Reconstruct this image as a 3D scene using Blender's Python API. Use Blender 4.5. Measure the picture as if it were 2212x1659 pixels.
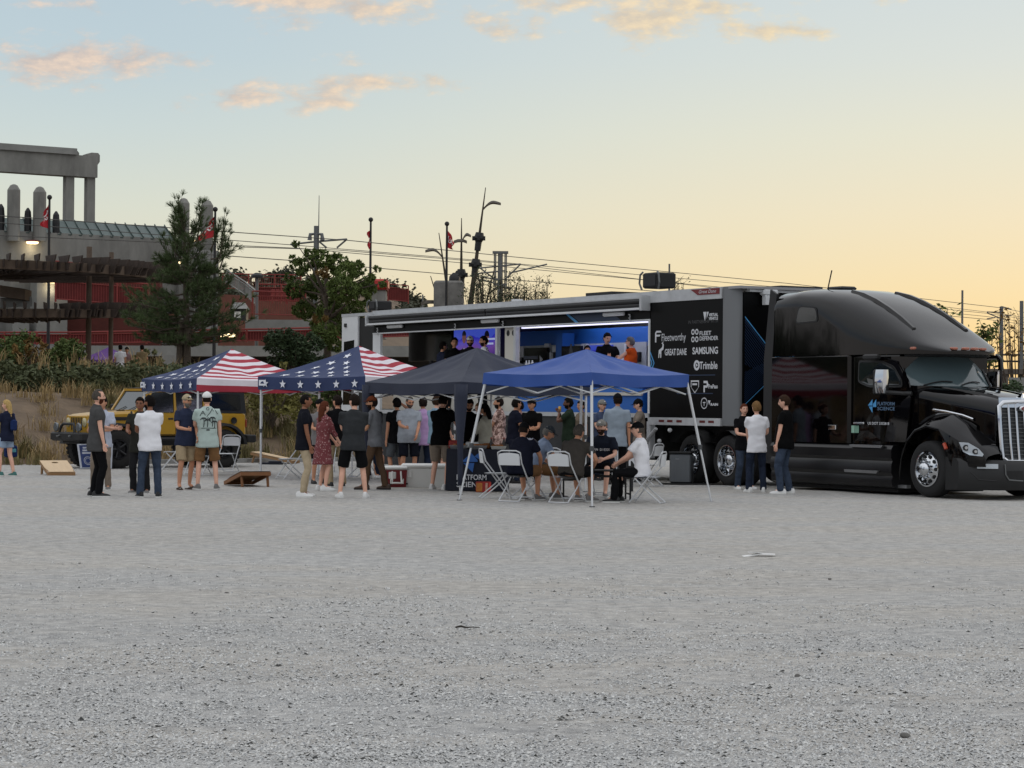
import bpy, bmesh, math, random
import numpy as np
from mathutils import Vector, Matrix, Euler
from mathutils import noise as mnoise

random.seed(7)
RNG = np.random.default_rng(11)
SC = bpy.context.scene
for _o in list(bpy.data.objects):
    bpy.data.objects.remove(_o)
COL = SC.collection

# ------------------------------------------------------------------ camera
F, CX, CY, EYE = 4920.0, 1106.0, 829.5, 1.65
PITCH, ROLL = math.atan(43.5 / F), math.radians(0.45)
cam = bpy.data.cameras.new('camera')
cam.sensor_width = 36.0
cam.lens = 36.0 * F / 2212.0
cam.clip_end = 6000.0
cam_o = bpy.data.objects.new('camera', cam)
COL.objects.link(cam_o)
CAM_R = Matrix.Rotation(math.pi / 2 + PITCH, 3, 'X') @ Matrix.Rotation(ROLL, 3, 'Z')
cam_o.matrix_world = Matrix.Translation((0, 0, EYE)) @ CAM_R.to_4x4()
SC.camera = cam_o

# ------------------------------------------------------------------ view, sky, sun
SC.view_settings.view_transform = 'Standard'
SC.view_settings.look = 'None'
SC.view_settings.gamma = 1.0
SC.view_settings.exposure = 0.0
SC.view_settings.use_curve_mapping = False
SC.cycles.max_bounces = 6
SC.cycles.transparent_max_bounces = 12
SC.cycles.use_denoising = True

def lin(*c):
    if len(c) == 1:
        c = c[0]
    return tuple(((x / 255.0) / 12.92 if x / 255.0 <= 0.04045 else ((x / 255.0 + 0.055) / 1.055) ** 2.4) for x in c)

SUN_EL, SUN_AZ = math.radians(1.2), math.radians(27.0)   # low sun, right of the view

def make_world():
    w = bpy.data.worlds.new('World')
    SC.world = w
    w.use_nodes = True
    nt = w.node_tree
    nt.nodes.clear()
    N = nt.nodes.new
    L = nt.links.new
    def math_(op, a, b=None, c=None, clamp=False):
        n = N('ShaderNodeMath'); n.operation = op; n.use_clamp = clamp
        for i, x in enumerate((a, b, c)):
            if x is None: continue
            if isinstance(x, (int, float)): n.inputs[i].default_value = x
            else: L(x, n.inputs[i])
        return n.outputs[0]
    def mix(f, a, b):
        n = N('ShaderNodeMix'); n.data_type = 'RGBA'
        for k, x in ((0, f), (6, a), (7, b)):
            if isinstance(x, (int, float)): n.inputs[k].default_value = x
            elif isinstance(x, tuple): n.inputs[k].default_value = (*x, 1)
            else: L(x, n.inputs[k])
        return n.outputs[2]
    tc = N('ShaderNodeTexCoord')
    sep = N('ShaderNodeSeparateXYZ'); L(tc.outputs['Generated'], sep.inputs[0])
    X, Y, Z = sep.outputs
    el = math_('ARCSINE', math_('MULTIPLY', Z, 0.9999))
    t = math_('DIVIDE', el, math.radians(90.0))
    t = math_('POWER', math_('MAXIMUM', t, 0.0), 0.5)          # more room for the low sky
    def ramp(stops):
        r = N('ShaderNodeValToRGB'); L(t, r.inputs[0])
        cr = r.color_ramp
        while len(cr.elements) > 1: cr.elements.remove(cr.elements[0])
        for i, (deg, col, k) in enumerate(stops):
            p = (deg / 90.0) ** 0.5
            e = cr.elements[0] if i == 0 else cr.elements.new(p)
            e.position = p
            c = lin(col)
            e.color = (c[0] * k, c[1] * k, c[2] * k, 1)
        return r.outputs[0]
    high = [(16, (204, 210, 216), 1.12), (30, (214, 216, 219), 1.38), (60, (216, 218, 223), 1.5), (90, (216, 218, 224), 1.55)]
    left = ramp([(0, (228, 208, 172), 1), (1.6, (233, 218, 184), 1), (3.0, (228, 221, 196), 1), (4.8, (218, 222, 208), 1), (6.8, (203, 216, 216), 1), (8.6, (191, 209, 217), 1), (10.5, (186, 205, 216), 1)] + high)
    right = ramp([(0, (248, 207, 138), 1), (1.6, (251, 219, 154), 1), (3.0, (247, 226, 178), 1), (4.8, (241, 229, 197), 1), (6.8, (231, 230, 210), 1), (8.6, (220, 226, 220), 1), (10.5, (212, 222, 223), 1)] + high)
    # closeness to the sun's azimuth
    hx = math_('SQRT', math_('ADD', math_('MULTIPLY', X, X), math_('ADD', math_('MULTIPLY', Y, Y), 1e-6)))
    ca = math_('DIVIDE', math_('ADD', math_('MULTIPLY', X, math.sin(SUN_AZ)), math_('MULTIPLY', Y, math.cos(SUN_AZ))), hx)
    mr = N('ShaderNodeMapRange'); mr.interpolation_type = 'SMOOTHSTEP'
    L(ca, mr.inputs[0]); mr.inputs[1].default_value = 0.79; mr.inputs[2].default_value = 1.0
    anti = ramp([(0, (196, 190, 186), 1), (1.6, (204, 200, 198), 1), (4.8, (204, 207, 212), 1), (8.6, (192, 202, 214), 1), (10.5, (190, 202, 216), 1)] + high)
    ar = N('ShaderNodeMapRange'); ar.interpolation_type = 'SMOOTHSTEP'; L(ca, ar.inputs[0]); ar.inputs[1].default_value = 0.45; ar.inputs[2].default_value = 0.76
    base = mix(mr.outputs[0], mix(ar.outputs[0], anti, left), right)
    sky = N('ShaderNodeTexSky'); sky.sky_type = 'NISHITA'; sky.sun_disc = False
    sky.sun_elevation = SUN_EL; sky.sun_rotation = SUN_AZ
    sk = N('ShaderNodeVectorMath'); sk.operation = 'SCALE'; L(sky.outputs[0], sk.inputs[0]); sk.inputs[3].default_value = 0.25
    base = mix(0.03, base, sk.outputs[0])
    # clouds on a distant layer: coordinates u = x/y, v = z/y of the direction
    ys = math_('MAXIMUM', Y, 0.02)
    u = math_('DIVIDE', X, ys); v = math_('DIVIDE', Z, ys)
    comb = N('ShaderNodeCombineXYZ'); L(u, comb.inputs[0]); L(math_('MULTIPLY', v, 2.1), comb.inputs[1])
    def noise(vec, scale, detail, rough):
        n = N('ShaderNodeTexNoise'); n.inputs['Scale'].default_value = scale; n.inputs['Detail'].default_value = detail
        n.inputs['Roughness'].default_value = rough; L(vec, n.inputs['Vector']); return n.outputs[0]
    n1 = noise(comb.outputs[0], 46.0, 9.0, 0.62)
    off = N('ShaderNodeVectorMath'); off.operation = 'ADD'; L(comb.outputs[0], off.inputs[0]); off.inputs[1].default_value = (0.0035, -0.004, 0)
    n2 = noise(off.outputs[0], 46.0, 4.0, 0.55)
    big = None
    # (u, v, half width, half height, strength)
    CL = [(150, 143, 240, 62, 1.0), (285, 120, 70, 40, .65), (660, 6, 270, 60, 1.05), (860, 22, 110, 40, .9), (1395, 30, 160, 72, 1.15), (1230, 0, 190, 34, .75), (1520, 8, 130, 36, .85),
          (1670, 56, 150, 36, .95), (600, 208, 210, 38, .78), (690, 225, 130, 28, .7), (815, 180, 150, 30, .82), (1085, 38, 120, 44, .62), (110, 18, 110, 18, .6), (1800, -60, 220, 60, .8), (760, 138, 90, 20, .45)]
    for (px, py, rx, ry, s) in CL:
        cu, cv = (px - 1106) / F, (873 - py) / F
        a = math_('DIVIDE', math_('SUBTRACT', u, cu), rx / F)
        b = math_('DIVIDE', math_('SUBTRACT', v, cv), ry / F)
        d = math_('SQRT', math_('ADD', math_('MULTIPLY', a, a), math_('MULTIPLY', b, b)))
        m = math_('MULTIPLY', math_('SUBTRACT', 1.0, d), s)
        big = m if big is None else math_('MAXIMUM', big, m)
    # the same kind of cloud carries on over the rest of the sky
    comb3 = N('ShaderNodeCombineXYZ')
    zs = math_('MAXIMUM', Z, 0.03)
    L(math_('DIVIDE', X, zs), comb3.inputs[0]); L(math_('DIVIDE', Y, zs), comb3.inputs[1])
    far = noise(comb3.outputs[0], 0.9, 6.0, 0.6)
    far = math_('MULTIPLY', math_('SUBTRACT', far, 0.60), 5.0)
    upm = N('ShaderNodeMapRange'); L(Z, upm.inputs[0]); upm.inputs[1].default_value = 0.19; upm.inputs[2].default_value = 0.24
    far = math_('SUBTRACT', math_('MULTIPLY', math_('ADD', far, 0.5), upm.outputs[0]), 0.5)
    big = math_('MAXIMUM', math_('MAXIMUM', big, -0.6), far)
    dens = math_('ADD', math_('MULTIPLY', big, 0.75), math_('MULTIPLY', math_('SUBTRACT', n1, 0.52), 2.3))
    dm = N('ShaderNodeMapRange'); dm.interpolation_type = 'SMOOTHSTEP'; L(dens, dm.inputs[0]); dm.inputs[1].default_value = -0.06; dm.inputs[2].default_value = 0.62
    lit = math_('ADD', 0.42, math_('MULTIPLY', math_('SUBTRACT', n1, n2), 4.2), None, True)
    shade_c = mix(mr.outputs[0], lin(202, 186, 178), lin(222, 204, 172))
    lit_c = mix(mr.outputs[0], lin(246, 216, 190), lin(254, 228, 174))
    cc = mix(lit, shade_c, lit_c)
    out = mix(math_('MULTIPLY', dm.outputs[0], 0.78), base, cc)
    bg = N('ShaderNodeBackground'); L(out, bg.inputs[0]); bg.inputs[1].default_value = 1.0
    wo = N('ShaderNodeOutputWorld'); L(bg.outputs[0], wo.inputs[0])
    w.cycles.sampling_method = 'MANUAL'; w.cycles.sample_map_resolution = 1024
make_world()

sun = bpy.data.lights.new('sun', 'SUN')
sun.energy = 0.35
sun.angle = math.radians(12)
sun.color = (1.0, 0.72, 0.42)
sun_o = bpy.data.objects.new('sun', sun)
COL.objects.link(sun_o)
_sd = Vector((math.sin(SUN_AZ) * math.cos(SUN_EL), math.cos(SUN_AZ) * math.cos(SUN_EL), math.sin(SUN_EL)))
sun_o.rotation_euler = (-_sd).to_track_quat('-Z', 'Y').to_euler()
# ------------------------------------------------------------------ helpers
_MR = np.array(CAM_R)
_EYE = np.array([0, 0, EYE])
def ray(x, y):
    return _MR @ np.array([(x - CX) / F, -(y - CY) / F, -1.0])
def W(x, y, Y):
    """the point of the place seen at photo position (x, y), Y metres away"""
    r = ray(x, y); return Vector(_EYE + r * (Y / r[1]))
def G(x, y, z=0.0):
    """the point of the place seen at photo position (x, y), z metres above the lot"""
    r = ray(x, y); return Vector(_EYE + r * ((z - EYE) / r[2]))
def PXM(Y): return Y / F          # metres per photo unit at distance Y

_mats = {}
def mat(name, col, rough=0.7, metal=0.0, var=0.0, scale=8.0, bump=0.0, bscale=40.0, spec=0.5, coat=0.0, emit=None, estr=0.0, alpha=1.0, stretch=None, trans=0.0):
    """procedural principled material; col is an sRGB (0-255) surface colour"""
    if name in _mats: return _mats[name]
    m = bpy.data.materials.new(name); m.use_nodes = True
    nt = m.node_tree; b = nt.nodes['Principled BSDF']
    c = lin(col)
    b.inputs['Base Color'].default_value = (*c, 1)
    b.inputs['Roughness'].default_value = rough
    b.inputs['Metallic'].default_value = metal
    b.inputs['Specular IOR Level'].default_value = spec
    b.inputs['Coat Weight'].default_value = coat
    b.inputs['Coat Roughness'].default_value = 0.04
    b.inputs['Transmission Weight'].default_value = trans
    if alpha < 1: b.inputs['Alpha'].default_value = alpha
    if emit is not None:
        b.inputs['Emission Color'].default_value = (*lin(emit), 1); b.inputs['Emission Strength'].default_value = estr
    if var or bump:
        tc = nt.nodes.new('ShaderNodeTexCoord'); vec = tc.outputs['Object']
        if stretch:
            mp = nt.nodes.new('ShaderNodeMapping'); mp.inputs['Scale'].default_value = stretch
            nt.links.new(vec, mp.inputs[0]); vec = mp.outputs[0]
        if var:
            n = nt.nodes.new('ShaderNodeTexNoise'); n.inputs['Scale'].default_value = scale; n.inputs['Detail'].default_value = 6
            n.inputs['Roughness'].default_value = 0.65
            nt.links.new(vec, n.inputs['Vector'])
            r = nt.nodes.new('ShaderNodeValToRGB')
            r.color_ramp.elements[0].position = 0.3; r.color_ramp.elements[1].position = 0.7
            r.color_ramp.elements[0].color = (*[max(0, x * (1 - var)) for x in c], 1)
            r.color_ramp.elements[1].color = (*[min(1, x * (1 + var)) for x in c], 1)
            nt.links.new(n.outputs[0], r.inputs[0]); nt.links.new(r.outputs[0], b.inputs['Base Color'])
        if bump:
            n = nt.nodes.new('ShaderNodeTexNoise'); n.inputs['Scale'].default_value = bscale; n.inputs['Detail'].default_value = 5
            nt.links.new(vec, n.inputs['Vector'])
            bp = nt.nodes.new('ShaderNodeBump'); bp.inputs['Strength'].default_value = bump; bp.inputs['Distance'].default_value = 0.02
            nt.links.new(n.outputs[0], bp.inputs['Height']); nt.links.new(bp.outputs[0], b.inputs['Normal'])
    _mats[name] = m
    return m

def tag(o, label=None, cat=None, group=None, kind=None):
    if label: o['label'] = label
    if cat: o['category'] = cat
    if group: o['group'] = group
    if kind: o['kind'] = kind
    return o
def empty(name, loc=(0, 0, 0), rz=0.0, label=None, cat=None, group=None):
    o = bpy.data.objects.new(name, None); COL.objects.link(o)
    o.location = loc; o.rotation_euler = (0, 0, rz); o.empty_display_size = 0.2
    return tag(o, label, cat, group)
def link(name, me, parent=None):
    o = bpy.data.objects.new(name, me); COL.objects.link(o)
    if parent is not None: o.parent = parent
    return o
def copy_tree(o, parent=None):
    c = o.copy(); COL.objects.link(c)
    if parent is not None: c.parent = parent
    for ch in o.children: copy_tree(ch, c)
    return c
def aslist(m): return m if isinstance(m, (list, tuple)) else [m]

class MB:
    """collects simple shapes and links them as ONE mesh object"""
    def __init__(s): s.v = []; s.f = []; s.mi = []
    def add(s, vs, fs, m=0):
        k = len(s.v); s.v.extend([tuple(p) for p in vs]); s.f.extend([tuple(i + k for i in f) for f in fs]); s.mi.extend([m] * len(fs)); return s
    def box(s, c, d, m=0, R=None, taper=1.0):
        x, y, z = d[0] / 2, d[1] / 2, d[2] / 2; t = taper
        vs = [Vector(p) for p in ((-x, -y, -z), (x, -y, -z), (x, y, -z), (-x, y, -z), (-x * t, -y * t, z), (x * t, -y * t, z), (x * t, y * t, z), (-x * t, y * t, z))]
        if R is not None: vs = [R @ p for p in vs]
        c = Vector(c)
        return s.add([p + c for p in vs], [(3, 2, 1, 0), (4, 5, 6, 7), (0, 1, 5, 4), (1, 2, 6, 5), (2, 3, 7, 6), (3, 0, 4, 7)], m)
    def bbox(s, a, b, m=0):
        return s.box([(a[i] + b[i]) / 2 for i in range(3)], [abs(b[i] - a[i]) for i in range(3)], m)
    def rbox(s, a, b, r=0.02, m=0):
        """box with chamfered edges"""
        x0, y0, z0 = a; x1, y1, z1 = b
        rings = []
        for (z, q) in ((z0, r), (z0 + r, 0), (z1 - r, 0), (z1, r)):
            X0, X1, Y0, Y1 = x0 + q, x1 - q, y0 + q, y1 - q
            rings.append([(X0 + r, Y0, z), (X1 - r, Y0, z), (X1, Y0 + r, z), (X1, Y1 - r, z), (X1 - r, Y1, z), (X0 + r, Y1, z), (X0, Y1 - r, z), (X0, Y0 + r, z)])
        return s.loft(rings, m)
    def loft(s, rings, m=0, cap=True, closed=True):
        n = len(rings[0]); vs = [p for r in rings for p in r]; fs = []
        for i in range(len(rings) - 1):
            for j in range(n if closed else n - 1):
                a, b = i * n + j, i * n + (j + 1) % n
                fs.append((a, b, b + n, a + n))
        if cap and closed:
            fs.append(tuple(range(n - 1, -1, -1))); k = (len(rings) - 1) * n
            fs.append(tuple(k + j for j in range(n)))
        return s.add(vs, fs, m)
    def tube(s, pts, r, n=8, m=0, cap=True, flat=None):
        pts = [Vector(p) for p in pts]
        rs = r if isinstance(r, (list, tuple)) else [r] * len(pts)
        rings = []; ref = None
        for i, p in enumerate(pts):
            t = (pts[min(i + 1, len(pts) - 1)] - pts[max(i - 1, 0)])
            t = t.normalized() if t.length > 1e-9 else Vector((0, 0, 1))
            if ref is None: ref = Vector((0, 0, 1)) if abs(t.z) < 0.9 else Vector((1, 0, 0))
            a = t.cross(ref); a = a.normalized() if a.length > 1e-6 else t.orthogonal().normalized()
            b = t.cross(a); ref = a.cross(t)
            if ref.length < 1e-6: ref = Vector((0, 0, 1))
            ry = rs[i] if flat is None else rs[i] * flat
            rings.append([p + a * (rs[i] * math.cos(2 * math.pi * k / n)) + b * (ry * math.sin(2 * math.pi * k / n)) for k in range(n)])
        return s.loft(rings, m, cap)
    def cyl(s, a, b, r, n=12, m=0): return s.tube([a, b], r, n, m)
    def lathe(s, prof, n=24, M=None, m=0, cap=False):
        """profile of (radius, height) around local z, placed by matrix M"""
        rings = []
        for (r, z) in prof:
            ring = [Vector((r * math.cos(2 * math.pi * k / n), r * math.sin(2 * math.pi * k / n), z)) for k in range(n)]
            rings.append([M @ p for p in ring] if M is not None else ring)
        return s.loft(rings, m, cap)
    def grid(s, P, m=0, mfun=None):
        """P[i][j] points"""
        a, b = len(P), len(P[0]); k = len(s.v)
        s.v.extend([tuple(p) for r in P for p in r])
        for i in range(a - 1):
            for j in range(b - 1):
                s.f.append((k + i * b + j, k + i * b + j + 1, k + (i + 1) * b + j + 1, k + (i + 1) * b + j)); s.mi.append(mfun(i, j) if mfun else m)
        return s
    def poly(s, pts, d, m=0):
        """flat outline extruded along vector d"""
        n = len(pts); d = Vector(d); P = [Vector(p) for p in pts]
        vs = P + [p + d for p in P]
        fs = [tuple(range(n - 1, -1, -1)), tuple(range(n, 2 * n))] + [(i, (i + 1) % n, n + (i + 1) % n, n + i) for i in range(n)]
        return s.add(vs, fs, m)
    def sphere(s, c, r, nu=12, nv=8, m=0):
        c = Vector(c); rx, ry, rz = r if isinstance(r, (list, tuple)) else (r, r, r)
        rings = []
        for i in range(nv + 1):
            th = math.pi * i / nv; q = max(math.sin(th), 1e-3)
            rings.append([c + Vector((rx * q * math.cos(2 * math.pi * k / nu), ry * q * math.sin(2 * math.pi * k / nu), -rz * math.cos(th))) for k in range(nu)])
        return s.loft(rings, m, True)
    def xform(s, M, start=0):
        for i in range(start, len(s.v)): s.v[i] = tuple(M @ Vector(s.v[i]))
        return s
    def mesh(s, name, mats, smooth=False, angle=None, fixn=True):
        me = bpy.data.meshes.new(name)
        me.from_pydata(s.v, [], s.f)
        for m in aslist(mats): me.materials.append(m)
        me.polygons.foreach_set('material_index', s.mi)
        if fixn:
            bm = bmesh.new(); bm.from_mesh(me); bmesh.ops.recalc_face_normals(bm, faces=bm.faces); bm.to_mesh(me); bm.free()
        if smooth:
            me.polygons.foreach_set('use_smooth', [True] * len(me.polygons))
            if angle: me.set_sharp_from_angle(angle=math.radians(angle))
        me.update()
        return me
    def build(s, name, mats, parent=None, smooth=False, angle=40, fixn=True):
        return link(name, s.mesh(name, mats, smooth, angle, fixn), parent)

def quad_mesh(name, V, m, nper=4):
    """V: (n, nper, 3) array of separate small faces, fast"""
    V = np.asarray(V, dtype=np.float32); n = V.shape[0]
    me = bpy.data.meshes.new(name)
    me.vertices.add(n * nper); me.loops.add(n * nper); me.polygons.add(n)
    me.vertices.foreach_set('co', V.reshape(-1))
    me.loops.foreach_set('vertex_index', np.arange(n * nper, dtype=np.int32))
    me.polygons.foreach_set('loop_start', np.arange(0, n * nper, nper, dtype=np.int32))
    for k in aslist(m): me.materials.append(k)
    me.update(calc_edges=True)
    return me
def norm(a): return a / np.maximum(np.linalg.norm(a, axis=-1, keepdims=True), 1e-9)
def leaf_quads(C, size, aspect=0.5, droop=0.3, rng=RNG, D=None):
    """leaf-shaped quads at centres C"""
    n = len(C)
    D = norm(rng.normal(size=(n, 3)) * (1, 1, .6) - (0, 0, droop)) if D is None else norm(D)
    R = norm(np.cross(D, rng.normal(size=(n, 3))))
    s = size * rng.uniform(.6, 1.25, size=(n, 1))
    w = R * s * aspect
    d = D * s
    return np.stack([C - d, C + w - d * .1, C + d, C - w - d * .1], axis=1)

_txt = {}
def text_mesh(txt, size, mats, depth=0.0, align='CENTER', sx=1.0, spacing=1.0, bold=0.0, shear=0.0):
    cu = bpy.data.curves.new('lettering', 'FONT'); cu.body = txt; cu.size = size; cu.extrude = depth; cu.align_x = align; cu.align_y = 'CENTER'
    cu.space_character = spacing; cu.offset = bold; cu.resolution_u = 3; cu.shear = shear
    o = bpy.data.objects.new('lettering', cu)
    COL.objects.link(o)
    me = bpy.data.meshes.new_from_object(o)
    bpy.data.objects.remove(o); bpy.data.curves.remove(cu)
    if sx != 1.0: me.transform(Matrix.Diagonal((sx, 1, 1, 1)))
    me.materials.clear()
    for m in aslist(mats): me.materials.append(m)
    return me
def put_text(name, txt, size, m, parent, loc, X, Up, fit=None, align='CENTER', **kw):
    """lettering as thin geometry; X = reading direction, Up = up direction; fit = width in metres"""
    me = text_mesh(txt, size, m, align=align, **kw)
    xs = [v.co.x for v in me.vertices]
    if fit and xs:
        me.transform(Matrix.Diagonal((fit / (max(xs) - min(xs)), 1, 1, 1)))
    X = Vector(X).normalized(); Up = Vector(Up).normalized(); Nn = X.cross(Up)
    M = Matrix((X, Up, Nn)).transposed().to_4x4(); M.translation = Vector(loc)
    me.transform(M)
    return link(name, me, parent)
# ================================================================== ground
P0, TT = Vector((-12.5, 57.8)), Vector((0.745, 0.667))
NN = Vector((-0.667, 0.745))
def sstep(a, b, x):
    t = min(1, max(0, (x - a) / (b - a))); return t * t * (3 - 2 * t)
def bank_s(x, y):
    d = Vector((x, y)) - P0
    return max(d.dot(NN), y - 72.0)
def bank_h(x, y):
    s = bank_s(x, y)
    if s <= 0: return -0.15
    h = 1.85 * sstep(-.5, 7.5, s) + 0.15 * sstep(22, 48, s) - 0.15 * (1 - sstep(0, 1.2, s))
    h += (mnoise.noise((x * .5, y * .5, 3)) * .16 + mnoise.noise((x * 1.7, y * 1.7, 9)) * .06) * sstep(0, 2, s)
    return h

def gravel_material():
    m = bpy.data.materials.new('gravel'); m.use_nodes = True
    nt = m.node_tree; b = nt.nodes['Principled BSDF']; b.inputs['Roughness'].default_value = 0.95; b.inputs['Specular IOR Level'].default_value = 0.2
    N, L = nt.nodes.new, nt.links.new
    tc = N('ShaderNodeTexCoord'); P = tc.outputs['Object']
    def noise(scale, detail=5, rough=.6, vec=P, dist=0.0):
        n = N('ShaderNodeTexNoise'); n.inputs['Scale'].default_value = scale; n.inputs['Detail'].default_value = detail; n.inputs['Roughness'].default_value = rough; n.inputs['Distortion'].default_value = dist
        L(vec, n.inputs['Vector']); return n.outputs[0]
    def ramp(f, st):
        r = N('ShaderNodeValToRGB'); L(f, r.inputs[0])
        while len(r.color_ramp.elements) > 1: r.color_ramp.elements.remove(r.color_ramp.elements[0])
        for i, (p, c) in enumerate(st):
            e = r.color_ramp.elements[0] if i == 0 else r.color_ramp.elements.new(p)
            e.position = p; e.color = (*lin(c), 1)
        return r.outputs[0]
    def mix(f, a, c, mode='MIX'):
        n = N('ShaderNodeMix'); n.data_type = 'RGBA'; n.blend_type = mode
        if isinstance(f, float): n.inputs[0].default_value = f
        else: L(f, n.inputs[0])
        L(a, n.inputs[6]); L(c, n.inputs[7]); return n.outputs[2]
    vo = N('ShaderNodeTexVoronoi'); vo.inputs['Scale'].default_value = 62; L(P, vo.inputs['Vector'])
    sep = N('ShaderNodeSeparateColor'); L(vo.outputs['Color'], sep.inputs[0])
    stones = ramp(sep.outputs[0], [(0, (112, 114, 115)), (.25, (154, 157, 160)), (.6, (178, 180, 182)), (.9, (200, 200, 197)), (1, (214, 212, 206))])
    vo2 = N('ShaderNodeTexVoronoi'); vo2.inputs['Scale'].default_value = 23; L(P, vo2.inputs['Vector'])
    sep2 = N('ShaderNodeSeparateColor'); L(vo2.outputs['Color'], sep2.inputs[0])
    clump = ramp(sep2.outputs[1], [(0, (126, 130, 134)), (.5, (158, 162, 166)), (1, (190, 191, 190))])
    stones = mix(0.45, stones, clump)
    mid = ramp(noise(11, 7, .75), [(.36, (104, 107, 110)), (.5, (176, 177, 177)), (.64, (228, 227, 222))])
    stones = mix(0.5, stones, mid)
    # fine pale dust lies in drifts along the tyre tracks
    mp = N('ShaderNodeMapping'); mp.inputs['Rotation'].default_value = (0, 0, math.radians(-14)); mp.inputs['Scale'].default_value = (.55, 1.5, 1); L(P, mp.inputs[0])
    d = noise(.42, 7, .66, mp.outputs[0], .6)
    dust_f = ramp(d, [(.40, (0, 0, 0)), (.60, (235, 235, 235))])
    dust = ramp(noise(30, 4), [(.3, (168, 158, 142)), (.7, (204, 193, 176))])
    col = mix(dust_f, stones, dust)
    big = ramp(noise(.16, 4, .6, mp.outputs[0]), [(.3, (128, 128, 130)), (.7, (196, 194, 190))])
    col = mix(.35, col, big)
    st_ = N('ShaderNodeMapping'); st_.inputs['Scale'].default_value = (1.0, 1.15, 1); L(P, st_.inputs[0])
    pit = ramp(noise(5.5, 9, .84, st_.outputs[0]), [(.36, (128, 127, 126)), (.5, (190, 188, 183)), (.64, (232, 229, 221))])
    col = mix(.55, col, pit)
    L(col, b.inputs['Base Color'])
    bp = N('ShaderNodeBump'); bp.inputs['Strength'].default_value = .9; bp.inputs['Distance'].default_value = .02
    ed = N('ShaderNodeMath'); ed.operation = 'MULTIPLY_ADD'; L(noise(9, 6, .7), ed.inputs[0]); ed.inputs[1].default_value = 2.2
    L(vo.outputs['Distance'], ed.inputs[2])
    L(ed.outputs[0], bp.inputs['Height']); L(bp.outputs[0], b.inputs['Normal'])
    return m

def ground_h(x, y):
    """almost level lot with very shallow ruts"""
    if y > 66 or y < 2: return 0.0
    return .018 * mnoise.noise((x * .25, y * .55, 1)) + .010 * mnoise.noise((x * 1.1, y * 1.6, 5))
b = MB()
xs = [-900, -300, -120, -50] + [-26 + .5 * i for i in range(105)] + [50, 120, 300, 900]
ys = [-300, -60, -10, 2] + [5 + .5 * i for i in range(125)] + [75, 110, 200, 500, 2500]
b.grid([[(x, y, ground_h(x, y)) for x in xs] for y in ys])
tag(b.build('gravel_lot', gravel_material(), None, True, None), kind='structure')

def pebbles():
    n = 250000
    u = RNG.random(n); y0, y1 = 8.6, 40.0
    y = 1 / (1 / y0 - u * (1 / y0 - 1 / y1))
    x = RNG.uniform(-1, 1, n) * (.25 * y + .6)
    keep = np.array([mnoise.noise((a * .5, c * .9, 2.0)) + mnoise.noise((a * 1.7, c * 2.4, 7.)) * .7 for a, c in zip(x, y)]) + RNG.normal(0, .3, n) > -.34 + 2.6 * np.clip((y - 15) / 25, 0, 1)
    x, y = x[keep], y[keep]; n = len(x)
    r = RNG.lognormal(math.log(.0069), .40, n).clip(.003, .024)
    base = np.array([(1, 0, 0), (-1, 0, 0), (0, 1, 0), (0, -1, 0), (0, 0, 1), (0, 0, -1)], float)
    tri = np.array([(0, 2, 4), (2, 1, 4), (1, 3, 4), (3, 0, 4)])   # the buried underside is left off
    V = base[None] * (1 + RNG.uniform(-.3, .3, (n, 6, 1)))
    ang = RNG.uniform(0, 6.28, n); tilt = RNG.uniform(-.7, .7, n)
    sc = np.stack([np.ones(n) * 1.25, RNG.uniform(.6, 1, n), RNG.uniform(.4, .75, n)], 1)
    V = V * sc[:, None, :]
    ct, st = np.cos(tilt), np.sin(tilt)
    Vx = V[..., 0] * ct[:, None] - V[..., 2] * st[:, None]; Vz = V[..., 0] * st[:, None] + V[..., 2] * ct[:, None]
    ca, sa = np.cos(ang), np.sin(ang)
    X = Vx * ca[:, None] - V[..., 1] * sa[:, None]; Y = Vx * sa[:, None] + V[..., 1] * ca[:, None]
    gz = np.array([ground_h(a, c) for a, c in zip(x, y)])
    P = np.stack([X * r[:, None] + x[:, None], Y * r[:, None] + y[:, None], Vz * r[:, None] + (r * .12)[:, None] + gz[:, None]], -1)
    V4 = P[:, tri, :].reshape(-1, 3, 3)
    m = bpy.data.materials.new('loose_stone'); m.use_nodes = True
    nt = m.node_tree; bs = nt.nodes['Principled BSDF']; bs.inputs['Roughness'].default_value = .9
    tc = nt.nodes.new('ShaderNodeTexCoord'); wn = nt.nodes.new('ShaderNodeTexNoise'); wn.inputs['Scale'].default_value = 70; wn.inputs['Detail'].default_value = 2
    nt.links.new(tc.outputs['Object'], wn.inputs['Vector'])
    rp = nt.nodes.new('ShaderNodeValToRGB'); nt.links.new(wn.outputs[0], rp.inputs[0])
    rp.color_ramp.elements[0].color = (*lin(134, 136, 138), 1); rp.color_ramp.elements[1].color = (*lin(222, 221, 216), 1)
    rp.color_ramp.elements[0].position = .32; rp.color_ramp.elements[1].position = .68
    nt.links.new(rp.outputs[0], bs.inputs['Base Color'])
    o = link('gravel_stones', quad_mesh('gravel_stones', V4, m, 3)); tag(o, kind='stuff')
pebbles()
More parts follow.
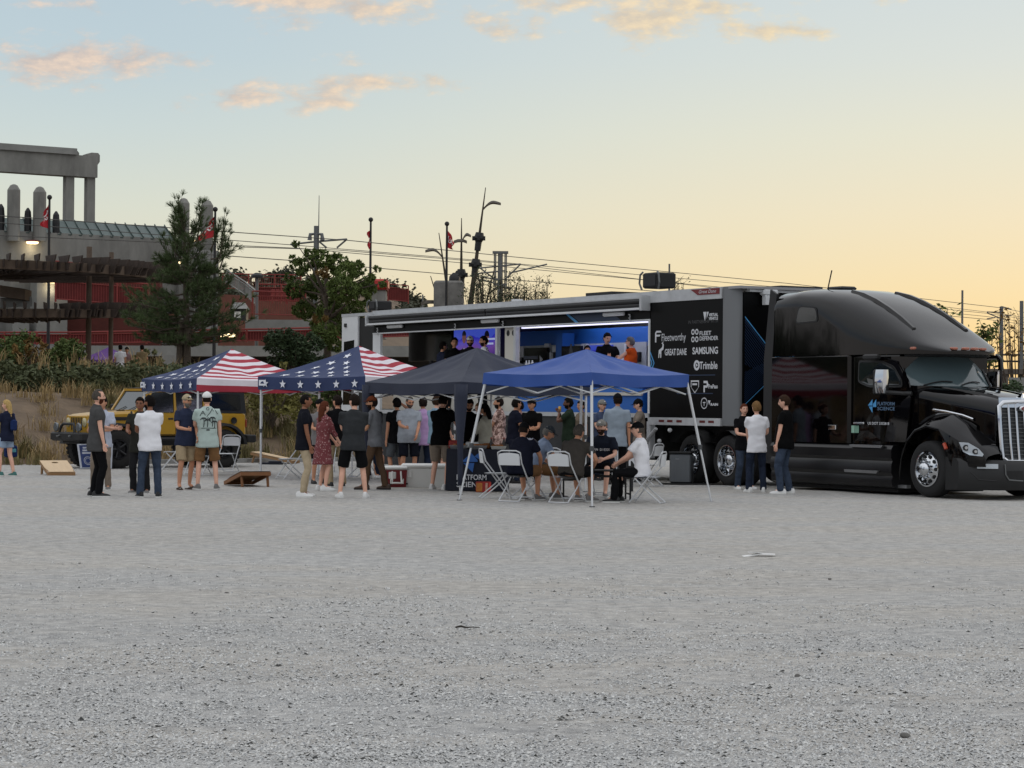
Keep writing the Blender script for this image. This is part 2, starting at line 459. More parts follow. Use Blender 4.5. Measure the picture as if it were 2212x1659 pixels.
# a few bigger stones, clods and a twig on the lot
ms = mat('dark_stone', (104, 102, 98), .9, var=.3, scale=30)
STN = [(1955, 1592, .03, 'dark stone lying nearest the bottom right corner of the gravel'), (1812, 1540, .026, 'dark stone left of the one nearest the bottom right corner'), (1722, 1462, .022, 'small dark stone farther up the right foreground gravel'), (1792, 1252, .02, 'tiny dark stone on the gravel just below the white litter'), (490, 1282, .02, 'tiny dark stone on the left half of the open gravel')]
for i, (px, py, r, lab) in enumerate(STN):
    p = G(px, py); q = MB().sphere((0, 0, r * .3), (r, r * .7, r * .5), 7, 5)
    q.v = [tuple(Vector(v) * (1 + .3 * mnoise.noise((v[0] * 30 + i, v[1] * 30, v[2] * 30)))) for v in q.v]
    o = q.build('loose_rock', ms, None, True); o.location = p
    tag(o, lab, 'stone', 'dark stones on the foreground gravel')
q = MB().tube([(-.09, 0, .006), (-.05, .01, .014), (-.01, -.005, .006), (.04, .01, .008), (.09, .015, .004)], [.006, .009, .006, .004, .003], 6)
o = q.build('twig', mat('twig_bark', (52, 48, 40), .9), None, True); o.location = G(1010, 1357)
tag(o, 'thin dark crooked twig lying on the pale dusty gravel', 'twig')
q = MB()
for k, (x, y, w, a, h) in enumerate([(-.09, 0, .2, .2, .012), (.1, .02, .22, -.15, .03), (.0, .03, .12, .9, .045)]):
    R = Matrix.Rotation(a, 3, 'Z') @ Matrix.Rotation(.12 * (k - 1), 3, 'Y')
    q.box((x, y, h), (w, .13, .006), 0, R)
o = q.build('paper_litter', mat('white_paper', (226, 226, 224), .7)); o.location = G(1633, 1203)
tag(o, 'crumpled white paper litter alone on the gravel in front of the truck', 'litter')

# ------------------------------------------------------------------ bank of dry soil behind the lot
m_soil = mat('dry_soil', (104, 88, 70), .95, var=.28, scale=1.3, bump=.9, bscale=6)
b = MB()
xs = [-150, -110, -80, -60, -48] + [-40 + .8 * i for i in range(76)] + [22 + 2.5 * i for i in range(18)] + [90, 130, 200]
rows = []
for s in [-.2, .3, .8, 1.3, 1.9, 2.5, 3.2, 4, 4.8, 5.6, 6.4, 7.2, 8, 9, 11, 14, 18, 23, 30, 38, 48, 60, 90, 140]:
    row = []
    for x in xs:
        yl = P0.y + (x - P0.x) * (TT.y / TT.x) + s / NN.y
        y = min(yl, 72.0 + s) if x > -30 else yl
        y = max(y, 20 + s * .9)
        row.append((x, y, bank_h(x, y)))
    rows.append(row)
b.grid(rows)
tag(b.build('soil_bank', m_soil, None, True, None), kind='structure')
# low concrete kerb at the foot of the bank
kb = MB()
for i in range(8):
    p = P0 + TT * (3.2 + i * 1.02) - NN * .35
    kb.box((p.x, p.y, .05), (1.0, .16, .13), 0, Matrix.Rotation(math.atan2(TT.y, TT.x), 3, 'Z'))
tag(kb.build('kerb', mat('kerb_concrete', (150, 150, 148), .9, var=.15)), kind='structure')

# ------------------------------------------------------------------ grass, weeds, hedge
def blades(name, pts, hgt, spread, nb, m, rng=RNG, width=.012):
    """tufts of arching dry blades"""
    pts = np.array(pts); n = len(pts) * nb
    root = np.repeat(pts, nb, 0) + np.c_[rng.normal(0, spread * .35, (n, 2)), np.zeros(n)]
    h = np.repeat(np.array(hgt, float), nb) * rng.uniform(.55, 1.15, n)
    d = rng.normal(size=(n, 2)); d /= np.linalg.norm(d, axis=1, keepdims=True)
    lean = h * rng.uniform(.15, .75, n)
    mid = root + np.c_[d * (lean * .35)[:, None], h * .62]; tip = root + np.c_[d * lean[:, None], h * rng.uniform(.75, 1, n)]
    w = np.c_[-d[:, 1], d[:, 0], np.zeros(n)] * width
    V = np.concatenate([np.stack([root - w, root + w, mid + w * .7, mid - w * .7], 1), np.stack([mid - w * .7, mid + w * .7, tip + w * .1, tip - w * .1], 1)])
    o = link(name, quad_mesh(name, V, m)); return o
def sp(s, t):
    q = P0 + TT * t + NN * s; return (q.x, q.y, bank_h(q.x, q.y))
m_straw = mat('straw', (150, 128, 88), .9, var=.3, scale=2); m_olive = mat('olive_grass', (112, 104, 66), .9, var=.3, scale=2)
pts, hs = [], []
for i in range(1000):
    s = random.uniform(.1, 7.5); t = random.uniform(-45, 10)
    if mnoise.noise((s * .35, t * .25, 4)) + random.uniform(-.35, .35) < -.03: continue
    pts.append(sp(s, t)); hs.append(random.uniform(.3, .8))
tag(blades('dry_grass', pts, hs, .4, 44, m_straw), kind='stuff')
pts, hs = [], []
for i in range(90):
    s = random.uniform(0, 3.2); t = random.uniform(-6, 1.2)
    pts.append(sp(s, t)); hs.append(random.uniform(.3, .6))
for i in range(130):
    s = random.uniform(.2, 7); t = random.uniform(5.5, 13)
    pts.append(sp(s, t)); hs.append(random.uniform(.35, .8))
tag(blades('olive_weeds', pts, hs, .35, 40, m_olive, width=.014), kind='stuff')

def leaf_mat(name, col, var=.35, scale=1.2):
    m = mat(name, col, .75, var=var, scale=scale, spec=.25)
    return m
L_HEDGE = leaf_mat('hedge_leaf', (80, 86, 58)); L_SHRUB = leaf_mat('shrub_leaf', (82, 96, 52)); L_DARK = leaf_mat('dark_leaf', (54, 68, 44))
L_TREE = leaf_mat('tree_leaf', (80, 94, 44)); L_PINE = leaf_mat('pine_needle', (74, 88, 54)); L_AUT = leaf_mat('rust_leaf', (110, 86, 46))
L_FAR = leaf_mat('far_leaf', (70, 72, 58), .3, .05); M_BARK = mat('bark', (78, 68, 58), .95, var=.3, scale=6, bump=.8, bscale=20)
# hedge along the crest
n = 62000
t = np.where(RNG.random(n) < .85, RNG.uniform(-14, 13, n), RNG.uniform(-75, -14, n)); s = 8.6 + RNG.uniform(0, 5.5, n); hh = RNG.beta(2.2, 1.3, n)
top = np.array([.84 + .35 * mnoise.noise((a * .35, c * .5, 8)) + .22 * mnoise.noise((a * 1.4, c * 1.4, 2)) for a, c in zip(t, s)])
C = np.array([(P0.x + TT.x * a + NN.x * c, P0.y + TT.y * a + NN.y * c, 0) for a, c in zip(t, s)])
C[:, 2] = np.array([bank_h(a, c) for a, c in C[:, :2]]) + hh * top
tag(link('hedge', quad_mesh('hedge', leaf_quads(C, .085, .5, -.4), L_HEDGE)), 'long low dark green hedge on top of the soil bank', 'hedge')
pts = [(c[0], c[1], c[2]) for c in C[hh > .86][:260]]
tag(blades('seed_heads', pts, RNG.uniform(.25, .7, len(pts)), .1, 7, m_straw), kind='stuff')

def crown(name, blobs, n, size, m, parent=None, aspect=.45, droop=.3, fill=.55, per=26, sg=.13):
    """leaf faces gathered in uneven clumps through a crown; blobs = (x,y,z,r)"""
    cs = []
    tot = sum(q[3] ** 2 for q in blobs)
    for (x, y, z, r) in blobs:
        k = max(6, int(n * r * r / tot))
        ncl = max(3, int(k / per))
        d = norm(RNG.normal(size=(ncl, 3))); rad = r * RNG.uniform(fill, 1.0, (ncl, 1)) ** .6
        cc = d * rad * (1, 1, .85)
        idx = RNG.integers(0, ncl, k)
        p = cc[idx] + RNG.normal(0, r * sg, (k, 3))
        cs.append(p + (x, y, z))
    C = np.concatenate(cs)
    return link(name, quad_mesh(name, leaf_quads(C, size, aspect, droop), m), parent)
def limbs(mb, base, tips, r0, seed=0):
    rnd = random.Random(seed); base = Vector(base)
    for tp in tips:
        tp = Vector(tp); L = (tp - base)
        p = [base]
        for k in (.35, .7, 1.0):
            p.append(base + L * k + Vector((rnd.uniform(-1, 1), rnd.uniform(-1, 1), rnd.uniform(-.3, .6))) * L.length * .07 * (1.2 - k))
        mb.tube(p, [r0, r0 * .75, r0 * .5, r0 * .2], 6)
def shrub(name, label, cat, loc, w, h, n, leaf, m, group=None, seed=1):
    rnd = random.Random(seed)
    r = empty(name, loc, 0, label, cat, group)
    bl = []
    for k in range(11):
        a = rnd.uniform(0, 6.28); q = rnd.uniform(.1, .75)
        bl.append((math.cos(a) * w * .5 * q, math.sin(a) * w * .5 * q, h * rnd.uniform(.3, .78), w * rnd.uniform(.16, .27)))
    crown('crown', bl, n, leaf, m, r)
    st = MB(); limbs(st, (0, 0, 0), [(x * .8, y * .8, z) for x, y, z, _ in bl], .035 * w ** .5, seed)
    st.build('trunk', M_BARK, r, True)
    return r
def on_bank(px, Y, dz=0):
    p = W(px, 860, Y); return Vector((p.x, p.y, bank_h(p.x, p.y) + dz))
shrub('shrub', 'big round green shrub with rusty leaves, leftmost above the hedge', 'shrub', on_bank(45, 86), 2.5, 2.6, 4200, .085, L_SHRUB, None, 3)
shrub('shrub', 'leafy green shrub beside the nearer timber post, right of the rusty one', 'shrub', on_bank(132, 84), 2.0, 2.3, 4200, .085, L_SHRUB, None, 4)
shrub('shrub', 'small rusty leafed shrub in front of the big green one', 'shrub', on_bank(68, 83.5), 1.4, 2.3, 1500, .08, L_AUT, None, 5)
shrub('shrub', 'round dark evergreen shrub between the two flag canopies', 'shrub', on_bank(632, 78), 2.1, 2.75, 6500, .075, L_DARK, None, 6)
shrub('shrub', 'pale loose olive shrub behind the purple canopy', 'shrub', on_bank(318, 100), 2.2, 2.3, 1800, .1, leaf_mat('pale_leaf', (104, 108, 72)), None, 7)
shrub('shrub', 'tall yellowish weedy shrub at the foot of the bank behind the flag canopies', 'shrub', (-7.0, 66.3, .9), 2.4, 2.0, 2600, .07, leaf_mat('yellow_leaf', (112, 108, 58)), None, 8)
shrub('shrub', 'green shrub low on the bank next to the shipping gap left of the trailer', 'shrub', (-5.2, 69.0, 1.2), 2.6, 2.2, 2600, .09, L_SHRUB, None, 9)

# broadleaf tree left of the trailer
tb = on_bank(708, 80)
tr = empty('broadleaf_tree', tb, 0, 'airy broadleaf tree with drooping leaves left of the trailer', 'tree')
rn = random.Random(5); pm = PXM(80)
def tree_pt(px, py, dy=0):
    p = W(px, py, 80 + dy); return (p.x - tb.x, p.y - tb.y, p.z - tb.z)
bl = []
for (px, py, r) in [(650, 575, 22), (690, 560, 26), (730, 570, 26), (770, 580, 22), (640, 625, 24), (690, 620, 34), (740, 625, 34), (790, 620, 24), (660, 670, 28), (715, 675, 36), (765, 670, 26), (700, 720, 28), (750, 715, 24), (670, 545, 12), (640, 527, 8),
                    (815, 582, 9), (826, 612, 10), (800, 602, 12), (745, 590, 26), (625, 600, 12), (632, 560, 10), (780, 645, 22), (690, 700, 22), (725, 745, 20)]:
    q = tree_pt(px, py, rn.uniform(-1.4, 1.4)); bl.append((*q, r * pm))
crown('crown', bl, 17000, .085, L_TREE, tr, .34, .9, .5, 11, .085)
crown('crown_rust', [(*tree_pt(x, y, -.8), 14 * pm) for x, y in ((700, 590), (745, 640), (690, 690), (760, 700))], 900, .1, L_AUT, tr, .34, .9)
st = MB(); st.tube([(0, 0, -.1), tree_pt(707, 700), tree_pt(702, 640), tree_pt(706, 585)], [.16, .12, .09, .04], 8)
limbs(st, tree_pt(707, 690), [q[:3] for q in bl[4:13]], .06, 2); limbs(st, tree_pt(703, 640), [q[:3] for q in bl[:9:2]] + [q[:3] for q in bl[13:18]], .05, 3)
st.build('trunk', M_BARK, tr, True)

# young pine in front of the pergola
def pine():
    Y = 76.0; tb = on_bank(396, Y)
    r = empty('pine_tree', tb, 0, 'young pine tree with upright candle shoots in front of the grey columns', 'tree')
    T = lambda px, py, dy=0: np.array(W(px, py, Y + dy) - tb)
    st = MB()
    st.tube([T(388, 800), T(389, 740), T(392, 690)], [.13, .11, .09], 8); st.tube([T(404, 800), T(404, 740), T(402, 660), T(400, 560), T(398, 500), T(399, 446)], [.14, .12, .1, .07, .04, .012], 8)
    rnd = random.Random(12); needles = []; D = []
    def tuft(p, d, n, ln, sig=.42):
        d = np.array(d, float); d /= np.linalg.norm(d)
        dd = norm(d[None] + RNG.normal(0, sig, (n, 3)))
        needles.append(np.repeat(np.array(p)[None], n, 0) + dd * ln * .5); D.append(dd)
    def branch(a, b, r0, k=9, n=26, ln=.2):
        a, b = np.array(a), np.array(b); mid = (a + b) / 2 + (0, 0, -.08 * np.linalg.norm(b - a))
        st.tube([a, mid, b], [r0, r0 * .7, r0 * .3], 5)
        for i in range(k):
            f = .3 + .7 * i / (k - 1); p = (1 - f) ** 2 * a + 2 * f * (1 - f) * mid + f * f * b
            dirn = norm((b - a)[None])[0] * .7 + (0, 0, .65) + RNG.normal(0, .35, 3)
            q = p + dirn * rnd.uniform(.08, .38); st.tube([p, q], [r0 * .3, r0 * .15], 4)
            tuft(q, dirn, n, ln); tuft(p, dirn, n // 2, ln)
    for py in list(range(742, 585, -12)):
        rad = np.interp(py, [585, 620, 660, 712, 745], [1.0, 1.5, 2.05, 2.3, 1.7])
        for j in range(6):
            a = rnd.uniform(0, 6.28); o = T(402, py); L = rad * rnd.uniform(.5, 1.05)
            branch(o, o + np.array((math.cos(a) * L, math.sin(a) * L * .9, rnd.uniform(-.1, .25))), .035, 8, 28)
    for py in range(580, 490, -15):
        for j in range(3):
            a = rnd.uniform(0, 6.28); o = T(401, py); L = rnd.uniform(.35, .8) * (1 if py > 530 else .6)
            branch(o, o + np.array((math.cos(a) * L, math.sin(a) * L, rnd.uniform(.1, .5))), .03, 6, 20)
    for (x0, y0, x1, y1) in [(400, 640, 475, 560), (475, 560, 482, 490), (475, 580, 492, 520), (402, 690, 490, 620), (398, 520, 378, 455), (380, 560, 376, 480), (399, 560, 430, 470), (425, 520, 436, 450), (402, 600, 350, 530), (398, 560, 348, 565), (404, 720, 520, 660), (404, 735, 545, 690), (400, 700, 300, 650), (400, 728, 290, 690), (404, 730, 330, 728), (404, 740, 500, 725), (455, 560, 498, 548), (398, 510, 386, 450), (455, 540, 470, 500)]:
        branch(T(x0, y0), T(x1, y1, rnd.uniform(-.5, .5)), .03, 11, 26, .18)
    C = np.concatenate(needles); D = np.concatenate(D); n = len(C)
    side = norm(np.cross(D, RNG.normal(size=(n, 3)))) * .0075; ln = .11 * RNG.uniform(.7, 1.2, (n, 1))
    V = np.stack([C - D * ln - side, C - D * ln + side, C + D * ln + side * .4, C + D * ln - side * .4], 1)
    link('crown', quad_mesh('crown', V, L_PINE), r)
    st.build('trunk', M_BARK, r, True)
pine()

# ------------------------------------------------------------------ hills far behind, with their trees
def hill(name, prof, Y, depth, m):
    b = MB(); rows = []
    for k, f in enumerate((0, .25, .6, 1.0, 1.35)):
        row = []
        for px, py in prof:
            p = W(px, py, Y); top = p.z
            z = top * (math.sin(min(f, 1) * math.pi / 2) if f <= 1 else 1 - (f - 1) * 1.5)
            row.append((p.x, Y - depth * (1 - f), max(z, 0) + mnoise.noise((p.x * .05, f * 5, 1)) * 1.5 * (0 < f < 1)))
        rows.append(row)
    b.grid(rows); tag(b.build(name, m, None, True, None), kind='structure')
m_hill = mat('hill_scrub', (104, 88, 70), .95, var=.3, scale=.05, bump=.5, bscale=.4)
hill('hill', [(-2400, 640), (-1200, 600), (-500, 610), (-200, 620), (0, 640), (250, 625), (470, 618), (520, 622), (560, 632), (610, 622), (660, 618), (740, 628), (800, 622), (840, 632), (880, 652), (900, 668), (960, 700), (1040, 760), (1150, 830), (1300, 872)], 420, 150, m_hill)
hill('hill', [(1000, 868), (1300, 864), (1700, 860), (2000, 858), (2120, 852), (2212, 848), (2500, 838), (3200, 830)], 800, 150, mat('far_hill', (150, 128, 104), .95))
C = []
for i in range(230):
    px = random.uniform(430, 905); f = random.random()
    py0 = np.interp(px, [430, 520, 560, 610, 660, 740, 800, 840, 880, 900], [618, 620, 630, 620, 616, 626, 620, 630, 650, 666])
    if i < 110:
        px = random.gauss(598, 26) if i % 2 else random.gauss(500, 14); py = np.interp(px, [430, 520, 560, 610, 660, 740], [618, 620, 630, 620, 616, 626]) - random.uniform(-8, 24 if abs(px - 600) < 32 else 14); Y = 400
    elif i < 150: px = random.uniform(835, 900); py = np.interp(px, [835, 860, 880, 905], [628, 640, 652, 668]) - random.uniform(-6, 7); Y = 405
    else: py = py0 + random.uniform(4, 70) * f; Y = 405 - 60 * f
    C.append((W(px, py, Y), random.uniform(.8, 2.4)))
pp = np.concatenate([np.array(c)[None] + RNG.normal(0, r * .5, (90, 3)) * (1, 1, .8) for c, r in C])
tag(link('hillside_trees', quad_mesh('hillside_trees', leaf_quads(pp, .42, .6, 0), L_FAR)), kind='stuff')
# treeline continuing out of the frame on the left (seen reflected in the truck)
pp = []
for i in range(420):
    px = random.uniform(-7500, -350); Y = random.uniform(90, 150); p = W(0, 800, Y); x = (px - 1106) / F * Y * 1.0
    r = random.uniform(1.4, 3.4); pp.append(RNG.normal(0, 1, (80, 3)) * (r * .6, r * .6, r * .5) + (x, Y, bank_h(x, Y) + r * 1.0))
tag(link('distant_woods', quad_mesh('distant_woods', leaf_quads(np.concatenate(pp), .5, .65, 0), L_DARK)), kind='stuff')
# ================================================================== the concrete station on the left
M_CONC = mat('concrete', (124, 123, 118), .9, var=.32, scale=.9, bump=.3, bscale=3, stretch=(1, 1, .35))
M_CONC2 = mat('pale_concrete', (132, 132, 128), .9, var=.18, scale=1.0, bump=.25, bscale=4)
M_RED = mat('red_paint', (124, 40, 33), .6, var=.15, scale=2); M_DRED = mat('dark_red_screen', (96, 28, 26), .8, var=.2, scale=1.5)
M_TIMBER = mat('dark_timber', (66, 56, 50), .9, var=.3, scale=3, stretch=(1, 1, .2)); M_TIMBER2 = mat('beam_timber', (96, 82, 70), .9, var=.25, scale=2)
M_DARK = mat('black_metal', (26, 26, 28), .6); M_STEEL = mat('grey_steel', (104, 106, 106), .5, .4)
M_ROOF = mat('green_roof', (52, 72, 68), .5, .2, var=.1, scale=2); M_BULB = mat('lit_lamp', (255, 240, 200), .5, emit=(255, 226, 170), estr=3.5)

A = W(0, 700, 125); Bq = W(462, 700, 132)
sx = Vector((Bq.x - A.x, Bq.y - A.y, 0)); sL = sx.length; sx.normalize(); sy = Vector((-sx.y, sx.x, 0))
srz = math.atan2(sx.y, sx.x)
station = empty('station_building', (A.x, A.y, 2.4), srz, 'grey concrete station with tall columns, portal beam and red railings', 'station')
S_INV = Matrix.Rotation(-srz, 3, 'Z')
def SL(p): return S_INV @ (Vector(p) - Vector((A.x, A.y, 2.4)))
def Spx(px, py, dv=0.0):
    """station coordinates of the wall plane (dv metres behind it) seen at (px, py)"""
    r = Vector(ray(px, py)); P = Vector((A.x, A.y, 0)) + sy * dv
    t = (P - Vector((0, 0, EYE))).dot(sy) / r.dot(sy)
    return SL(Vector((0, 0, EYE)) + r * t)
x_l = Spx(-700, 700).x
zt = Spx(0, 497).z
MB().bbox((x_l, 0, 4.3), (Spx(462, 600).x, .6, zt)).build('wall', M_CONC, station)
MB().bbox((x_l, .6, 1.0), (Spx(465, 600).x, 9, 4.2)).build('lower_deck', M_CONC2, station)
# columns with pointed octagonal tops
def col_mesh(w, h, head=None):
    b = MB(); c = w * .28
    def ring(q, z, cc=c): return [(-q + cc, -q, z), (q - cc, -q, z), (q, -q + cc, z), (q, q - cc, z), (q - cc, q, z), (-q + cc, q, z), (-q, q - cc, z), (-q, -q + cc, z)]
    q = w / 2
    b.loft([ring(q, 0), ring(q, h - w * .5), ring(q * .93, h - w * .42), ring(q * .55, h - w * .1, c * .5), ring(q * .2, h, c * .18)])
    return b
for (x0, x1, yt, yb, dv) in [(14, 46, 397, 520, -.25), (70, 102, 402, 520, -.25), (383, 411, 427, 700, -.25), (433, 462, 431, 700, -.25), (-60, -28, 392, 520, -.25)]:
    a = Spx(x0, yt, dv); c = Spx(x1, yt, dv); g = Spx(x0, yb, dv)
    o = col_mesh((c.x - a.x) * .76, a.z - g.z).build('column', M_CONC, station); o.location = ((a.x + c.x) / 2, dv, g.z)
# portal frame behind: two columns with corbelled heads carrying a deep beam
pdv = 11.0
for (x0, x1, xh0, xh1, yt) in [(137, 161, 143, 171, 325), (183, 206, 190, 217, 330)]:
    a = Spx(x0, yt, pdv); c = Spx(x1, yt, pdv); w = (c.x - a.x) * .74; g = Spx(x0, 545, pdv)
    o = MB().bbox((-w / 2, -w / 2, g.z), (w / 2, w / 2, a.z - w * .9)).build('portal_column', M_CONC, station); o.location = ((a.x + c.x) / 2, pdv, 0)
    h = Spx(x0, yt + 34, pdv).z; b = MB(); z0 = h - a.z
    prof = [(-w * .62, z0), (w * .35, z0), (w * .95, z0 * .55), (w * .95, -w * .25), (w * .72, 0), (-w * .1, 0), (-w * .62, -w * .2)]
    b.poly([(x, -w * .75, z) for x, z in prof], (0, w * 1.5, 0))
    o = b.build('column_head', M_CONC, station); o.location = ((a.x + c.x) / 2, pdv, a.z)
a = Spx(-700, 331, pdv); c = Spx(205, 336, pdv); z1 = Spx(143, 335, pdv).z; z0 = Spx(143, 381, pdv).z
MB().bbox((a.x, pdv - .45, z0), (c.x, pdv + .45, z1)).build('portal_beam', M_CONC, station)
MB().bbox((a.x, pdv - .62, z1), (c.x - 1.4, pdv + .6, z1 + .38)).build('beam_cap', M_CONC2, station)
# standing seam roof panels
e0 = Spx(-10, 503, .3); e1 = Spx(372, 522, .3)
zb = (e0.z + e1.z) / 2; run = Spx(372, 522, .3).x; nn = 34; x = run; wdt = .62
me = None
for i in range(nn):
    if me is None:
        q = MB(); q.add([(0, 0, 0), (.58, 0, 0), (.58, 3.2, 1.0), (0, 3.2, 1.0), (0, 0, -.05), (.58, 0, -.05), (.58, 3.2, .95), (0, 3.2, .95)], [(0, 1, 2, 3), (7, 6, 5, 4), (0, 4, 5, 1), (1, 5, 6, 2), (2, 6, 7, 3), (3, 7, 4, 0)])
        q.add([(.58, 0, 0), (.62, 0, 0), (.62, 3.2, 1.0), (.58, 3.2, 1.0), (.58, 0, .1), (.62, 0, .1), (.62, 3.2, 1.1), (.58, 3.2, 1.1)], [(4, 5, 6, 7), (0, 1, 5, 4), (1, 2, 6, 5), (3, 0, 4, 7), (2, 3, 7, 6)])
        me = q.mesh('roof_panel', M_ROOF)
    o = link('roof_panel', me, station); o.location = (run - (i + 1) * .62 - .02, .1, zt - .05); o.rotation_euler = (0, 0, -.25)
# piers
for (x0, x1, y0, y1, dv) in [(73, 137, 585, 800, -1.2), (412, 462, 540, 800, -.8), (20, 55, 690, 800, -1.0)]:
    a = Spx(x0, y0, dv); c = Spx(x1, y1, dv)
    MB().bbox((a.x, dv - .5, 0.2), (c.x, dv + .5, a.z)).build('pier', M_CONC2, station)
# plain brown panel on the wall beside the right pier, then the wall lamps
a = Spx(412, 548, -.02); c = Spx(432, 592, -.02)
MB().bbox((a.x, -.16, c.z), (c.x, -.06, a.z)).build('notice_board', mat('brown_panel', (130, 104, 86), .8), station)
for (px, py) in [(70, 527), (112, 612), (437, 556)]:
    p = Spx(px, py, -1.9 if px == 112 else -.3)
    lo = MB().tube([(0, 0, .12), (0, 0, .2)], [.42, .3], 10).tube([(0, .25, .16), (0, .6, .16)], .05, 6).build('wall_lamp', M_RED, station); lo.location = p
    bu = MB().tube([(0, 0, .02), (0, 0, .115)], [.3, .34], 10).build('bulb', M_BULB, lo)
    li = bpy.data.lights.new('wall_lamp_light', 'POINT'); li.energy = 14; li.color = (1, .84, .58); li.shadow_soft_size = .15
    lo2 = bpy.data.objects.new('wall_lamp_light', li); COL.objects.link(lo2); lo2.parent = station; lo2.location = p + Vector((0, -.1, -.35))
for (px, py) in [(419, 520), (388, 567), (40, 588)]:
    o = MB().sphere((0, 0, 0), .085, 8, 6).build('flood_lamp', M_BULB, station); o.location = Spx(px, py, -.5)
for (px, py) in [(60, 486), (121, 493), (2, 478)]:
    p = Spx(px, py, .2); o = MB().tube([(0, 0, -1), (0, 0, -.5), (0, 0, .3), (0, 0, .75), (0, 0, .95)], [.05, .2, .22, .18, .05], 8).build('roof_floodlight', M_DARK, station); o.location = p

# red railings: posts, rails and fine pickets
def railing(name, pts, h, label, cat='railing', group='red railings around the station', step=1.6, screen=False, parent=None, m=M_RED):
    pts = [Vector(p) for p in pts]; o = pts[0]
    r = empty(name, o, 0, label, cat, group)
    rb, pk, posts = MB(), MB(), []
    for a, c in zip(pts[:-1], pts[1:]):
        a, c = a - o, c - o; L = (c - a).length; n = max(1, int(L / step)); up = Vector((0, 0, h))
        for i in range(n + 1): posts.append(a.lerp(c, i / n))
        for z, rr in ((h, .05), (h * .12, .035), (h * .82, .03)): rb.tube([a + Vector((0, 0, z)), c + Vector((0, 0, z))], rr, 6)
        for k in range(int(L / .14)):
            p = a.lerp(c, (k + .5) * .14 / L); pk.box(p + up * .47, (.022, .022, h * .7))
        if screen:
            d = (c - a).normalized().cross(Vector((0, 0, 1))) * .04
            sc = MB(); sc.add([a + up * .14 - d, c + up * .14 - d, c + up * .8 - d, a + up * .8 - d, a + up * .14 - d * 1.5, c + up * .14 - d * 1.5, c + up * .8 - d * 1.5, a + up * .8 - d * 1.5], [(0, 1, 2, 3), (7, 6, 5, 4), (0, 4, 5, 1), (2, 6, 7, 3)])
            sc.build('screen_panel', M_DRED, r)
    rb.build('rail', m, r); q = pk.build('picket', m, r); q['kind'] = 'stuff'
    pm_ = MB().box((0, 0, h / 2), (.09, .09, h)).mesh('post', m)
    for p in posts:
        q = link('post', pm_, r); q.location = p
    return r
def Wz(px, py, Y): return W(px, py, Y)
railing('railing', [Wz(-60, 745, 116), Wz(150, 745, 115), Wz(400, 741, 114), Wz(600, 738, 113), Wz(760, 733, 112), Wz(960, 727, 110)], 1.15 * 116 * 27 / F / 1.15 + .0, 'long red railing along the lower deck, above the concrete edge band', screen=True)
railing('railing', [Wz(120, 652, 122), Wz(320, 668, 122)], 1.35, 'red railing sloping behind the timber posts, between the pergola tiers', screen=True)
railing('railing', [Wz(120, 616, 123.5), Wz(330, 636, 123.5)], 1.3, 'upper red railing sloping behind the pergola, above the other sloping one')
railing('railing', [Wz(545, 685, 140), Wz(650, 688, 140)], 1.6, 'red railing on the grey slab left of the broadleaf tree')
railing('railing', [Wz(555, 654, 158), Wz(660, 656, 158)], 1.3, 'middle red railing on the slope left of the broadleaf tree', screen=True)
railing('railing', [Wz(480, 627, 178), Wz(650, 630, 178)], 1.3, 'highest red railing on the brown slope below the hill trees')
railing('railing', [Wz(488, 612, 165), Wz(530, 640, 160), Wz(552, 660, 152)], 1.0, 'pale handrail of the stair running down the slope', m=M_CONC2)
railing('railing', [Wz(838, 652, 190), Wz(882, 656, 190)], 1.5, 'far red railing right of the tree, above the trailer roof', screen=True)
# decks and slabs they stand on
def slab(name, a, c, depth, h, m, label, cat):
    a, c = Vector(a), Vector(c); d = (c - a); L = d.length; rz = math.atan2(d.y, d.x)
    o = MB().bbox((0, 0, -h), (L, depth, 0)).build(name, m); o.location = a; o.rotation_euler = (0, 0, rz)
    return tag(o, label, cat)
slab('concrete_edge', Wz(-80, 746, 115.8), Wz(960, 729, 109.6), 6, .52, M_CONC2, 'long pale concrete deck edge below the red railing', 'concrete deck')
slab('under_deck_wall', Wz(-80, 765, 118), Wz(960, 748, 112), 3, 4, mat('shadow_concrete', (70, 68, 66), .9), 'dark grey wall in the gap under the concrete deck edge', 'wall')  # even dark grey, darker than the deck edge above it
slab('concrete_slab', Wz(530, 690, 139), Wz(670, 692, 139), 10, .75, M_CONC2, 'grey concrete slab under the red railing left of the tree', 'concrete slab')
slab('red_wall', Wz(350, 628, 170), Wz(660, 636, 182), 2, 6.6, mat('red_brown_wall', (104, 62, 50), .9, var=.2, scale=1), 'reddish brown wall on the slope behind the stacked railings', 'wall')
slab('red_barrier', Wz(110, 592, 127), Wz(345, 600, 127), 1, 5.2, mat('brick_red_wall', (88, 42, 36), .9, var=.25, scale=.8), 'dark red wall seen through the pergola posts', 'wall')
slab('deck_sign', Wz(350, 767, 108), Wz(388, 765, 108), .3, 1.5, M_CONC2, 'plain pale concrete block at the foot of the pine', 'concrete block')
for (px, py, lab, gr) in [(605, 640, 'red seat cluster, left of the two by the upper railing', 0), (636, 642, 'red seat cluster, right of the two by the upper railing', 0)]:
    b = MB()
    for k in range(4): b.rbox((k * .5 - 1, -.25, 0), (k * .5 - .58, .25, .12), .03).rbox((k * .5 - 1, .15, .12), (k * .5 - .58, .25, .75), .03)
    b.tube([(-1, 0, -.4), (1, 0, -.4)], .06, 6).tube([(-.8, 0, -.8), (-.8, 0, .02)], .06, 6).tube([(.7, 0, -.8), (.7, 0, .02)], .06, 6)
    o = b.build('seat_row', M_RED); o.scale = (.6, .6, .6); o.location = Wz(px, py, 150); tag(o, lab, 'seats')
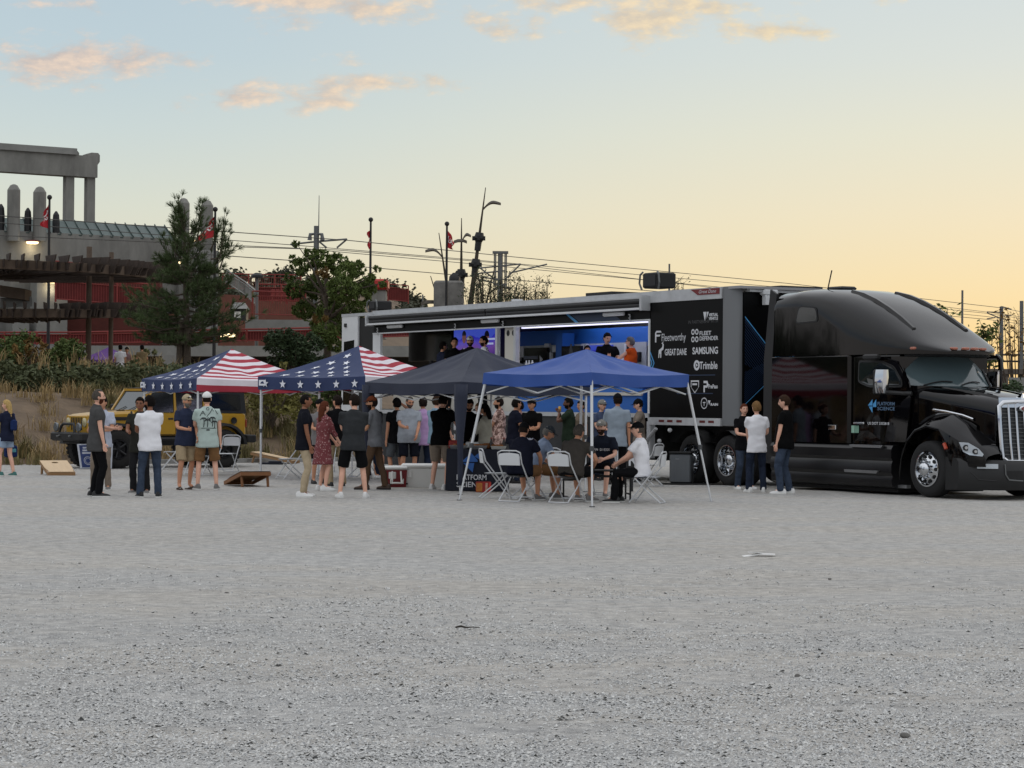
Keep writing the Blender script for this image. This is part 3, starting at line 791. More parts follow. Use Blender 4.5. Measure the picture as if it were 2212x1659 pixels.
# control hut with red box on top (right of the tree), dark gate cabin (left)
t = empty('watch_tower', W(822, 700, 150), 0, 'grey tower with a bright red cabin right of the broadleaf tree', 'tower')
pm = PXM(150)
MB().bbox((-18 * pm, -.8, -1), (12 * pm, .8, 72 * pm)).build('shaft', M_CONC, t)
c = MB().rbox((-22 * pm, -1, 74 * pm), (17 * pm, 1, 96 * pm), .12).build('cabin', mat('bright_red', (176, 40, 36), .5), t)
MB().bbox((-10 * pm, -1.03, 80 * pm), (-6 * pm, -.97, 85 * pm)).build('opening', M_DARK, c)
MB().bbox((-18 * pm, -.9, 72 * pm), (15 * pm, .9, 74 * pm)).build('floor_plate', M_DRED, t)
t = empty('gate_cabin', W(516, 692, 112), 0, 'small dark cabin with a white poster and pale roof', 'cabin'); pm = PXM(112)
MB().bbox((-15 * pm, -.5, 0), (18 * pm, .5, 24 * pm)).build('wall', M_DARK, t)
MB().loft([[(-17 * pm, -.7, 24 * pm), (20 * pm, -.7, 24 * pm), (20 * pm, .7, 24 * pm), (-17 * pm, .7, 24 * pm)], [(-8 * pm, -.3, 38 * pm), (12 * pm, -.3, 38 * pm), (12 * pm, .3, 38 * pm), (-8 * pm, .3, 38 * pm)]]).build('roof', M_CONC2, t)
MB().bbox((-7 * pm, -.55, 4 * pm), (7 * pm, -.51, 18 * pm)).build('poster', mat('white_print', (220, 220, 216), .6), t)
o = MB().tube([(-.35, 0, 0), (.35, 0, 0)], .09, 8).build('lamp', M_BULB); o.location = W(492, 724, 110); tag(o, 'lit strip lamp glowing under the deck right of the pine', 'lamp')
MB().tube([(0, 0, .09), (0, 0, .5)], .03, 6).build('bracket', M_DARK, o)

# ------------------------------------------------------------------ timber pergola: posts, curved beams, rafters
per = empty('pergola', on_bank(140, 93), 0, 'two tier curved timber pergola with dark rafters on round posts', 'pergola')
po = Vector(per.location)
for (x0, x1, yt) in [(187, 199, 533), (236, 246, 545), (-70, -58, 528)]:
    p = W((x0 + x1) / 2, yt, 92); w = (x1 - x0) * PXM(92) / 2; g = bank_h(p.x, p.y)
    o = MB().tube([(0, 0, g - .2), (0, 0, p.z)], w, 12).build('post', M_TIMBER2, per, True); o.location = Vector((p.x, p.y, 0)) - po
def curved_beam(pts, h, w, m=M_TIMBER2):
    P = [W(px, py, Y) - po for px, py, Y in pts]; b = MB(); rings = []
    for i, p in enumerate(P):
        t = (P[min(i + 1, len(P) - 1)] - P[max(i - 1, 0)]); t.z = 0; t.normalize(); s = t.cross(Vector((0, 0, 1)))
        rings.append([p + s * w - Vector((0, 0, h)), p - s * w - Vector((0, 0, h)), p - s * w, p + s * w])
    b.loft(rings); b.build('beam', m, per); return P
def rafters(P, n, zoff, ln, h, drop=0, m=M_TIMBER):
    cum = [0]
    for a, c in zip(P[:-1], P[1:]): cum.append(cum[-1] + (c - a).length)
    for i in range(n):
        d = cum[-1] * (i + .5) / n; k = max(j for j in range(len(cum)) if cum[j] <= d); k = min(k, len(P) - 2)
        f = (d - cum[k]) / (cum[k + 1] - cum[k]); p = P[k].lerp(P[k + 1], f); t = (P[k + 1] - P[k]).normalized(); s = t.cross(Vector((0, 0, 1))).normalized()
        key = ('raf', round(ln, 2), h)
        if key not in _mats:
            q = MB(); q.poly([(-ln / 2, 0, 0), (-ln / 2 + .15, 0, -h), (ln / 2 - .15, 0, -h), (ln / 2, 0, 0)], (0, .055, 0)); _mats[key] = q.mesh('rafter', m)
        o = link('rafter', _mats[key], per); sb = s if s.y > 0 else -s; o.location = p + sb * ((ln * .5 - .45) if zoff <= 0 else 0) + Vector((0, 0, zoff + random.uniform(-.03, .03))); o.rotation_euler = (0, drop, math.atan2(s.y, s.x) + random.uniform(-.06, .06))
up = [(-90, 557, 87), (0, 560, 87), (90, 564, 87.5), (190, 569, 88.5), (260, 574, 90), (330, 583, 93), (400, 594, 97)]
P = curved_beam(up, .36, .09); rafters(P, 46, -.02, 8.0, .30); rafters(P, 26, .245, 1.2, .26, 0)
lo = [(-90, 668, 88), (0, 667, 88), (120, 667, 88.3), (230, 668, 89.5), (310, 668, 92)]
P = curved_beam(lo, .34, .09); rafters(P, 36, -.02, 7.0, .30); rafters(P, 22, .245, 1.2, .26)
curved_beam([(-90, 613, 91), (0, 616, 91), (50, 624, 92), (64, 628, 93)], .45, .08); 
curved_beam([(-90, 646, 92), (0, 644, 92), (60, 641, 93)], .4, .3, M_CONC2)

# ------------------------------------------------------------------ red team flags on dark poles
M_FLAG = mat('flag_red', (178, 34, 44), .75); M_FLAGW = mat('flag_white', (226, 222, 220), .75)
def flag(px, ytop, ybot, Y, corner, label):
    """corner: outline of the hanging cloth in photo units relative to the pole top"""
    base = W(px, ytop, Y); pm = PXM(Y); zg = max(0, bank_h(base.x, base.y)) - .1; H = base.z - zg; base.z = zg
    r = empty('team_flag', base, 0, label, 'flag', 'red flags with white emblem')
    MB().tube([(0, 0, 0), (0, 0, H)], [.09, .05], 8).sphere((0, 0, H + .08), .12, 8, 6).build('pole', M_DARK, r, True)
    a, c, d, e = [Vector((x * pm, 0, H - y * pm)) for x, y in corner]     # hoist top, fly top, fly bottom, hoist bottom
    Pn = []
    for i in range(9):
        f = i / 8; row = []
        for j in range(8):
            g = j / 7; p = a.lerp(c, f).lerp(e.lerp(d, f), g)
            p.y += (.22 * math.sin(f * 7 + g * 2.5) * f + .02); p.x += .06 * math.sin(g * 9 + f * 4) * f
            row.append(p)
        Pn.append(row)
    cl = MB().grid(Pn).build('cloth', M_FLAG, r, True, None)
    nn = (c - a).cross(e - a); 
    me = text_mesh('SC', 1, M_FLAGW, bold=.02, sx=1.0); bb = [v.co.copy() for v in me.vertices]
    x0, x1 = min(v.x for v in bb), max(v.x for v in bb); y0, y1 = min(v.y for v in bb), max(v.y for v in bb)
    rot = abs(a.z - e.z) > abs(c.x - a.x) * 1.4
    for v in me.vertices:
        u, w = (v.co.x - x0) / (x1 - x0), (v.co.y - y0) / (y1 - y0)
        if rot: u, w = 1 - w, 1 - u
        else: w = 1 - w
        f, g = .16 + .68 * u, .22 + .45 * w
        p = a.lerp(c, f).lerp(e.lerp(d, f), g)
        p.y += (.22 * math.sin(f * 7 + g * 2.5) * f + .02) - .035; p.x += .06 * math.sin(g * 9 + f * 4) * f
        v.co = p
    link('emblem', me, r)
    return r
flag(107, 430, 552, 104, [(-1, 6), (-13, 32), (-20, 58), (-1, 64)], 'leftmost red flag, hanging beside the short grey columns')
flag(465, 456, 590, 104, [(-1, 6), (-8, 20), (-44, 66), (-1, 56)], 'red flag blowing across the pine tree top')
flag(801, 478, 590, 112, [(1, 16), (-7, 24), (-5, 58), (1, 62)], 'narrow red flag limp on its pole above the broadleaf tree')
flag(965.5, 487, 640, 112, [(1, 10), (14, 28), (13, 52), (1, 48)], 'red flag by the leaning lamp spears on the rock block')

# ------------------------------------------------------------------ rock block with spear shaped lamps
o = MB().rbox((-.88, -.8, -5.0), (.62, .8, 1.0), .1).build('rock_block', mat('block_stone', (112, 110, 106), .95, var=.3, scale=2, bump=.8, bscale=6), None); o.location = W(975, 650, 116); tag(o, 'grey stone block at the base of the spear lamps behind the trailer', 'stone block')
q = MB().tube([(0, 0, 0), (0, 0, .3), (0, 0, .55), (0, 0, .75)], [.16, .3, .28, .1], 8).tube([(0, 0, .5), (.12, 0, .85)], [.14, .05], 6).box((.02, -.1, .6), (.5, .12, .05))
o = q.build('hydrant', M_DARK, None, True); o.location = W(982, 621, 116); tag(o, 'dark hydrant shaped fitting standing on the grey stone block', 'hydrant')
M_SPEAR = mat('spear_metal', (64, 56, 44), .6, .3)
def spear(x0, y0, x1, y1, label, lamp=None, Y=118, r0=.15, junk=None):
    a = W(x0, y0, Y); c = W(x1, y1, Y); zg = bank_h(a.x, a.y) - .1; f0 = (c.z - zg) / (c.z - a.z); a = c + (a - c) * f0
    lamp = (1 - (1 - lamp[0]) / f0, *lamp[1:]) if lamp else None; junk = [1 - (1 - j) / f0 for j in junk] if junk else None
    r = empty('spear_lamp', a, 0, label, 'lamp post', 'leaning spear shaped lamp posts'); d = c - a
    MB().tube([(0, 0, 0), d * .5, d], [r0, r0 * .7, .02], 8).build('spear', M_SPEAR, r, True)
    if lamp:
        f, side, L = lamp; p = d * f; h = empty
        b = MB()
        ring = []
        for k in range(13):
            t = k / 12; ring.append((t, .3 + .55 * math.sin(t * math.pi) ** .6))
        P = []
        for t, w in ring:
            x = side * (t * L); z = .32 * math.sin(min(1, t * 1.6) * math.pi * .5) + .1 * math.sin(t * math.pi)
            ww = .09 + .4 * max(0, math.sin((t - .2) / .8 * math.pi)) if t > .2 else .07
            P.append([p + Vector((x, -ww, z)), p + Vector((x, -ww * .5, z + .12)), p + Vector((x, ww * .5, z + .12)), p + Vector((x, ww, z))])
        b.loft(P); b.build('lamp_head', M_SPEAR, r, True)
    if junk:
        for f in junk:
            p = d * f; b = MB().tube([p - d.normalized() * .55, p - d.normalized() * .1, p + d.normalized() * .1, p + d.normalized() * .4], [.16, .17, .27, .2], 8)
            for k in range(4): b.box(p + Vector((math.cos(k * 1.57) * .26, math.sin(k * 1.57) * .26, .1)), (.16, .16, .22))
            b.build('fitting', M_DARK, r)
    return r
spear(1012, 690, 1049, 405, 'tallest spear lamp, leaning right with one lamp head and fittings', (.82, 1, .95), 118, .19, [.60, .40])
spear(996, 690, 997, 471, 'upright spear lamp with a lamp head across it', (.75, 1, .5), 119, .17, [.42])
spear(976, 690, 948, 503, 'spear lamp leaning left with lamp head to the left', (.70, -1, .9), 117, .13)
spear(962, 700, 930, 596, 'short bare spear leaning far left by the stone block', None, 116, .1)
spear(1052, 700, 1026, 560, 'thin reddish spear leaning left behind the tallest one', None, 119, .1)
spear(1042, 690, 1071, 568, 'thin spear leaning right with low lamp head to the right', (.42, 1, 1.2), 119, .1)
spear(1095, 690, 1118, 610, 'low spear leaning right near the twiggy bushes', (.2, 1, 1.0), 118, .1)
r = MB()
for (px, py, sd) in [(985, 524, -1)]:
    p = W(px, py, 119)
o = MB().loft([[(x, -w, z), (x, 0, z + .15), (x, w, z)] for x, w, z in [(-.36, .08, 0), (-.15, .3, .08), (.15, .3, .08), (.33, .08, 0)]]).build('double_lamp', M_SPEAR, None, True); o.location = W(995, 526, 118.6)
tag(o, 'flat double lamp head mounted across the upright spear', 'lamp')
o = MB().loft([[(x, -w, z), (x, 0, z + .18), (x, w, z)] for x, w, z in [(-.42, .08, 0), (-.15, .3, .1), (.2, .3, .1), (.42, .08, 0)]]).build('low_lamp', M_SPEAR, None, True); o.location = W(927, 660, 116); tag(o, 'low lamp head peeking over the trailer roof, left of the stone block', 'lamp')

# ------------------------------------------------------------------ railway masts and overhead wires
M_WIRE = mat('wire', (70, 68, 64), .6)
def mast(px, ytop, Y, ybot, label, w=.16, arms=(), portal=False):
    c = W(px, ytop, Y); a = Vector((c.x, c.y, max(0, bank_h(c.x, c.y)) - .1)); H = c.z - a.z; r = empty('railway_mast', a, 0, label, 'mast', 'railway masts')
    b = MB().tube([(0, 0, 0), (0, 0, H)], [w, w * .8], 8); b.build('pole', M_STEEL, r)
    pm = PXM(Y)
    for (x0, y0, x1, y1) in arms:
        MB().tube([((x0 - px) * pm, 0, H - (y0 - ytop) * pm), ((x1 - px) * pm, 0, H - (y1 - ytop) * pm)], .06, 6).build('arm', M_STEEL, r)
    return r
m1 = mast(683, 488, 135, 640, 'grey railway mast with twin horn lamps above the broadleaf tree', .17, [(683, 522, 750, 516), (630, 528, 683, 522), (690, 522, 706, 535), (750, 516, 728, 535), (628, 527, 640, 536)])
hm = W(683, 488, 135).z - m1.location.z; MB().tube([(.14, 0, hm - 2.4), (.16, 0, hm + 66 * PXM(135))], [.05, .02], 6).build('antenna', M_STEEL, m1)
for s in (-1, 1):
    MB().tube([(0, 0, hm - .45), (s * .34, 0, hm - .5), (s * .38, 0, hm - .85)], [.05, .11, .14], 8).build('horn', M_STEEL, m1)
m2 = mast(1081, 547, 160, 690, 'lattice headed railway mast with cross arms behind the spear lamps', .22, [(1030, 580, 1125, 570), (1025, 592, 1090, 585), (1125, 570, 1090, 605), (1100, 590, 1182, 570), (1034, 577, 1072, 605), (1078, 605, 1040, 598), (1020, 600, 1070, 612)])
pm = PXM(160); H = W(1081, 547, 160).z - m2.location.z
b = MB()
for x in (-13, -10, 10, 13): b.tube([(x * pm, 0, H), (x * pm, 0, H - 68 * pm)], .05, 6)
b.box((0, 0, H + .05), (34 * pm, .4, .18)); b.box((0, 0, H - 68 * pm), (30 * pm, .4, .15)); b.build('lattice', M_STEEL, m2)
m3 = mast(2163.5, 662, 210, 860, 'brown railway mast right of the truck with two short arms', .22, [(2163, 675, 2132, 674), (2132, 676, 2162, 688), (2132, 689, 2150, 686), (2163, 662, 2185, 668), (2163, 683, 2185, 681)])
mast(2207, 650, 150, 850, 'dark mast at the right edge of the picture', .16)
mast(2079, 627, 170, 880, 'thin bare pole standing right behind the cab roof', .1)
mast(1446, 570, 140, 760, 'thin dark antenna pole behind the roof speaker', .07)
mast(913, 664 - 28, 300, 700, 'tiny far pole on the skyline left of the spear lamps', .12)
mast(555.5, 598, 150, 650, 'park light with a round hood left of the hill trees', .13)
o = MB().tube([(0, 0, 0), (0, 0, .15), (0, 0, .3)], [.42, .42, .2], 10).build('lamp_hood', M_DARK, None); o.location = W(555.5, 600, 150); tag(o, 'round dark hood of the park light on the slope', 'lamp')
def wire(pts, label, r=.03, sag=0.0):
    P = [W(px, py, Y) for px, py, Y in pts]; Q = []
    for a, c in zip(P[:-1], P[1:]):
        for k in range(8): 
            f = k / 8; q = a.lerp(c, f); q.z -= sag * 4 * f * (1 - f); Q.append(q)
    Q.append(P[-1]); o0 = Q[0].copy()
    o = MB().tube([q - o0 for q in Q], r, 5).build('overhead_wire', M_WIRE); o.location = o0
    return tag(o, label, 'wire', 'overhead railway wires')
R_ = (2420, 716, 300)
wire([(-200, 452, 112), (750, 519, 135), (1110, 555, 160), (1700, 612, 185), (2163, 665, 210), R_], 'topmost overhead wire crossing the whole sky', .026)
wire([(-200, 466, 112), (630, 529, 135), (1030, 562, 160), (1700, 622, 185), (2140, 675, 210), R_], 'second overhead wire from the top', .022)
wire([(-200, 500, 112), (640, 536, 135), (1100, 577, 160), (1700, 634, 185), (2134, 677, 210), (2420, 722, 300)], 'third overhead wire from the top', .022)
wire([(470, 532, 128), (728, 540, 135), (1125, 572, 160), (1182, 580, 163), (1700, 640, 185), (2134, 684, 210), (2420, 726, 300)], 'fourth overhead wire, over the trailer roof', .022)
wire([(380, 545, 126), (620, 562, 135), (1040, 599, 160), (1700, 652, 185), (2134, 690, 210), (2420, 730, 300)], 'lowest overhead wire crossing behind the trees', .026)

# ------------------------------------------------------------------ bare bushes behind the trailer, plants on the right
def twiggy(name, label, loc, w, h, n, leafn, seed, m=None, leaf=.07):
    rnd = random.Random(seed); zg = max(0, bank_h(loc[0], loc[1])) - .05; h0, h = h, h + loc[2] - zg; loc = Vector((loc[0], loc[1], zg))
    r = empty(name, loc, 0, label, 'bush'); st = MB(); tips = []
    for i in range(n):
        a = rnd.uniform(0, 6.28); R = rnd.uniform(.1, 1) * w / 2; tp = Vector((math.cos(a) * R, math.sin(a) * R * .6, h - h0 * rnd.uniform(0, .5)))
        p0 = Vector((tp.x * .45, tp.y * .25, 0)); mid = p0.lerp(tp, .55) + Vector((tp.x * .12, 0, h * .06))
        st.tube([p0, mid, tp], [.03, .02, .008], 4)
        for k in range(5):
            f = rnd.uniform(.4, 1); q = mid.lerp(tp, f); e = q + Vector((rnd.uniform(-.5, .5), rnd.uniform(-.5, .5), rnd.uniform(.1, .55))) * (h0 * .25); st.tube([q, e], [.012, .006], 3); tips += [q, e, q.lerp(e, .5)]
    st.build('stem', mat('twig_grey', (72, 62, 52), .9), r)
    C = np.array([tips[rnd.randrange(len(tips))] for _ in range(leafn)]) + RNG.normal(0, .1, (leafn, 3))
    link('foliage', quad_mesh('foliage', leaf_quads(C, leaf, .4, .2), m or L_DARK), r)
    return r
twiggy('bush', 'wide twiggy bush behind the trailer around the spear lamps', W(1060, 690, 112), 3.6, 2.35, 60, 1500, 1)
twiggy('bush', 'twiggy bush behind the trailer, right of the lattice mast', W(1130, 690, 113), 2.6, 2.2, 46, 1200, 2)
twiggy('bush', 'thin dark shoot of a bush behind the roof speaker', W(1462, 690, 118), .8, 2.3, 12, 400, 3)
twiggy('sapling', 'young leafy sapling against the orange sky right of the cab', W(2120, 860, 84), 1.3, 2.75, 14, 420, 4, L_TREE, .12)
twiggy('sapling', 'leafy twigs showing beside the cab roof', W(2018, 860, 70), .8, 2.95, 10, 260, 9, L_TREE, .1)
twiggy('bush', 'bare branched bush at the right picture edge', W(2200, 860, 95), 3.0, 3.6, 26, 160, 5, L_AUT, .12)
shrub('shrub', 'dark green shrub seen through the open far cab door', 'shrub', (13.6, 64.5, .0), 2.6, 2.5, 5200, .09, L_DARK, None, 14)
shrub('shrub', 'low straw coloured shrub at the right picture edge behind the hood', 'shrub', (15.4, 69.0, .0), 2.2, 1.8, 2400, .08, leaf_mat('straw_leaf', (120, 108, 78)), None, 15)
pts, hs = [], []
for i in range(260):
    x = random.uniform(10.5, 24); y = random.uniform(66, 76); pts.append((x, y, max(0, bank_h(x, y)))); hs.append(random.uniform(.5, 1.3))
tag(blades('tall_dry_grass', pts, hs, .4, 40, m_straw), kind='stuff')
# trestle viaduct and mesh fence far right
v = empty('viaduct', W(2120, 800, 150), 0, 'dark railway viaduct with handrail at the right picture edge', 'viaduct')
o0 = Vector(v.location); pm = PXM(150)
MB().bbox((-3, -1, -8 * pm), (9, 1, 3 * pm)).build('deck', mat('viaduct_concrete', (92, 86, 80), .9), v)
for z in (20, 34): MB().tube([(-3, 0, z * pm), (9, 0, z * pm)], .07, 6).build('handrail', M_DARK, v)
for k in range(6): MB().tube([(-2 + k * 2, 0, 0), (-2 + k * 2, 0, 34 * pm)], .06, 6).build('baluster', M_DARK, v)
for k in range(4): MB().box((-1.5 + k * 2.8, 0, -50 * pm), (.6, 1.6, 90 * pm)).build('pier', mat('viaduct_pier', (104, 98, 92), .9, var=.2), v)
o = MB().bbox((-.25, -.02, -.3), (.25, .02, .3)).tube([(0, .05, -1.2), (0, .05, .3)], .03, 6).build('small_sign', M_CONC2); o.location = W(2197, 836, 72); tag(o, 'small pale sign on a stake at the right picture edge', 'sign')
# ================================================================== exhibition trailer
TB = Vector((4.52, 46.76, 0)); TD = Vector((.504, -.8637, 0)).normalized(); TN = Vector((-TD.y, TD.x, 0))
TRZ = math.atan2(TD.y, TD.x)
def TLp(px, py, v=0.0):
    """trailer coordinates (x forward, y away from the lot, z up) on the plane y = v seen at (px, py)"""
    r = Vector(ray(px, py)); o = Vector((0, 0, EYE)); P = TB + TN * v
    p = o + r * ((P - o).dot(TN) / r.dot(TN)) - TB
    return Vector((p.dot(TD), v, p.z))
M_BLK = mat('gloss_black', (9, 9, 10), .3, spec=.12); M_MBLK = mat('matt_black', (18, 18, 19), .7); M_ALU = mat('aluminium', (176, 178, 180), .38, .85, bump=.08, bscale=30)
M_ALU2 = mat('brushed_rail', (188, 190, 192), .5, .35, var=.12, scale=3); M_WHT = mat('white_enamel', (212, 214, 216), .45, var=.06, scale=2); M_TXT = mat('white_vinyl', (204, 206, 210), .5); M_TXT2 = mat('grey_vinyl', (70, 70, 72), .5)
M_BLUE = mat('interior_blue', (30, 96, 178), .5); M_CREAM = mat('cream_panel', (196, 192, 182), .6); M_LBLUE = mat('blue_vinyl', (72, 150, 206), .5); M_NAVY = mat('navy_vinyl', (22, 44, 74), .4)
M_SCR = mat('screen_black', (6, 6, 7), .15, spec=.6)
tr_ = empty('display_trailer', TB, TRZ, 'long black exhibition trailer with open side, awning box and sponsor names', 'trailer')
X0, XF = -16.35, -.02
MB().bbox((X0, .02, 4.06), (XF + .25, 2.6, 4.115)).build('roof', mat('roof_skin', (150, 150, 152), .6), tr_)
# front panel with sponsor lettering
fp = MB().bbox((-3.03, 0, 1.39), (-.34, .05, 3.87)).build('front_panel', M_BLK, tr_)
q = MB(); 
rings = []
for k in range(9):
    a = math.pi / 2 * k / 8; rings.append([(-.34 + .38 * math.sin(a), .22 - .22 * math.cos(a), 1.24), (-.34 + .38 * math.sin(a), .22 - .22 * math.cos(a), 4.1)])
q.grid([[Vector(r[0]) for r in rings], [Vector(r[1]) for r in rings]])
q.build('corner_post', mat('post_alu', (122, 124, 126), .5, .5), tr_, True, None)
MB().bbox((-.02, 2.1, 1.24), (.14, 2.6, 4.1)).build('corner_post', M_ALU, tr_)
fw = MB().bbox((.0, .24, 1.24), (.055, 2.1, 4.0)).build('front_wall', M_BLK, tr_)
# blue line pattern on the front wall
q = MB()
for k in range(15):
    f = k / 14
    a = .27 + f * .02; zt = 3.45 - f * .9; L = (1 - f) * 1.5 + .05
    q.bbox((.0565, .27, zt), (.0575, .271, zt + .01))
    q.add([(.058, .27, zt), (.058, .27 + L * .95, zt - L * 1.0), (.058, .27 + L * .95, zt - L * 1.0 - .022 - .02 * (k == 0)), (.058, .27, zt - .022 - .02 * (k == 0))], [(0, 1, 2, 3)])
    zb = 1.72 + f * .6
    q.add([(.058, .27, zb), (.058, .27 + L * .95, zb + L * .78), (.058, .27 + L * .95, zb + L * .78 + .018), (.058, .27, zb + .018)], [(0, 1, 2, 3)])
q.build('line_graphic', M_NAVY, fw, fixn=False)
q = MB().add([(.060, .27, 3.47), (.060, 1.75, 1.95 + .0), (.060, 1.75, 1.99), (.060, .27, 3.50)], [(0, 1, 2, 3)]).add([(.060, .27, 1.66), (.060, 1.75, 2.85), (.060, 1.75, 2.88), (.060, .27, 1.68)], [(0, 1, 2, 3)])
q.build('line_graphic', M_LBLUE, fw, fixn=False)
MB().rbox((.06, .62, 3.93), (.24, 1.0, 4.07), .03).bbox((.12, .66, 3.74), (.24, .78, 3.93)).build('front_light_box', M_WHT, tr_)
MB().bbox((.06, .3, 4.0), (.18, 2.1, 4.1)).build('front_rail', M_ALU2, tr_)
# rails
MB().bbox((X0, -.03, 3.97), (-3.02, .02, 4.11)).build('top_rail', M_ALU2, tr_)
MB().bbox((-3.02, -.03, 3.87), (-.36, .02, 4.11)).build('top_rail', M_ALU2, tr_)
br = MB().bbox((-3.05, -.04, 1.23), (-.36, .03, 1.39)).build('bottom_rail', M_ALU2, tr_)
for x in (-2.62, -2.3, -1.95, -1.1, -.78):
    MB().bbox((x, -.044, 1.29), (x + .2, -.04, 1.34)).build('reflector', mat('reflector_red', (90, 26, 24), .4), br)
a = TLp(1505, 628); 
pl = MB().poly([(-1.45, -.045, 4.09), (-.42, -.045, 4.09), (-.42, -.045, 3.97), (-1.2, -.045, 3.97)], (0, .012, 0)).build('name_plate', mat('plate_red', (112, 26, 30), .5), tr_)
put_text('plate_lettering', 'Great Dane', .1, M_TXT, pl, (-.85, -.048, 4.03), (1, 0, 0), (0, 0, 1), fit=.62, shear=.35)
# header over the opening, awning roller box, small lights
MB().bbox((X0 + .05, -.01, 3.52), (-3.03, .06, 3.74)).build('header_panel', M_BLK, tr_)
MB().poly([(-6.55, -.013, 3.74), (-6.42, -.013, 3.74), (-5.95, -.013, 3.52), (-6.1, -.013, 3.52)], (0, .003, 0)).build('header_stripe', M_LBLUE, tr_)
MB().poly([(-6.35, -.013, 3.735), (-4.6, -.013, 3.735), (-4.2, -.013, 3.525), (-5.9, -.013, 3.525)], (0, .002, 0)).build('header_stripe', M_NAVY, tr_)
aw = MB().bbox((X0 + .1, -.1, 3.75), (-3.08, -.02, 3.97)).build('awning_box', M_MBLK, tr_)
for (x0, x1) in ((X0 + .15, -9.95), (-9.9, -3.15)):
    for z, r in ((3.905, .055), (3.815, .045)):
        MB().tube([(x0, -.17, z), (x1, -.17, z)], r, 12).build('awning_roll', mat('awning_fabric', (30, 30, 31), .6, bump=.2, bscale=9), aw, True)
MB().bbox((X0 + .02, -.25, 3.72), (-3.06, -.1, 3.765)).build('awning_rail', M_WHT, aw)
MB().bbox((X0 + .02, -.2, 3.96), (-3.06, -.03, 3.99)).build('awning_rail', M_ALU2, aw)
for x in (X0, -3.1): MB().bbox((x, -.25, 3.70), (x + .08, -.02, 4.03)).build('awning_end', M_ALU2, aw)
for px, py in ((857, 697), (1063, 695), (1330, 680)):
    p = TLp(px, py); MB().rbox((p.x - .42, -.09, 3.62), (p.x + .42, -.012, 3.71), .02).build('strip_light', M_WHT, tr_)
for px in (818, 986, 1089, 1363):
    x = TLp(px, 700).x; q = MB().tube([(x - .05, -.03, 3.64), (x + .03, -.05, 3.64), (x + .04, -.05, 3.58), (x - .02, -.05, 3.56), (x + .04, -.05, 3.54), (x + .02, -.05, 3.49), (x - .05, -.03, 3.49)], .013, 5).build('awning_hook', M_WHT, tr_)
MB().bbox((X0, -.02, 3.49), (-3.03, .05, 3.52)).build('opening_frame', M_WHT, tr_)
MB().bbox((-3.09, -.02, 1.47), (-3.03, .05, 3.49)).build('opening_frame', M_WHT, tr_)
# floor, end walls, back wall with its own opening at the rear bay
MB().bbox((X0, .0, 1.4), (-3.03, 2.6, 1.47)).build('floor', M_MBLK, tr_)
MB().bbox((X0, -.03, 1.38), (-3.05, 0, 1.475)).build('floor_edge', M_ALU2, tr_)
MB().bbox((-3.03, .05, 1.4), (-2.97, 2.58, 3.86)).build('end_wall', M_MBLK, tr_)
MB().bbox((X0, .05, 3.80), (-3.03, 2.58, 3.86)).build('ceiling', M_MBLK, tr_)
V2 = 2.5
xw = -14.6
MB().bbox((xw, V2, 1.47), (-3.03, V2 + .08, 3.8)).build('back_wall', mat('inner_wall', (34, 34, 36), .6), tr_)
MB().bbox((X0, V2, 1.47), (xw, V2 + .08, 3.8)).build('back_wall', M_CREAM, tr_)
MB().bbox((X0 - .02, .0, 1.47), (X0 + .42, .07, 3.49)).build('rear_post', M_WHT, tr_)
for x in (-9.78, -8.9): MB().bbox((x, -.01, 1.475), (x + .1, .08, 3.49)).build('bay_post', M_ALU2, tr_)
cp = MB().bbox((-9.5, .1, 1.475), (-8.95, .2, 3.49)).build('centre_panel', M_CREAM, tr_)
for k in (0, 1): MB().tube([(-9.34 + k * .26, .095, 3.36), (-9.34 + k * .26, .12, 3.36)], .075, 10).build('speaker_hole', M_MBLK, cp)
# big screens in the rear bay
def screen(name, px0, py0, px1, py1, v, m, thick=.07, parent=None, label=None):
    a = TLp(px0, py0, v); c = TLp(px1, py1, v)
    return MB().bbox((a.x, v, min(a.z, c.z)), (c.x, v + thick, max(a.z, c.z))).build(name, m, parent or tr_), a, c
s1, a, c = screen('black_screen', 883, 717, 975, 778, .85, M_SCR)
MB().tube([((a.x + c.x) / 2, .9, 1.48), ((a.x + c.x) / 2, .9, c.z)], .05, 8).build('stand', M_DARK, s1)
def glow_material(name, stops, estr, sc=1.0, axis=0):
    m = bpy.data.materials.new(name); m.use_nodes = True; nt = m.node_tree; b = nt.nodes['Principled BSDF']
    tc = nt.nodes.new('ShaderNodeTexCoord'); n = nt.nodes.new('ShaderNodeTexNoise'); n.inputs['Scale'].default_value = 1.6; n.inputs['Detail'].default_value = 5; nt.links.new(tc.outputs['Object'], n.inputs['Vector'])
    sep = nt.nodes.new('ShaderNodeSeparateXYZ'); nt.links.new(tc.outputs['Generated'], sep.inputs[0])
    ad = nt.nodes.new('ShaderNodeMath'); ad.operation = 'MULTIPLY_ADD'; nt.links.new(n.outputs[0], ad.inputs[0]); ad.inputs[1].default_value = .7; nt.links.new(sep.outputs[2], ad.inputs[2])
    r = nt.nodes.new('ShaderNodeValToRGB'); nt.links.new(ad.outputs[0], r.inputs[0])
    while len(r.color_ramp.elements) > 1: r.color_ramp.elements.remove(r.color_ramp.elements[0])
    for i, (p, cc) in enumerate(stops):
        e = r.color_ramp.elements[0] if i == 0 else r.color_ramp.elements.new(p); e.position = p; e.color = (*lin(cc), 1)
    b.inputs['Base Color'].default_value = (.01, .01, .01, 1); b.inputs['Roughness'].default_value = .25
    nt.links.new(r.outputs[0], b.inputs['Emission Color']); b.inputs['Emission Strength'].default_value = estr
    return m
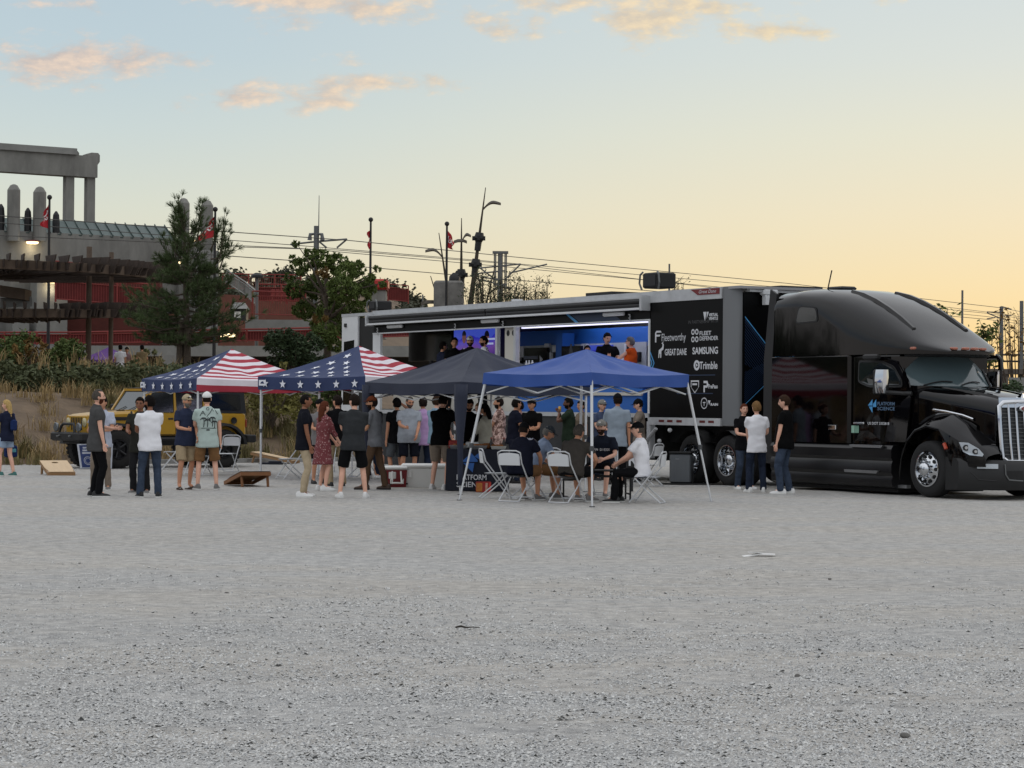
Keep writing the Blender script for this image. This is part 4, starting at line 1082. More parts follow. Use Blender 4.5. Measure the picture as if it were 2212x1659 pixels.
M_TV = glow_material('tv_picture', [(.25, (70, 40, 130)), (.55, (120, 80, 170)), (.8, (90, 80, 200)), (1.05, (40, 40, 190)), (1.3, (70, 90, 210))], .55)
s2, a, c = screen('video_screen', 970, 709, 1072, 764, 1.75, M_TV, .06)
def tv_person(px, py, h, parent, v, tie=True):
    p = TLp(px, py, v); s = h
    q = MB()
    q.poly([(p.x - .30 * s, v - .003, p.z - .95 * s), (p.x - .26 * s, v - .003, p.z - .45 * s), (p.x - .1 * s, v - .003, p.z - .3 * s), (p.x + .1 * s, v - .003, p.z - .3 * s), (p.x + .26 * s, v - .003, p.z - .45 * s), (p.x + .3 * s, v - .003, p.z - .95 * s)], (0, .001, 0), 0)
    q.poly([(p.x + .115 * s * math.cos(t * .524), v - .005, p.z + .17 * s * math.sin(t * .524)) for t in range(12)], (0, .001, 0), 1)
    q.poly([(p.x + .12 * s * math.cos(t * .524), v - .0065, p.z + .05 * s + .14 * s * max(0, math.sin(t * .524))) for t in range(12)], (0, .001, 0), 0)
    if tie: q.poly([(p.x - .05 * s, v - .006, p.z - .3 * s), (p.x + .05 * s, v - .006, p.z - .3 * s), (p.x, v - .006, p.z - .8 * s)], (0, .001, 0), 2)
    q.build('picture_figure', [mat('tv_suit', (18, 18, 26), .3, emit=(16, 16, 30), estr=.6), mat('tv_skin', (120, 80, 70), .3, emit=(120, 80, 76), estr=.5), mat('tv_shirt', (160, 160, 180), .3, emit=(160, 160, 190), estr=.5)], parent, fixn=False)
tv_person(1003, 729, .95, s2, 1.75); tv_person(1052, 731, 1.1, s2, 1.75, False)
a = TLp(1061, 730, 1.745)
for k in range(2): MB().bbox((a.x - .2, 1.740, a.z - .12 * k - .05), (a.x + .2 - .08 * k, 1.742, a.z - .12 * k)).build('screen_logo', mat('tv_text', (190, 200, 240), .3, emit=(190, 200, 240), estr=.5), s2)
# front bay: blue walls, display boards, devices
zt = 3.5
MB().bbox((TLp(1112, 722, V2 - .4).x, V2 - .4, 3.05), (-3.06, V2 - .3, 3.5)).build('blue_wall', M_BLUE, tr_)
MB().bbox((-8.75, .12, 3.455), (-3.2, .18, 3.485)).build('ceiling_light', mat('led_white', (240, 240, 255), .4, emit=(225, 225, 255), estr=1.3), tr_)
for y_ in (1.0, 1.7): MB().bbox((-8.75, y_, 3.76), (-3.3, y_ + .1, 3.795)).build('ceiling_light', mat('led_bright', (240, 240, 255), .4, emit=(225, 225, 255), estr=8.0), tr_)  # unseen emissive strips added to brighten the dark bay
M_PAN = mat('display_panel', (176, 182, 184), .5)
dp, a, c = screen('display_board', 1118, 748, 1395, 800, 2.04, M_PAN, .04)
dp2, a2, c2 = screen('black_screen', 1132, 752, 1182, 800, V2 - .6, M_SCR)
b = MB(); p = TLp(1146, 769, V2 - .61)
for k in range(3): b.bbox((p.x - .35, V2 - .606, p.z - .08 - k * .16), (p.x + .35 - .2 * (k == 2), V2 - .604, p.z + .0 - k * .16))
b.build('screen_rows', mat('screen_grey2', (90, 96, 112), .4), dp2)
p = TLp(1168, 776, V2 - .61); MB().add([(p.x - .06, V2 - .606, p.z - .1), (p.x + .1, V2 - .606, p.z), (p.x - .06, V2 - .606, p.z + .1)], [(0, 1, 2)]).build('play_mark', M_TXT, dp2, fixn=False)
dp3, a3, c3 = screen('black_screen', 1213, 748, 1254, 774, V2 - .9, M_SCR)
MB().poly([((a3.x + c3.x) / 2 + x, V2 - .902, (a3.z + c3.z) / 2 + z) for x, z in ((-.14, -.22), (.14, -.22), (.03, .2), (-.03, .2))], (0, .001, 0)).build('screen_logo', mat('screen_dim', (70, 74, 78), .4), dp3)
MB().bbox((a3.x - .35, V2 - .85, 1.47), (a3.x - .05, V2 - .5, 3.4)).build('blue_pillar', M_BLUE, tr_)
s4, a4, c4 = screen('video_screen', 1268, 746, 1322, 772, 1.98, M_TV, .04)
rnd = random.Random(3)
for k in range(44):
    px = rnd.choice([rnd.uniform(1120, 1132), rnd.uniform(1184, 1212), rnd.uniform(1258, 1266), rnd.uniform(1330, 1390)]); py = rnd.uniform(752, 800); p = TLp(px, py, 2.02)
    w, h = rnd.uniform(.05, .16), rnd.uniform(.06, .18)
    MB().rbox((p.x - w, p.y - .06, p.z - h), (p.x + w, p.y + .03, p.z + h), .01).build('telematics_device', rnd.choice([M_MBLK, M_MBLK, M_MBLK, M_WHT]), dp)
# bright blue lit end of the bay, blue door, blue counter below
MB().bbox((-3.34, .5, 1.48), (-3.24, 2.0, 3.45)).build('blue_door', M_BLUE, tr_)
MB().bbox((-3.20, .09, 2.95), (-3.10, 1.4, 3.42)).build('light_panel', glow_material('violet_light', [(.2, (30, 40, 200)), (.7, (80, 90, 240)), (1.1, (150, 150, 255)), (1.3, (40, 40, 160))], 1.2), tr_)
MB().bbox((-3.22, .11, 2.1), (-3.12, .16, 2.55)).build('light_strip', mat('violet_strip', (90, 80, 240), .4, emit=(110, 100, 255), estr=2.0), tr_)
ct = MB().bbox((-8.78, .05, 1.475), (-3.4, .62, 2.42)).build('counter', M_BLUE, tr_)
MB().bbox((-8.8, .0, 1.86), (-3.38, .05, 1.93)).build('counter_stripe', M_CREAM, ct)
MB().bbox((-8.82, .0, 2.42), (-3.36, .66, 2.46)).build('counter_top', M_WHT, ct)
MB().bbox((X0 + .42, .4, 1.475), (-9.8, 1.0, 2.40)).build('counter', M_CREAM, tr_)
# small chevron mark on the frame and pocket of the rear door
q = MB(); p = TLp(1410, 784, -.012)
for s, m_ in ((1, 0), (.62, 0)):
    for a_, c_ in (((0, .34), (.22, 0)), ((.22, 0), (0, -.34))):
        d = Vector((c_[0] - a_[0], 0, c_[1] - a_[1])) * s; A_ = Vector((p.x - .18 + a_[0] * s, -.004, p.z + a_[1] * s)); n_ = Vector((-d.z, 0, d.x)).normalized() * .016
        q.add([A_ - n_, A_ + d - n_, A_ + d + n_, A_ + n_], [(0, 1, 2, 3)])
q.build('chevron_mark', M_LBLUE, fp, fixn=False)
# rear door standing open, dark frame behind it
rd0 = TLp(741, 690, .03).x; rd1 = TLp(775, 690, .03).x
rd = MB().bbox((rd0, .0, 1.3), (rd1, .06, 4.0)).build('rear_door', M_WHT, tr_)
MB().poly([(rd0 + .14, -.006, 3.32), (rd1 - .2, -.006, 3.36), (rd1 - .24, -.006, 1.6), (rd0 + .1, -.006, 1.6)], (0, .004, 0)).build('door_window', M_SCR, rd)
MB().bbox((rd0 + .2, -.04, 3.72), (rd0 + .3, 0, 3.82)).build('hinge', M_DARK, rd)
MB().bbox((rd1, .05, 1.25), (X0, .12, 3.95)).build('rear_frame', M_MBLK, tr_)
MB().bbox((rd0 - .02, -.01, 4.0), (X0 + .12, .1, 4.08)).build('rear_header', M_ALU2, tr_)
MB().bbox((X0 - .05, .1, 3.55), (X0, 2.6, 4.06)).build('rear_header_panel', M_MBLK, tr_)
MB().bbox((X0 - .05, .1, 1.2), (X0, 2.6, 1.5)).build('rear_sill', M_ALU2, tr_)
MB().bbox((X0 - .05, 2.5, 1.5), (X0, 2.6, 3.55)).build('rear_frame', M_ALU2, tr_)
# skirt of black cloth hung below the floor
P = []
for i in range(60):
    x = X0 + .2 + i * (-3.3 - X0 - .2) / 59
    P.append([(x, -.0 - .05 * math.sin(i * 1.9 + j * .9) * (j / 4) - .05 * (j / 4), 1.38 - 1.34 * j / 4) for j in range(5)])
MB().grid(P).build('skirt_cloth', mat('skirt_cloth', (40, 41, 43), .75, bump=.5, bscale=3, stretch=(1, 1, .4)), tr_, True, None)
MB().bbox((X0 + .2, .4, .45), (-3.0, 2.3, 1.38)).build('chassis', M_MBLK, tr_)
MB().bbox((-3.0, .5, .85), (.0, 2.2, 1.22)).build('coupling_frame', M_MBLK, tr_)
MB().bbox((-3.15, .0, .5), (-3.0, .12, 1.3)).tube([(-3.3, -.02, .75), (-2.75, -.02, 1.15)], .04, 6).build('landing_leg', M_ALU2, tr_)
for x, z in ((-2.3, 1.12), (-2.7, .88)): MB().sphere((x, .03, z), .05, 8, 6).build('marker_lamp', M_WHT, tr_)
MB().bbox((-2.2, 1.3, 4.115), (-.1, 2.4, 4.17)).build('roof_hatch', M_DARK, tr_)
MB().bbox((-6.0, .2, 4.115), (-4.9, 1.6, 4.2)).build('roof_hatch', M_DARK, tr_)
MB().bbox((-9.2, .1, 4.115), (-9.0, .3, 4.17)).build('roof_lamp', M_WHT, tr_)
# sponsor lettering (vinyl on the front panel)
YT = -.004
def lt(txt, px0, px1, py, h, m=M_TXT, **kw):
    a = TLp(px0, py, YT); c = TLp(px1, py, YT)
    return put_text('sponsor_lettering', txt, h, m, fp, ((a.x + c.x) / 2, YT, (a.z + c.z) / 2), (1, 0, 0), (0, 0, 1), fit=c.x - a.x, **kw)
lt('Fleetworthy', 1429, 1481, 729, .23); lt('FLEET', 1511, 1536, 720, .12, bold=.002); lt('DEFENDER', 1511, 1551, 731, .12, bold=.002)
lt('GREAT DANE', 1436, 1483, 761, .19, bold=.004); lt('SAMSUNG', 1496, 1551, 758, .20, bold=.005); lt('Trimble', 1511, 1550, 790, .22, bold=.004)
lt('PrePass', 1530, 1550, 835, .12, bold=.003); lt('VIRTUAL', 1531, 1551, 680, .085, bold=.003); lt('VEHICLE', 1531, 1551, 688, .085, bold=.003); lt('IN PARTNERSHIP WITH', 1487, 1551, 695, .10, M_TXT2); lt('RAIN', 1535, 1551, 874, .07, bold=.003)
MB().bbox((TLp(1496, 830).x, YT, TLp(1496, 832).z), (TLp(1506, 830).x, YT + .001, TLp(1506, 828).z)).build('sponsor_mark', M_TXT, fp)
def mark(pts, px, py, s, m=M_TXT):
    p = TLp(px, py, YT); q = MB()
    for poly in pts: q.add([(p.x + x * s, YT, p.z + y * s) for x, y in poly], [tuple(range(len(poly)))])
    return q.build('sponsor_mark', m, fp, fixn=False)
mark([[(-.5, -.5), (-.3, -.5), (-.3, 0), (.2, 0), (.35, .16), (-.3, .16), (-.3, .34), (.5, .34), (.35, .5), (-.3, .5), (-.5, .3)]], 1422, 727, .25)
def circ(x, y, r, n=12, r2=None):
    r2 = r2 if r2 is not None else r * .55; o = [(x + r * math.cos(t * 6.283 / n), y + r * math.sin(t * 6.283 / n)) for t in range(n)]; i = [(x + r2 * math.cos(t * 6.283 / n), y + r2 * math.sin(t * 6.283 / n)) for t in range(n)]
    return [[o[k], o[(k + 1) % n], i[(k + 1) % n], i[k]] for k in range(n)]
mark(sum([circ(x, y, .24) for x in (-.27, .27) for y in (-.3, .3)], []), 1501, 725, .26)
mark([[(-.1, -.5), (.02, -.5), (.05, 0), (.3, .1), (.35, .5), (.22, .5), (.12, .25), (-.3, .05), (-.35, -.5), (-.24, -.5), (-.2, -.2), (-.1, -.2)], [(.22, .42), (.3, .75), (.2, .62), (.05, .55)]], 1428, 758, .30)
mark(circ(0, 0, .5, 14, .26) + [[(-.15, -.15), (.2, 0), (-.15, .2)]], 1505, 789, .22); mark([[(-.5, .5), (.1, .5), (-.2, -.5)], [(.18, .5), (.5, .5), (.1, -.25)]], 1525, 684, .2); mark([[(-.3, -.5), (-.1, -.5), (-.1, -.1), (.25, -.1), (.45, .15), (.3, .5), (-.3, .5), (-.3, .3), (.15, .3), (.2, .1), (-.3, .1)]], 1524, 835, .24)
mark([[(-.5, .4), (.5, .4), (.5, .3), (-.5, .3)], [(-.5, .3), (-.42, .3), (-.42, -.1), (-.5, -.05)], [(.42, .3), (.5, .3), (.5, -.05), (.42, -.1)], [(-.5, -.05), (-.42, -.1), (0, -.42), (0, -.52)], [(.42, -.1), (.5, -.05), (0, -.52), (0, -.42)]], 1501, 834, .30); mark(circ(0, 0, .5, 16, .42) + [[(-.2, .1), (.2, .1), (.2, .02), (-.2, .02)], [(-.04, .02), (.04, .02), (.04, -.25), (-.04, -.25)]], 1521, 871, .24); mark([[(-.4, .4), (.4, .4), (0, -.4)]], 1532, 870, .12)
for z0, z1, y0, y1 in ((1455, 1545, 812, 812), (1462, 1540, 851, 851)):
    a = TLp(z0, y0, YT); c = TLp(z1, y1, YT); MB().add([(a.x, YT, a.z), (c.x, YT, a.z), (c.x, YT, a.z + .02), (a.x, YT, a.z + .02)], [(0, 1, 2, 3)]).build('sponsor_mark', M_NAVY, fp, fixn=False)
# speakers standing on the roof
def roof_speaker(px, py, v, label, w=.85, h=.42):
    p = TLp(px, py, v); o = empty('loudspeaker', TB + TD * p.x + TN * v + Vector((0, 0, 4.17 if px > 1200 else 4.115)), TRZ, label, 'loudspeaker')
    MB().rbox((-w / 2, -.25, .03), (w / 2, .25, h), .03).build('cabinet', M_MBLK, o)
    for s in (-1, 1): MB().tube([(s * (w / 2 + .02), -.24, 0), (s * (w / 2 + .09), -.26, h * .4), (s * (w / 2 + .06), -.26, h * .9), (s * (w / 2 - .02), -.24, h + .02)], .022, 6).build('yoke', M_STEEL, o)
    MB().bbox((-w / 2 + .06, -.262, .08), (w / 2 - .06, -.248, h - .05)).build('grille', M_DARK, o)
roof_speaker(1424, 616, .35, 'black loudspeaker lying on the trailer roof above the sponsor panel', .60, .37)
roof_speaker(822, 662, .35, 'black loudspeaker at the rear end of the trailer roof', .42, .28)

# ================================================================== black semi truck
TKO = TB + TD * 3.0 + TN * 1.35
tk = empty('semi_truck', TKO, TRZ, 'glossy black sleeper cab semi truck with chrome grille and mirrors', 'truck')
SH = Matrix.Translation((-3.0, -1.35, 0))
def TKB(b, name, m, parent=None, smooth=False, angle=40, fixn=True):
    b.xform(SH); return b.build(name, m, parent or tk, smooth, angle, fixn)
M_PAINT = mat('truck_paint', (6, 5, 6), .05, spec=.38); M_TRIM = mat('black_trim', (20, 20, 21), .5); M_CHR = mat('chrome', (205, 208, 212), .08, 1.0); M_TYRE = mat('tyre', (26, 26, 27), .85, bump=.3, bscale=60)
M_GLASS = mat('tinted_glass', (20, 28, 30), .06, spec=.75, coat=.4); M_STEP = mat('step_metal', (150, 152, 154), .35, .8); M_LENS = mat('lamp_lens', (196, 204, 212), .12, .3, spec=.8)
YC = 1.35
def cab_ring(x, w, zb, zs, zr, n=12, e=3.0):
    r = [(x, YC - w, zb), (x, YC - w, zb + (zs - zb) * .5), (x, YC - w, zb + (zs - zb) * .94)]
    for k in range(n + 1):
        t = math.pi * k / n; c, s = math.cos(t), math.sin(t)
        r.append((x, YC - w * (abs(c) ** (2 / e)) * (1 if c > 0 else -1), zs + (zr - zs) * abs(s) ** (2 / e)))
    r += [(x, YC + w, zb + (zs - zb) * .94), (x, YC + w, zb + (zs - zb) * .5), (x, YC + w, zb)]
    return r
b = MB(); b.loft([cab_ring(x, w, 2.645, zs, zr) for x, w, zs, zr in
    [(1.27, 1.24, 3.60, 3.93), (1.35, 1.25, 3.66, 3.98), (2.0, 1.25, 3.66, 4.0), (2.7, 1.25, 3.50, 3.96), (3.2, 1.245, 3.24, 3.87), (3.6, 1.23, 3.02, 3.75), (4.0, 1.2, 2.9, 3.59), (4.4, 1.16, 2.82, 3.40), (4.8, 1.11, 2.77, 3.18), (5.1, 1.04, 2.74, 3.0), (5.35, .92, 2.72, 2.87), (5.55, .74, 2.70, 2.78), (5.68, .5, 2.68, 2.72)]])
TKB(b, 'roof_fairing', M_PAINT, None, True, 50)
# raised ribs on the fairing
for s in (-1, 1):
    P = []
    for x, zr in [(2.9, 3.93), (3.3, 3.85), (3.7, 3.72), (4.1, 3.55), (4.5, 3.35), (4.85, 3.14)]:
        y = YC + s * (.55 + (x - 3) * .05); zz = zr - .012 - (.55 / 1.2) ** 3 * .08
        P.append([(x, y - .07, zz - .03), (x, y - .03, zz + .035), (x, y + .03, zz + .035), (x, y + .07, zz - .03)])
    TKB(MB().loft(P), 'fairing_rib', M_PAINT, None, True, 40)
b = MB(); b.loft([cab_ring(x, w, .95, 2.62, 2.638, e=8) for x, w in [(1.22, 1.25), (3.62, 1.25), (3.68, 1.2)]])
TKB(b, 'sleeper', M_PAINT, None, True, 15)
b = MB(); b.loft([cab_ring(x, w, .95, 2.60, 2.64, e=8) for x, w in [(3.66, 1.17), (4.6, 1.15), (4.95, 1.08)]])
TKB(b, 'cab', M_PAINT, None, True, 15)
b = MB(); b.loft([[(4.9, YC - 1.08, .95), (4.9, YC - 1.08, 2.08), (4.9, YC + 1.08, 2.08), (4.9, YC + 1.08, .95)], [(5.4, YC - 1.02, .95), (5.4, YC - 1.02, 2.05), (5.4, YC + 1.02, 2.05), (5.4, YC + 1.02, .95)]])
TKB(b, 'cowl', M_PAINT)
# extender between sleeper and trailer
for y_ in (.12, 2.53): TKB(MB().poly([(.9, y_, .5), (1.2, y_, .5), (1.2, y_, 2.6), (1.33, y_, 3.9), (1.12, y_, 4.0), (.92, y_, 2.6)], (0, .05, 0)), 'side_extender', M_TRIM)
# sleeper window and seams
def rpoly(pts, r=.07, n=4):
    out = []; L = len(pts)
    for i in range(L):
        p, a, c = Vector(pts[i]), Vector(pts[i - 1]), Vector(pts[(i + 1) % L]); u = (a - p).normalized() * min(r, (a - p).length * .45); v = (c - p).normalized() * min(r, (c - p).length * .45)
        for k in range(n + 1):
            t = k / n; out.append(p + u * (1 - t) ** 2 + v * t * t)
    return out
pts = rpoly([(1.98, YC - 1.262, 3.28), (2.72, YC - 1.262, 3.30), (2.66, YC - 1.262, 3.6), (2.1, YC - 1.262, 3.64)], .1)
ow = TKB(MB().poly(pts, (0, .02, 0)), 'sleeper_window', mat('window_seal', (28, 28, 29), .6))
pts = rpoly([(2.01, YC - 1.266, 3.305), (2.69, YC - 1.266, 3.325), (2.635, YC - 1.266, 3.575), (2.12, YC - 1.266, 3.612)], .09)
TKB(MB().poly(pts, (0, .01, 0)), 'window_glass', M_GLASS, ow)
# door with window, handle, lettering
dY = YC - 1.185
dr = TKB(MB().poly(rpoly([(3.72, dY, 1.0), (5.2, dY + .06, 1.0), (5.3, dY + .1, 1.9), (5.22, dY + .09, 2.15), (4.95, dY + .05, 2.5), (4.6, dY + .02, 2.59), (3.74, dY, 2.6)], .05), (0, .03, 0)), 'door', M_PAINT)
pts = rpoly([(3.86, dY - .006, 2.12), (4.2, dY - .004, 2.02), (5.1, dY + .055, 2.02), (5.08, dY + .055, 2.16), (4.88, dY + .03, 2.42), (4.55, dY + .003, 2.53), (3.88, dY - .006, 2.54)], .07)
wn = TKB(MB().poly(pts, (0, .012, 0)), 'door_window', mat('window_seal', (28, 28, 29), .6), dr)
pts = rpoly([(3.90, dY - .012, 2.15), (4.22, dY - .010, 2.06), (5.06, dY + .045, 2.06), (5.04, dY + .045, 2.16), (4.86, dY + .02, 2.39), (4.54, dY - .003, 2.49), (3.92, dY - .012, 2.50)], .06)
TKB(MB().poly(pts, (0, .004, 0)), 'window_glass', M_GLASS, wn)
def dk(px, py, v=.16): return TLp(px, py, v)
def tput(name, txt, h, m, px0, px1, py, v, par, **kw):
    a, c = dk(px0, py, v), dk(px1, py, v)
    return put_text(name, txt, h, m, par, SH @ Vector(((a.x + c.x) / 2, v, (a.z + c.z) / 2)), (1, 0.03, 0), (0, 0, 1), fit=c.x - a.x, **kw)
vD = dY - .004; M_DLB = mat('dim_blue_vinyl', (92, 120, 150), .5)
tput('door_lettering', 'PLATFORM', .09, M_DLB, 1896, 1932, 872.5, vD, dr, bold=.001); tput('door_lettering', 'SCIENCE', .09, M_DLB, 1896, 1932, 883, vD, dr, bold=.001)
tput('door_lettering', 'US DOT 3332818', .07, M_TXT, 1875, 1920, 915, vD, dr, bold=.001)
p = dk(1884, 876, vD); b = MB()
for poly in ([(-.28, 0), (.02, .26), (.02, 0)], [(-.22, -.04), (.02, -.04), (.02, -.3)], [(.05, .05), (.26, .26), (.26, -.06), (.05, -.06)]):
    b.add([(p.x + x * .46, vD, p.z + z * .46) for x, z in poly], [tuple(range(len(poly)))])
TKB(b, 'door_emblem', M_LBLUE, dr, fixn=False)
p = dk(1859, 915, vD); TKB(MB().rbox((p.x - .16, vD - .06, p.z - .02), (p.x + .16, vD - .01, p.z + .03), .012), 'handle', M_CHR, dr)
p = dk(1844, 927, vD); TKB(MB().bbox((p.x - .13, vD - .004, p.z - .07), (p.x + .03, vD - .001, p.z + .07)), 'sticker', mat('sticker_green', (150, 190, 170), .6), dr); TKB(MB().bbox((p.x + .04, vD - .004, p.z - .07), (p.x + .16, vD - .001, p.z + .07)), 'sticker', mat('sticker_pale', (120, 160, 140), .6), dr)
p = dk(1799, 923, .1); TKB(MB().rbox((p.x - .12, .07, p.z - .05), (p.x + .12, .1, p.z + .05), .012), 'latch', M_CHR)
# windshield, pillars, visor
def ws(u, t):      # u across 0..1, t up 0..1
    y = YC - 1.0 + 2.0 * u; cur = (2 * u - 1) ** 2
    return Vector((5.42 - .28 * cur - t * (.42 - .02 * cur), YC + (y - YC) * (1 - .07 * t), 2.03 + t * .68 - .02 * cur))
TKB(MB().grid([[ws(i / 14, j / 6) for i in range(15)] for j in range(7)]), 'windshield', mat('windshield', (82, 97, 101), .08, spec=.7), None, True, None)
for s in (0, 1):
    P = [ws(s, t / 6) + Vector((-.02, (-.02 if s == 0 else .02), 0)) for t in range(7)]
    TKB(MB().tube(P, .05, 8), 'pillar', M_PAINT, None, True)
    P = [ws(s, t / 6) + Vector((-.22 * (1 - t / 6), (-.1 if s == 0 else .1) * (1 - t / 6), 0)) for t in range(7)]
    TKB(MB().tube(P, .035, 8), 'pillar', M_PAINT, None, True)
TKB(MB().loft([[(5.0, YC - 1.0, 2.6), (5.0, YC - 1.0, 2.66), (5.0, YC + 1.0, 2.66), (5.0, YC + 1.0, 2.6)], [(5.3, YC - .85, 2.62), (5.3, YC - .85, 2.7), (5.3, YC + .85, 2.7), (5.3, YC + .85, 2.62)], [(5.58, YC - .5, 2.64), (5.58, YC - .5, 2.69), (5.58, YC + .5, 2.69), (5.58, YC + .5, 2.64)]]), 'sun_visor', M_MBLK)
for y, x in ((YC - .95, 5.13), (YC - .35, 5.55), (YC - .12, 5.61), (YC + .1, 5.61), (YC + .35, 5.55), (YC + .95, 5.13)):
    q = TKB(MB().rbox((x + .02, y - .06, 2.725), (x + .14, y + .06, 2.775), .012), 'marker_light', mat('marker_amber', (168, 104, 84), .3))
for k, (u0, u1) in enumerate(((.12, .42), (.52, .80))):
    P = [ws(u0 + (u1 - u0) * t / 5, .05 + .10 * math.sin(t / 5 * 2.2)) + Vector((.02, 0, .012)) for t in range(6)]
    TKB(MB().tube(P, .012, 5), 'wiper', M_DARK)
TKB(MB().tube([(4.2, YC + .1, 2.3), (4.2, YC + .1, 2.3)], .01, 4), 'antenna_base', M_DARK)
p = TLp(1787, 628, 1.0); q = TLp(1797, 584, 1.0); TKB(MB().tube([(p.x, 1.0, 3.95), (q.x, 1.0, q.z)], .014, 5), 'antenna', M_DARK)
p = TLp(1810, 628, 1.2); TKB(MB().rbox((p.x - .25, 1.1, 3.98), (p.x + .25, 1.5, 4.06), .03), 'roof_horn', M_DARK)
# hood and fenders
def hood_ring(x, w, zb, zs, zr): return cab_ring(x, w, zb, zs, zr, 12, 2.6)
HS = [(5.38, 1.0, 1.9, 2.055), (5.7, .93, 1.84, 2.03), (6.1, .84, 1.76, 1.985), (6.5, .74, 1.68, 1.935), (6.85, .64, 1.6, 1.88), (7.02, .59, 1.55, 1.83)]
TKB(MB().loft([hood_ring(x, w, .62, zs, zr) for x, w, zs, zr in HS]), 'hood', M_PAINT, None, True, 50)
for s in (-1, 1):
    P = []
    for x, w, zs, zr in HS:
        y = YC + s * w * .62; z = zr - .016
        P.append([(x, y - .06, z - .06), (x, y - .015, z + .012), (x, y + .015, z + .012), (x, y + .06, z - .06)])
    TKB(MB().loft(P), 'hood_rib', M_PAINT, None, True, 40)
    # fender: an arched shell from the outer lip up to the hood side
    def fy(o, i, f): return (YC + s * (1.27 - (1.27 - i) * f)) if True else 0
    P = []
    arch = [(5.16, .62, .86), (5.22, .85, .88), (5.36, 1.08, .88), (5.58, 1.27, .86), (5.9, 1.36, .82), (6.25, 1.30, .76), (6.55, 1.16, .72), (6.8, 1.03, .68), (7.0, .95, .66), (7.14, .86, .64), (7.2, .76, .62)]
    for k, (x, z, inn) in enumerate(arch):
        row = []
        out = 1.24 - .26 * max(0, (x - 6.3) / .85) ** 1.6
        for j in range(8):
            f = j / 7; y = out + (max(inn * .72, .575) - out) * f
            zz = z + .30 * math.sin(f * math.pi * .5) * (1 if k > 1 else .4) * (1 - .78 * max(0, (x - 6.3) / .9)) - (0.035 if j == 0 else 0)
            row.append((x - (.06 * f if k > 6 else 0), YC + s * y, zz))
        P.append(row)
    TKB(MB().grid(P), 'fender', M_PAINT, None, True, None)
    # drop of the fender lip in front and behind the wheel
    Pl = []
    for k, (x, z, inn) in enumerate(arch):
        out = 1.24 - .26 * max(0, (x - 6.3) / .85) ** 1.6; d = .05 if 1 < k < 6 else (.5 if k >= 8 else .12 if k == 1 else .22 if k >= 6 else .3)
        if k >= 6: d = (z - .62)
        Pl.append([(x, YC + s * out, z - .03), (x, YC + s * (out + .012), z - .03 - d * .5), (x, YC + s * out, z - .03 - d)])
    TKB(MB().grid(Pl), 'fender_lip', M_PAINT, None, True, None)
    # headlight
    hp = []
    hpts = [(6.72, 1.03), (6.9, 1.02), (7.08, .92), (7.17, .82), (7.15, .78), (6.92, .80), (6.8, .86)]
    def hy(x): return 1.245 - .26 * max(0, (x - 6.3) / .85) ** 1.6 + .02
    q = MB(); n = len(hpts)
    fr = [Vector((x + .01, YC + s * hy(x), z)) for x, z in hpts]; bk = [p + Vector((-.12, -s * .1, 0)) for p in fr]
    q.add(fr + bk, [tuple(range(n))] + [(i, (i + 1) % n, n + (i + 1) % n, n + i) for i in range(n)])
    hl = TKB(q, 'headlight', M_LENS)
    for (x, z, r) in ((6.86, .93, .055), (7.03, .865, .05)):
        TKB(MB().tube([(x - .02, YC + s * (hy(x) - .01), z), (x + .03, YC + s * (hy(x) + .014), z)], r, 10), 'projector', M_DARK, hl)
        TKB(MB().tube([(x, YC + s * (hy(x) + .0), z), (x + .035, YC + s * (hy(x) + .018), z)], r * .55, 8), 'lens', M_CHR, hl)
    TKB(MB().tube([(6.42, YC + s * 1.262, 1.0), (6.48, YC + s * 1.262, .9)], .035, 6), 'side_marker', mat('marker_red', (170, 70, 48), .3))
    # side vent accent on the hood
    P = [(5.75, .945, 1.60), (6.05, .885, 1.565), (6.4, .80, 1.50), (6.62, .745, 1.43), (6.72, .72, 1.33)]
    q = MB().loft([[(x, YC + s * (w + .0), z - .025), (x, YC + s * (w + .018), z - .01), (x, YC + s * (w + .018), z + .015), (x, YC + s * w, z + .03)] for x, w, z in P[:4]])
    hv = TKB(q, 'hood_accent', M_CHR, None, True)
    q = MB().loft([[(x, YC + s * (w + .004), z - .12), (x, YC + s * (w + .012), z - .10), (x, YC + s * (w + .012), z - .03), (x, YC + s * w, z - .02)] for x, w, z in [(5.85, .935, 1.57), (6.3, .84, 1.5), (6.6, .765, 1.40), (6.7, .735, 1.34)]])
    TKB(q, 'vent_opening', M_MBLK, hv, True)
    p = [(5.92, YC + s * .93, 1.5)]
    q = MB().sphere((5.9, YC + s * .93, 1.50), (.13, .02, .055), 14, 8); TKB(q, 'hood_badge', mat('badge_red', (120, 44, 38), .35), None, True)
# grille and emblem
gr = MB()
def gpt(u, z):  # u -1..1 across
    w = .50 - .07 * max(0, (1.0 - z)) ; return Vector((7.12 - .10 * u * u + (.10 * (1.75 - z)), YC + u * w, z))
edge = [gpt(-1, z) for z in (.74, .95, 1.2, 1.45, 1.68)] + [gpt(u, 1.74 + .03 * (1 - u * u)) for u in (-.85, -.5, 0, .5, .85)] + [gpt(1, z) for z in (1.68, 1.45, 1.2, .95, .74)] + [gpt(u, .68) for u in (.85, .4, -.4, -.85)]
gr.tube(edge + [edge[0]], .045, 8); g_o = TKB(gr, 'grille', M_CHR, None, True)
TKB(MB().grid([[gpt(-1 + i / 4, .70 + j * .104) + Vector((-.03, 0, 0)) for i in range(9)] for j in range(11)]), 'grille_mesh', mat('grille_mesh', (60, 62, 64), .35, .7, bump=.6, bscale=90), g_o, True, None)
for u in (-.66, -.36, 0, .36, .66):
    TKB(MB().tube([gpt(u, z) + Vector((.0, 0, 0)) for z in (.70, 1.0, 1.3, 1.72)], .02, 6), 'grille_bar', M_CHR, g_o)
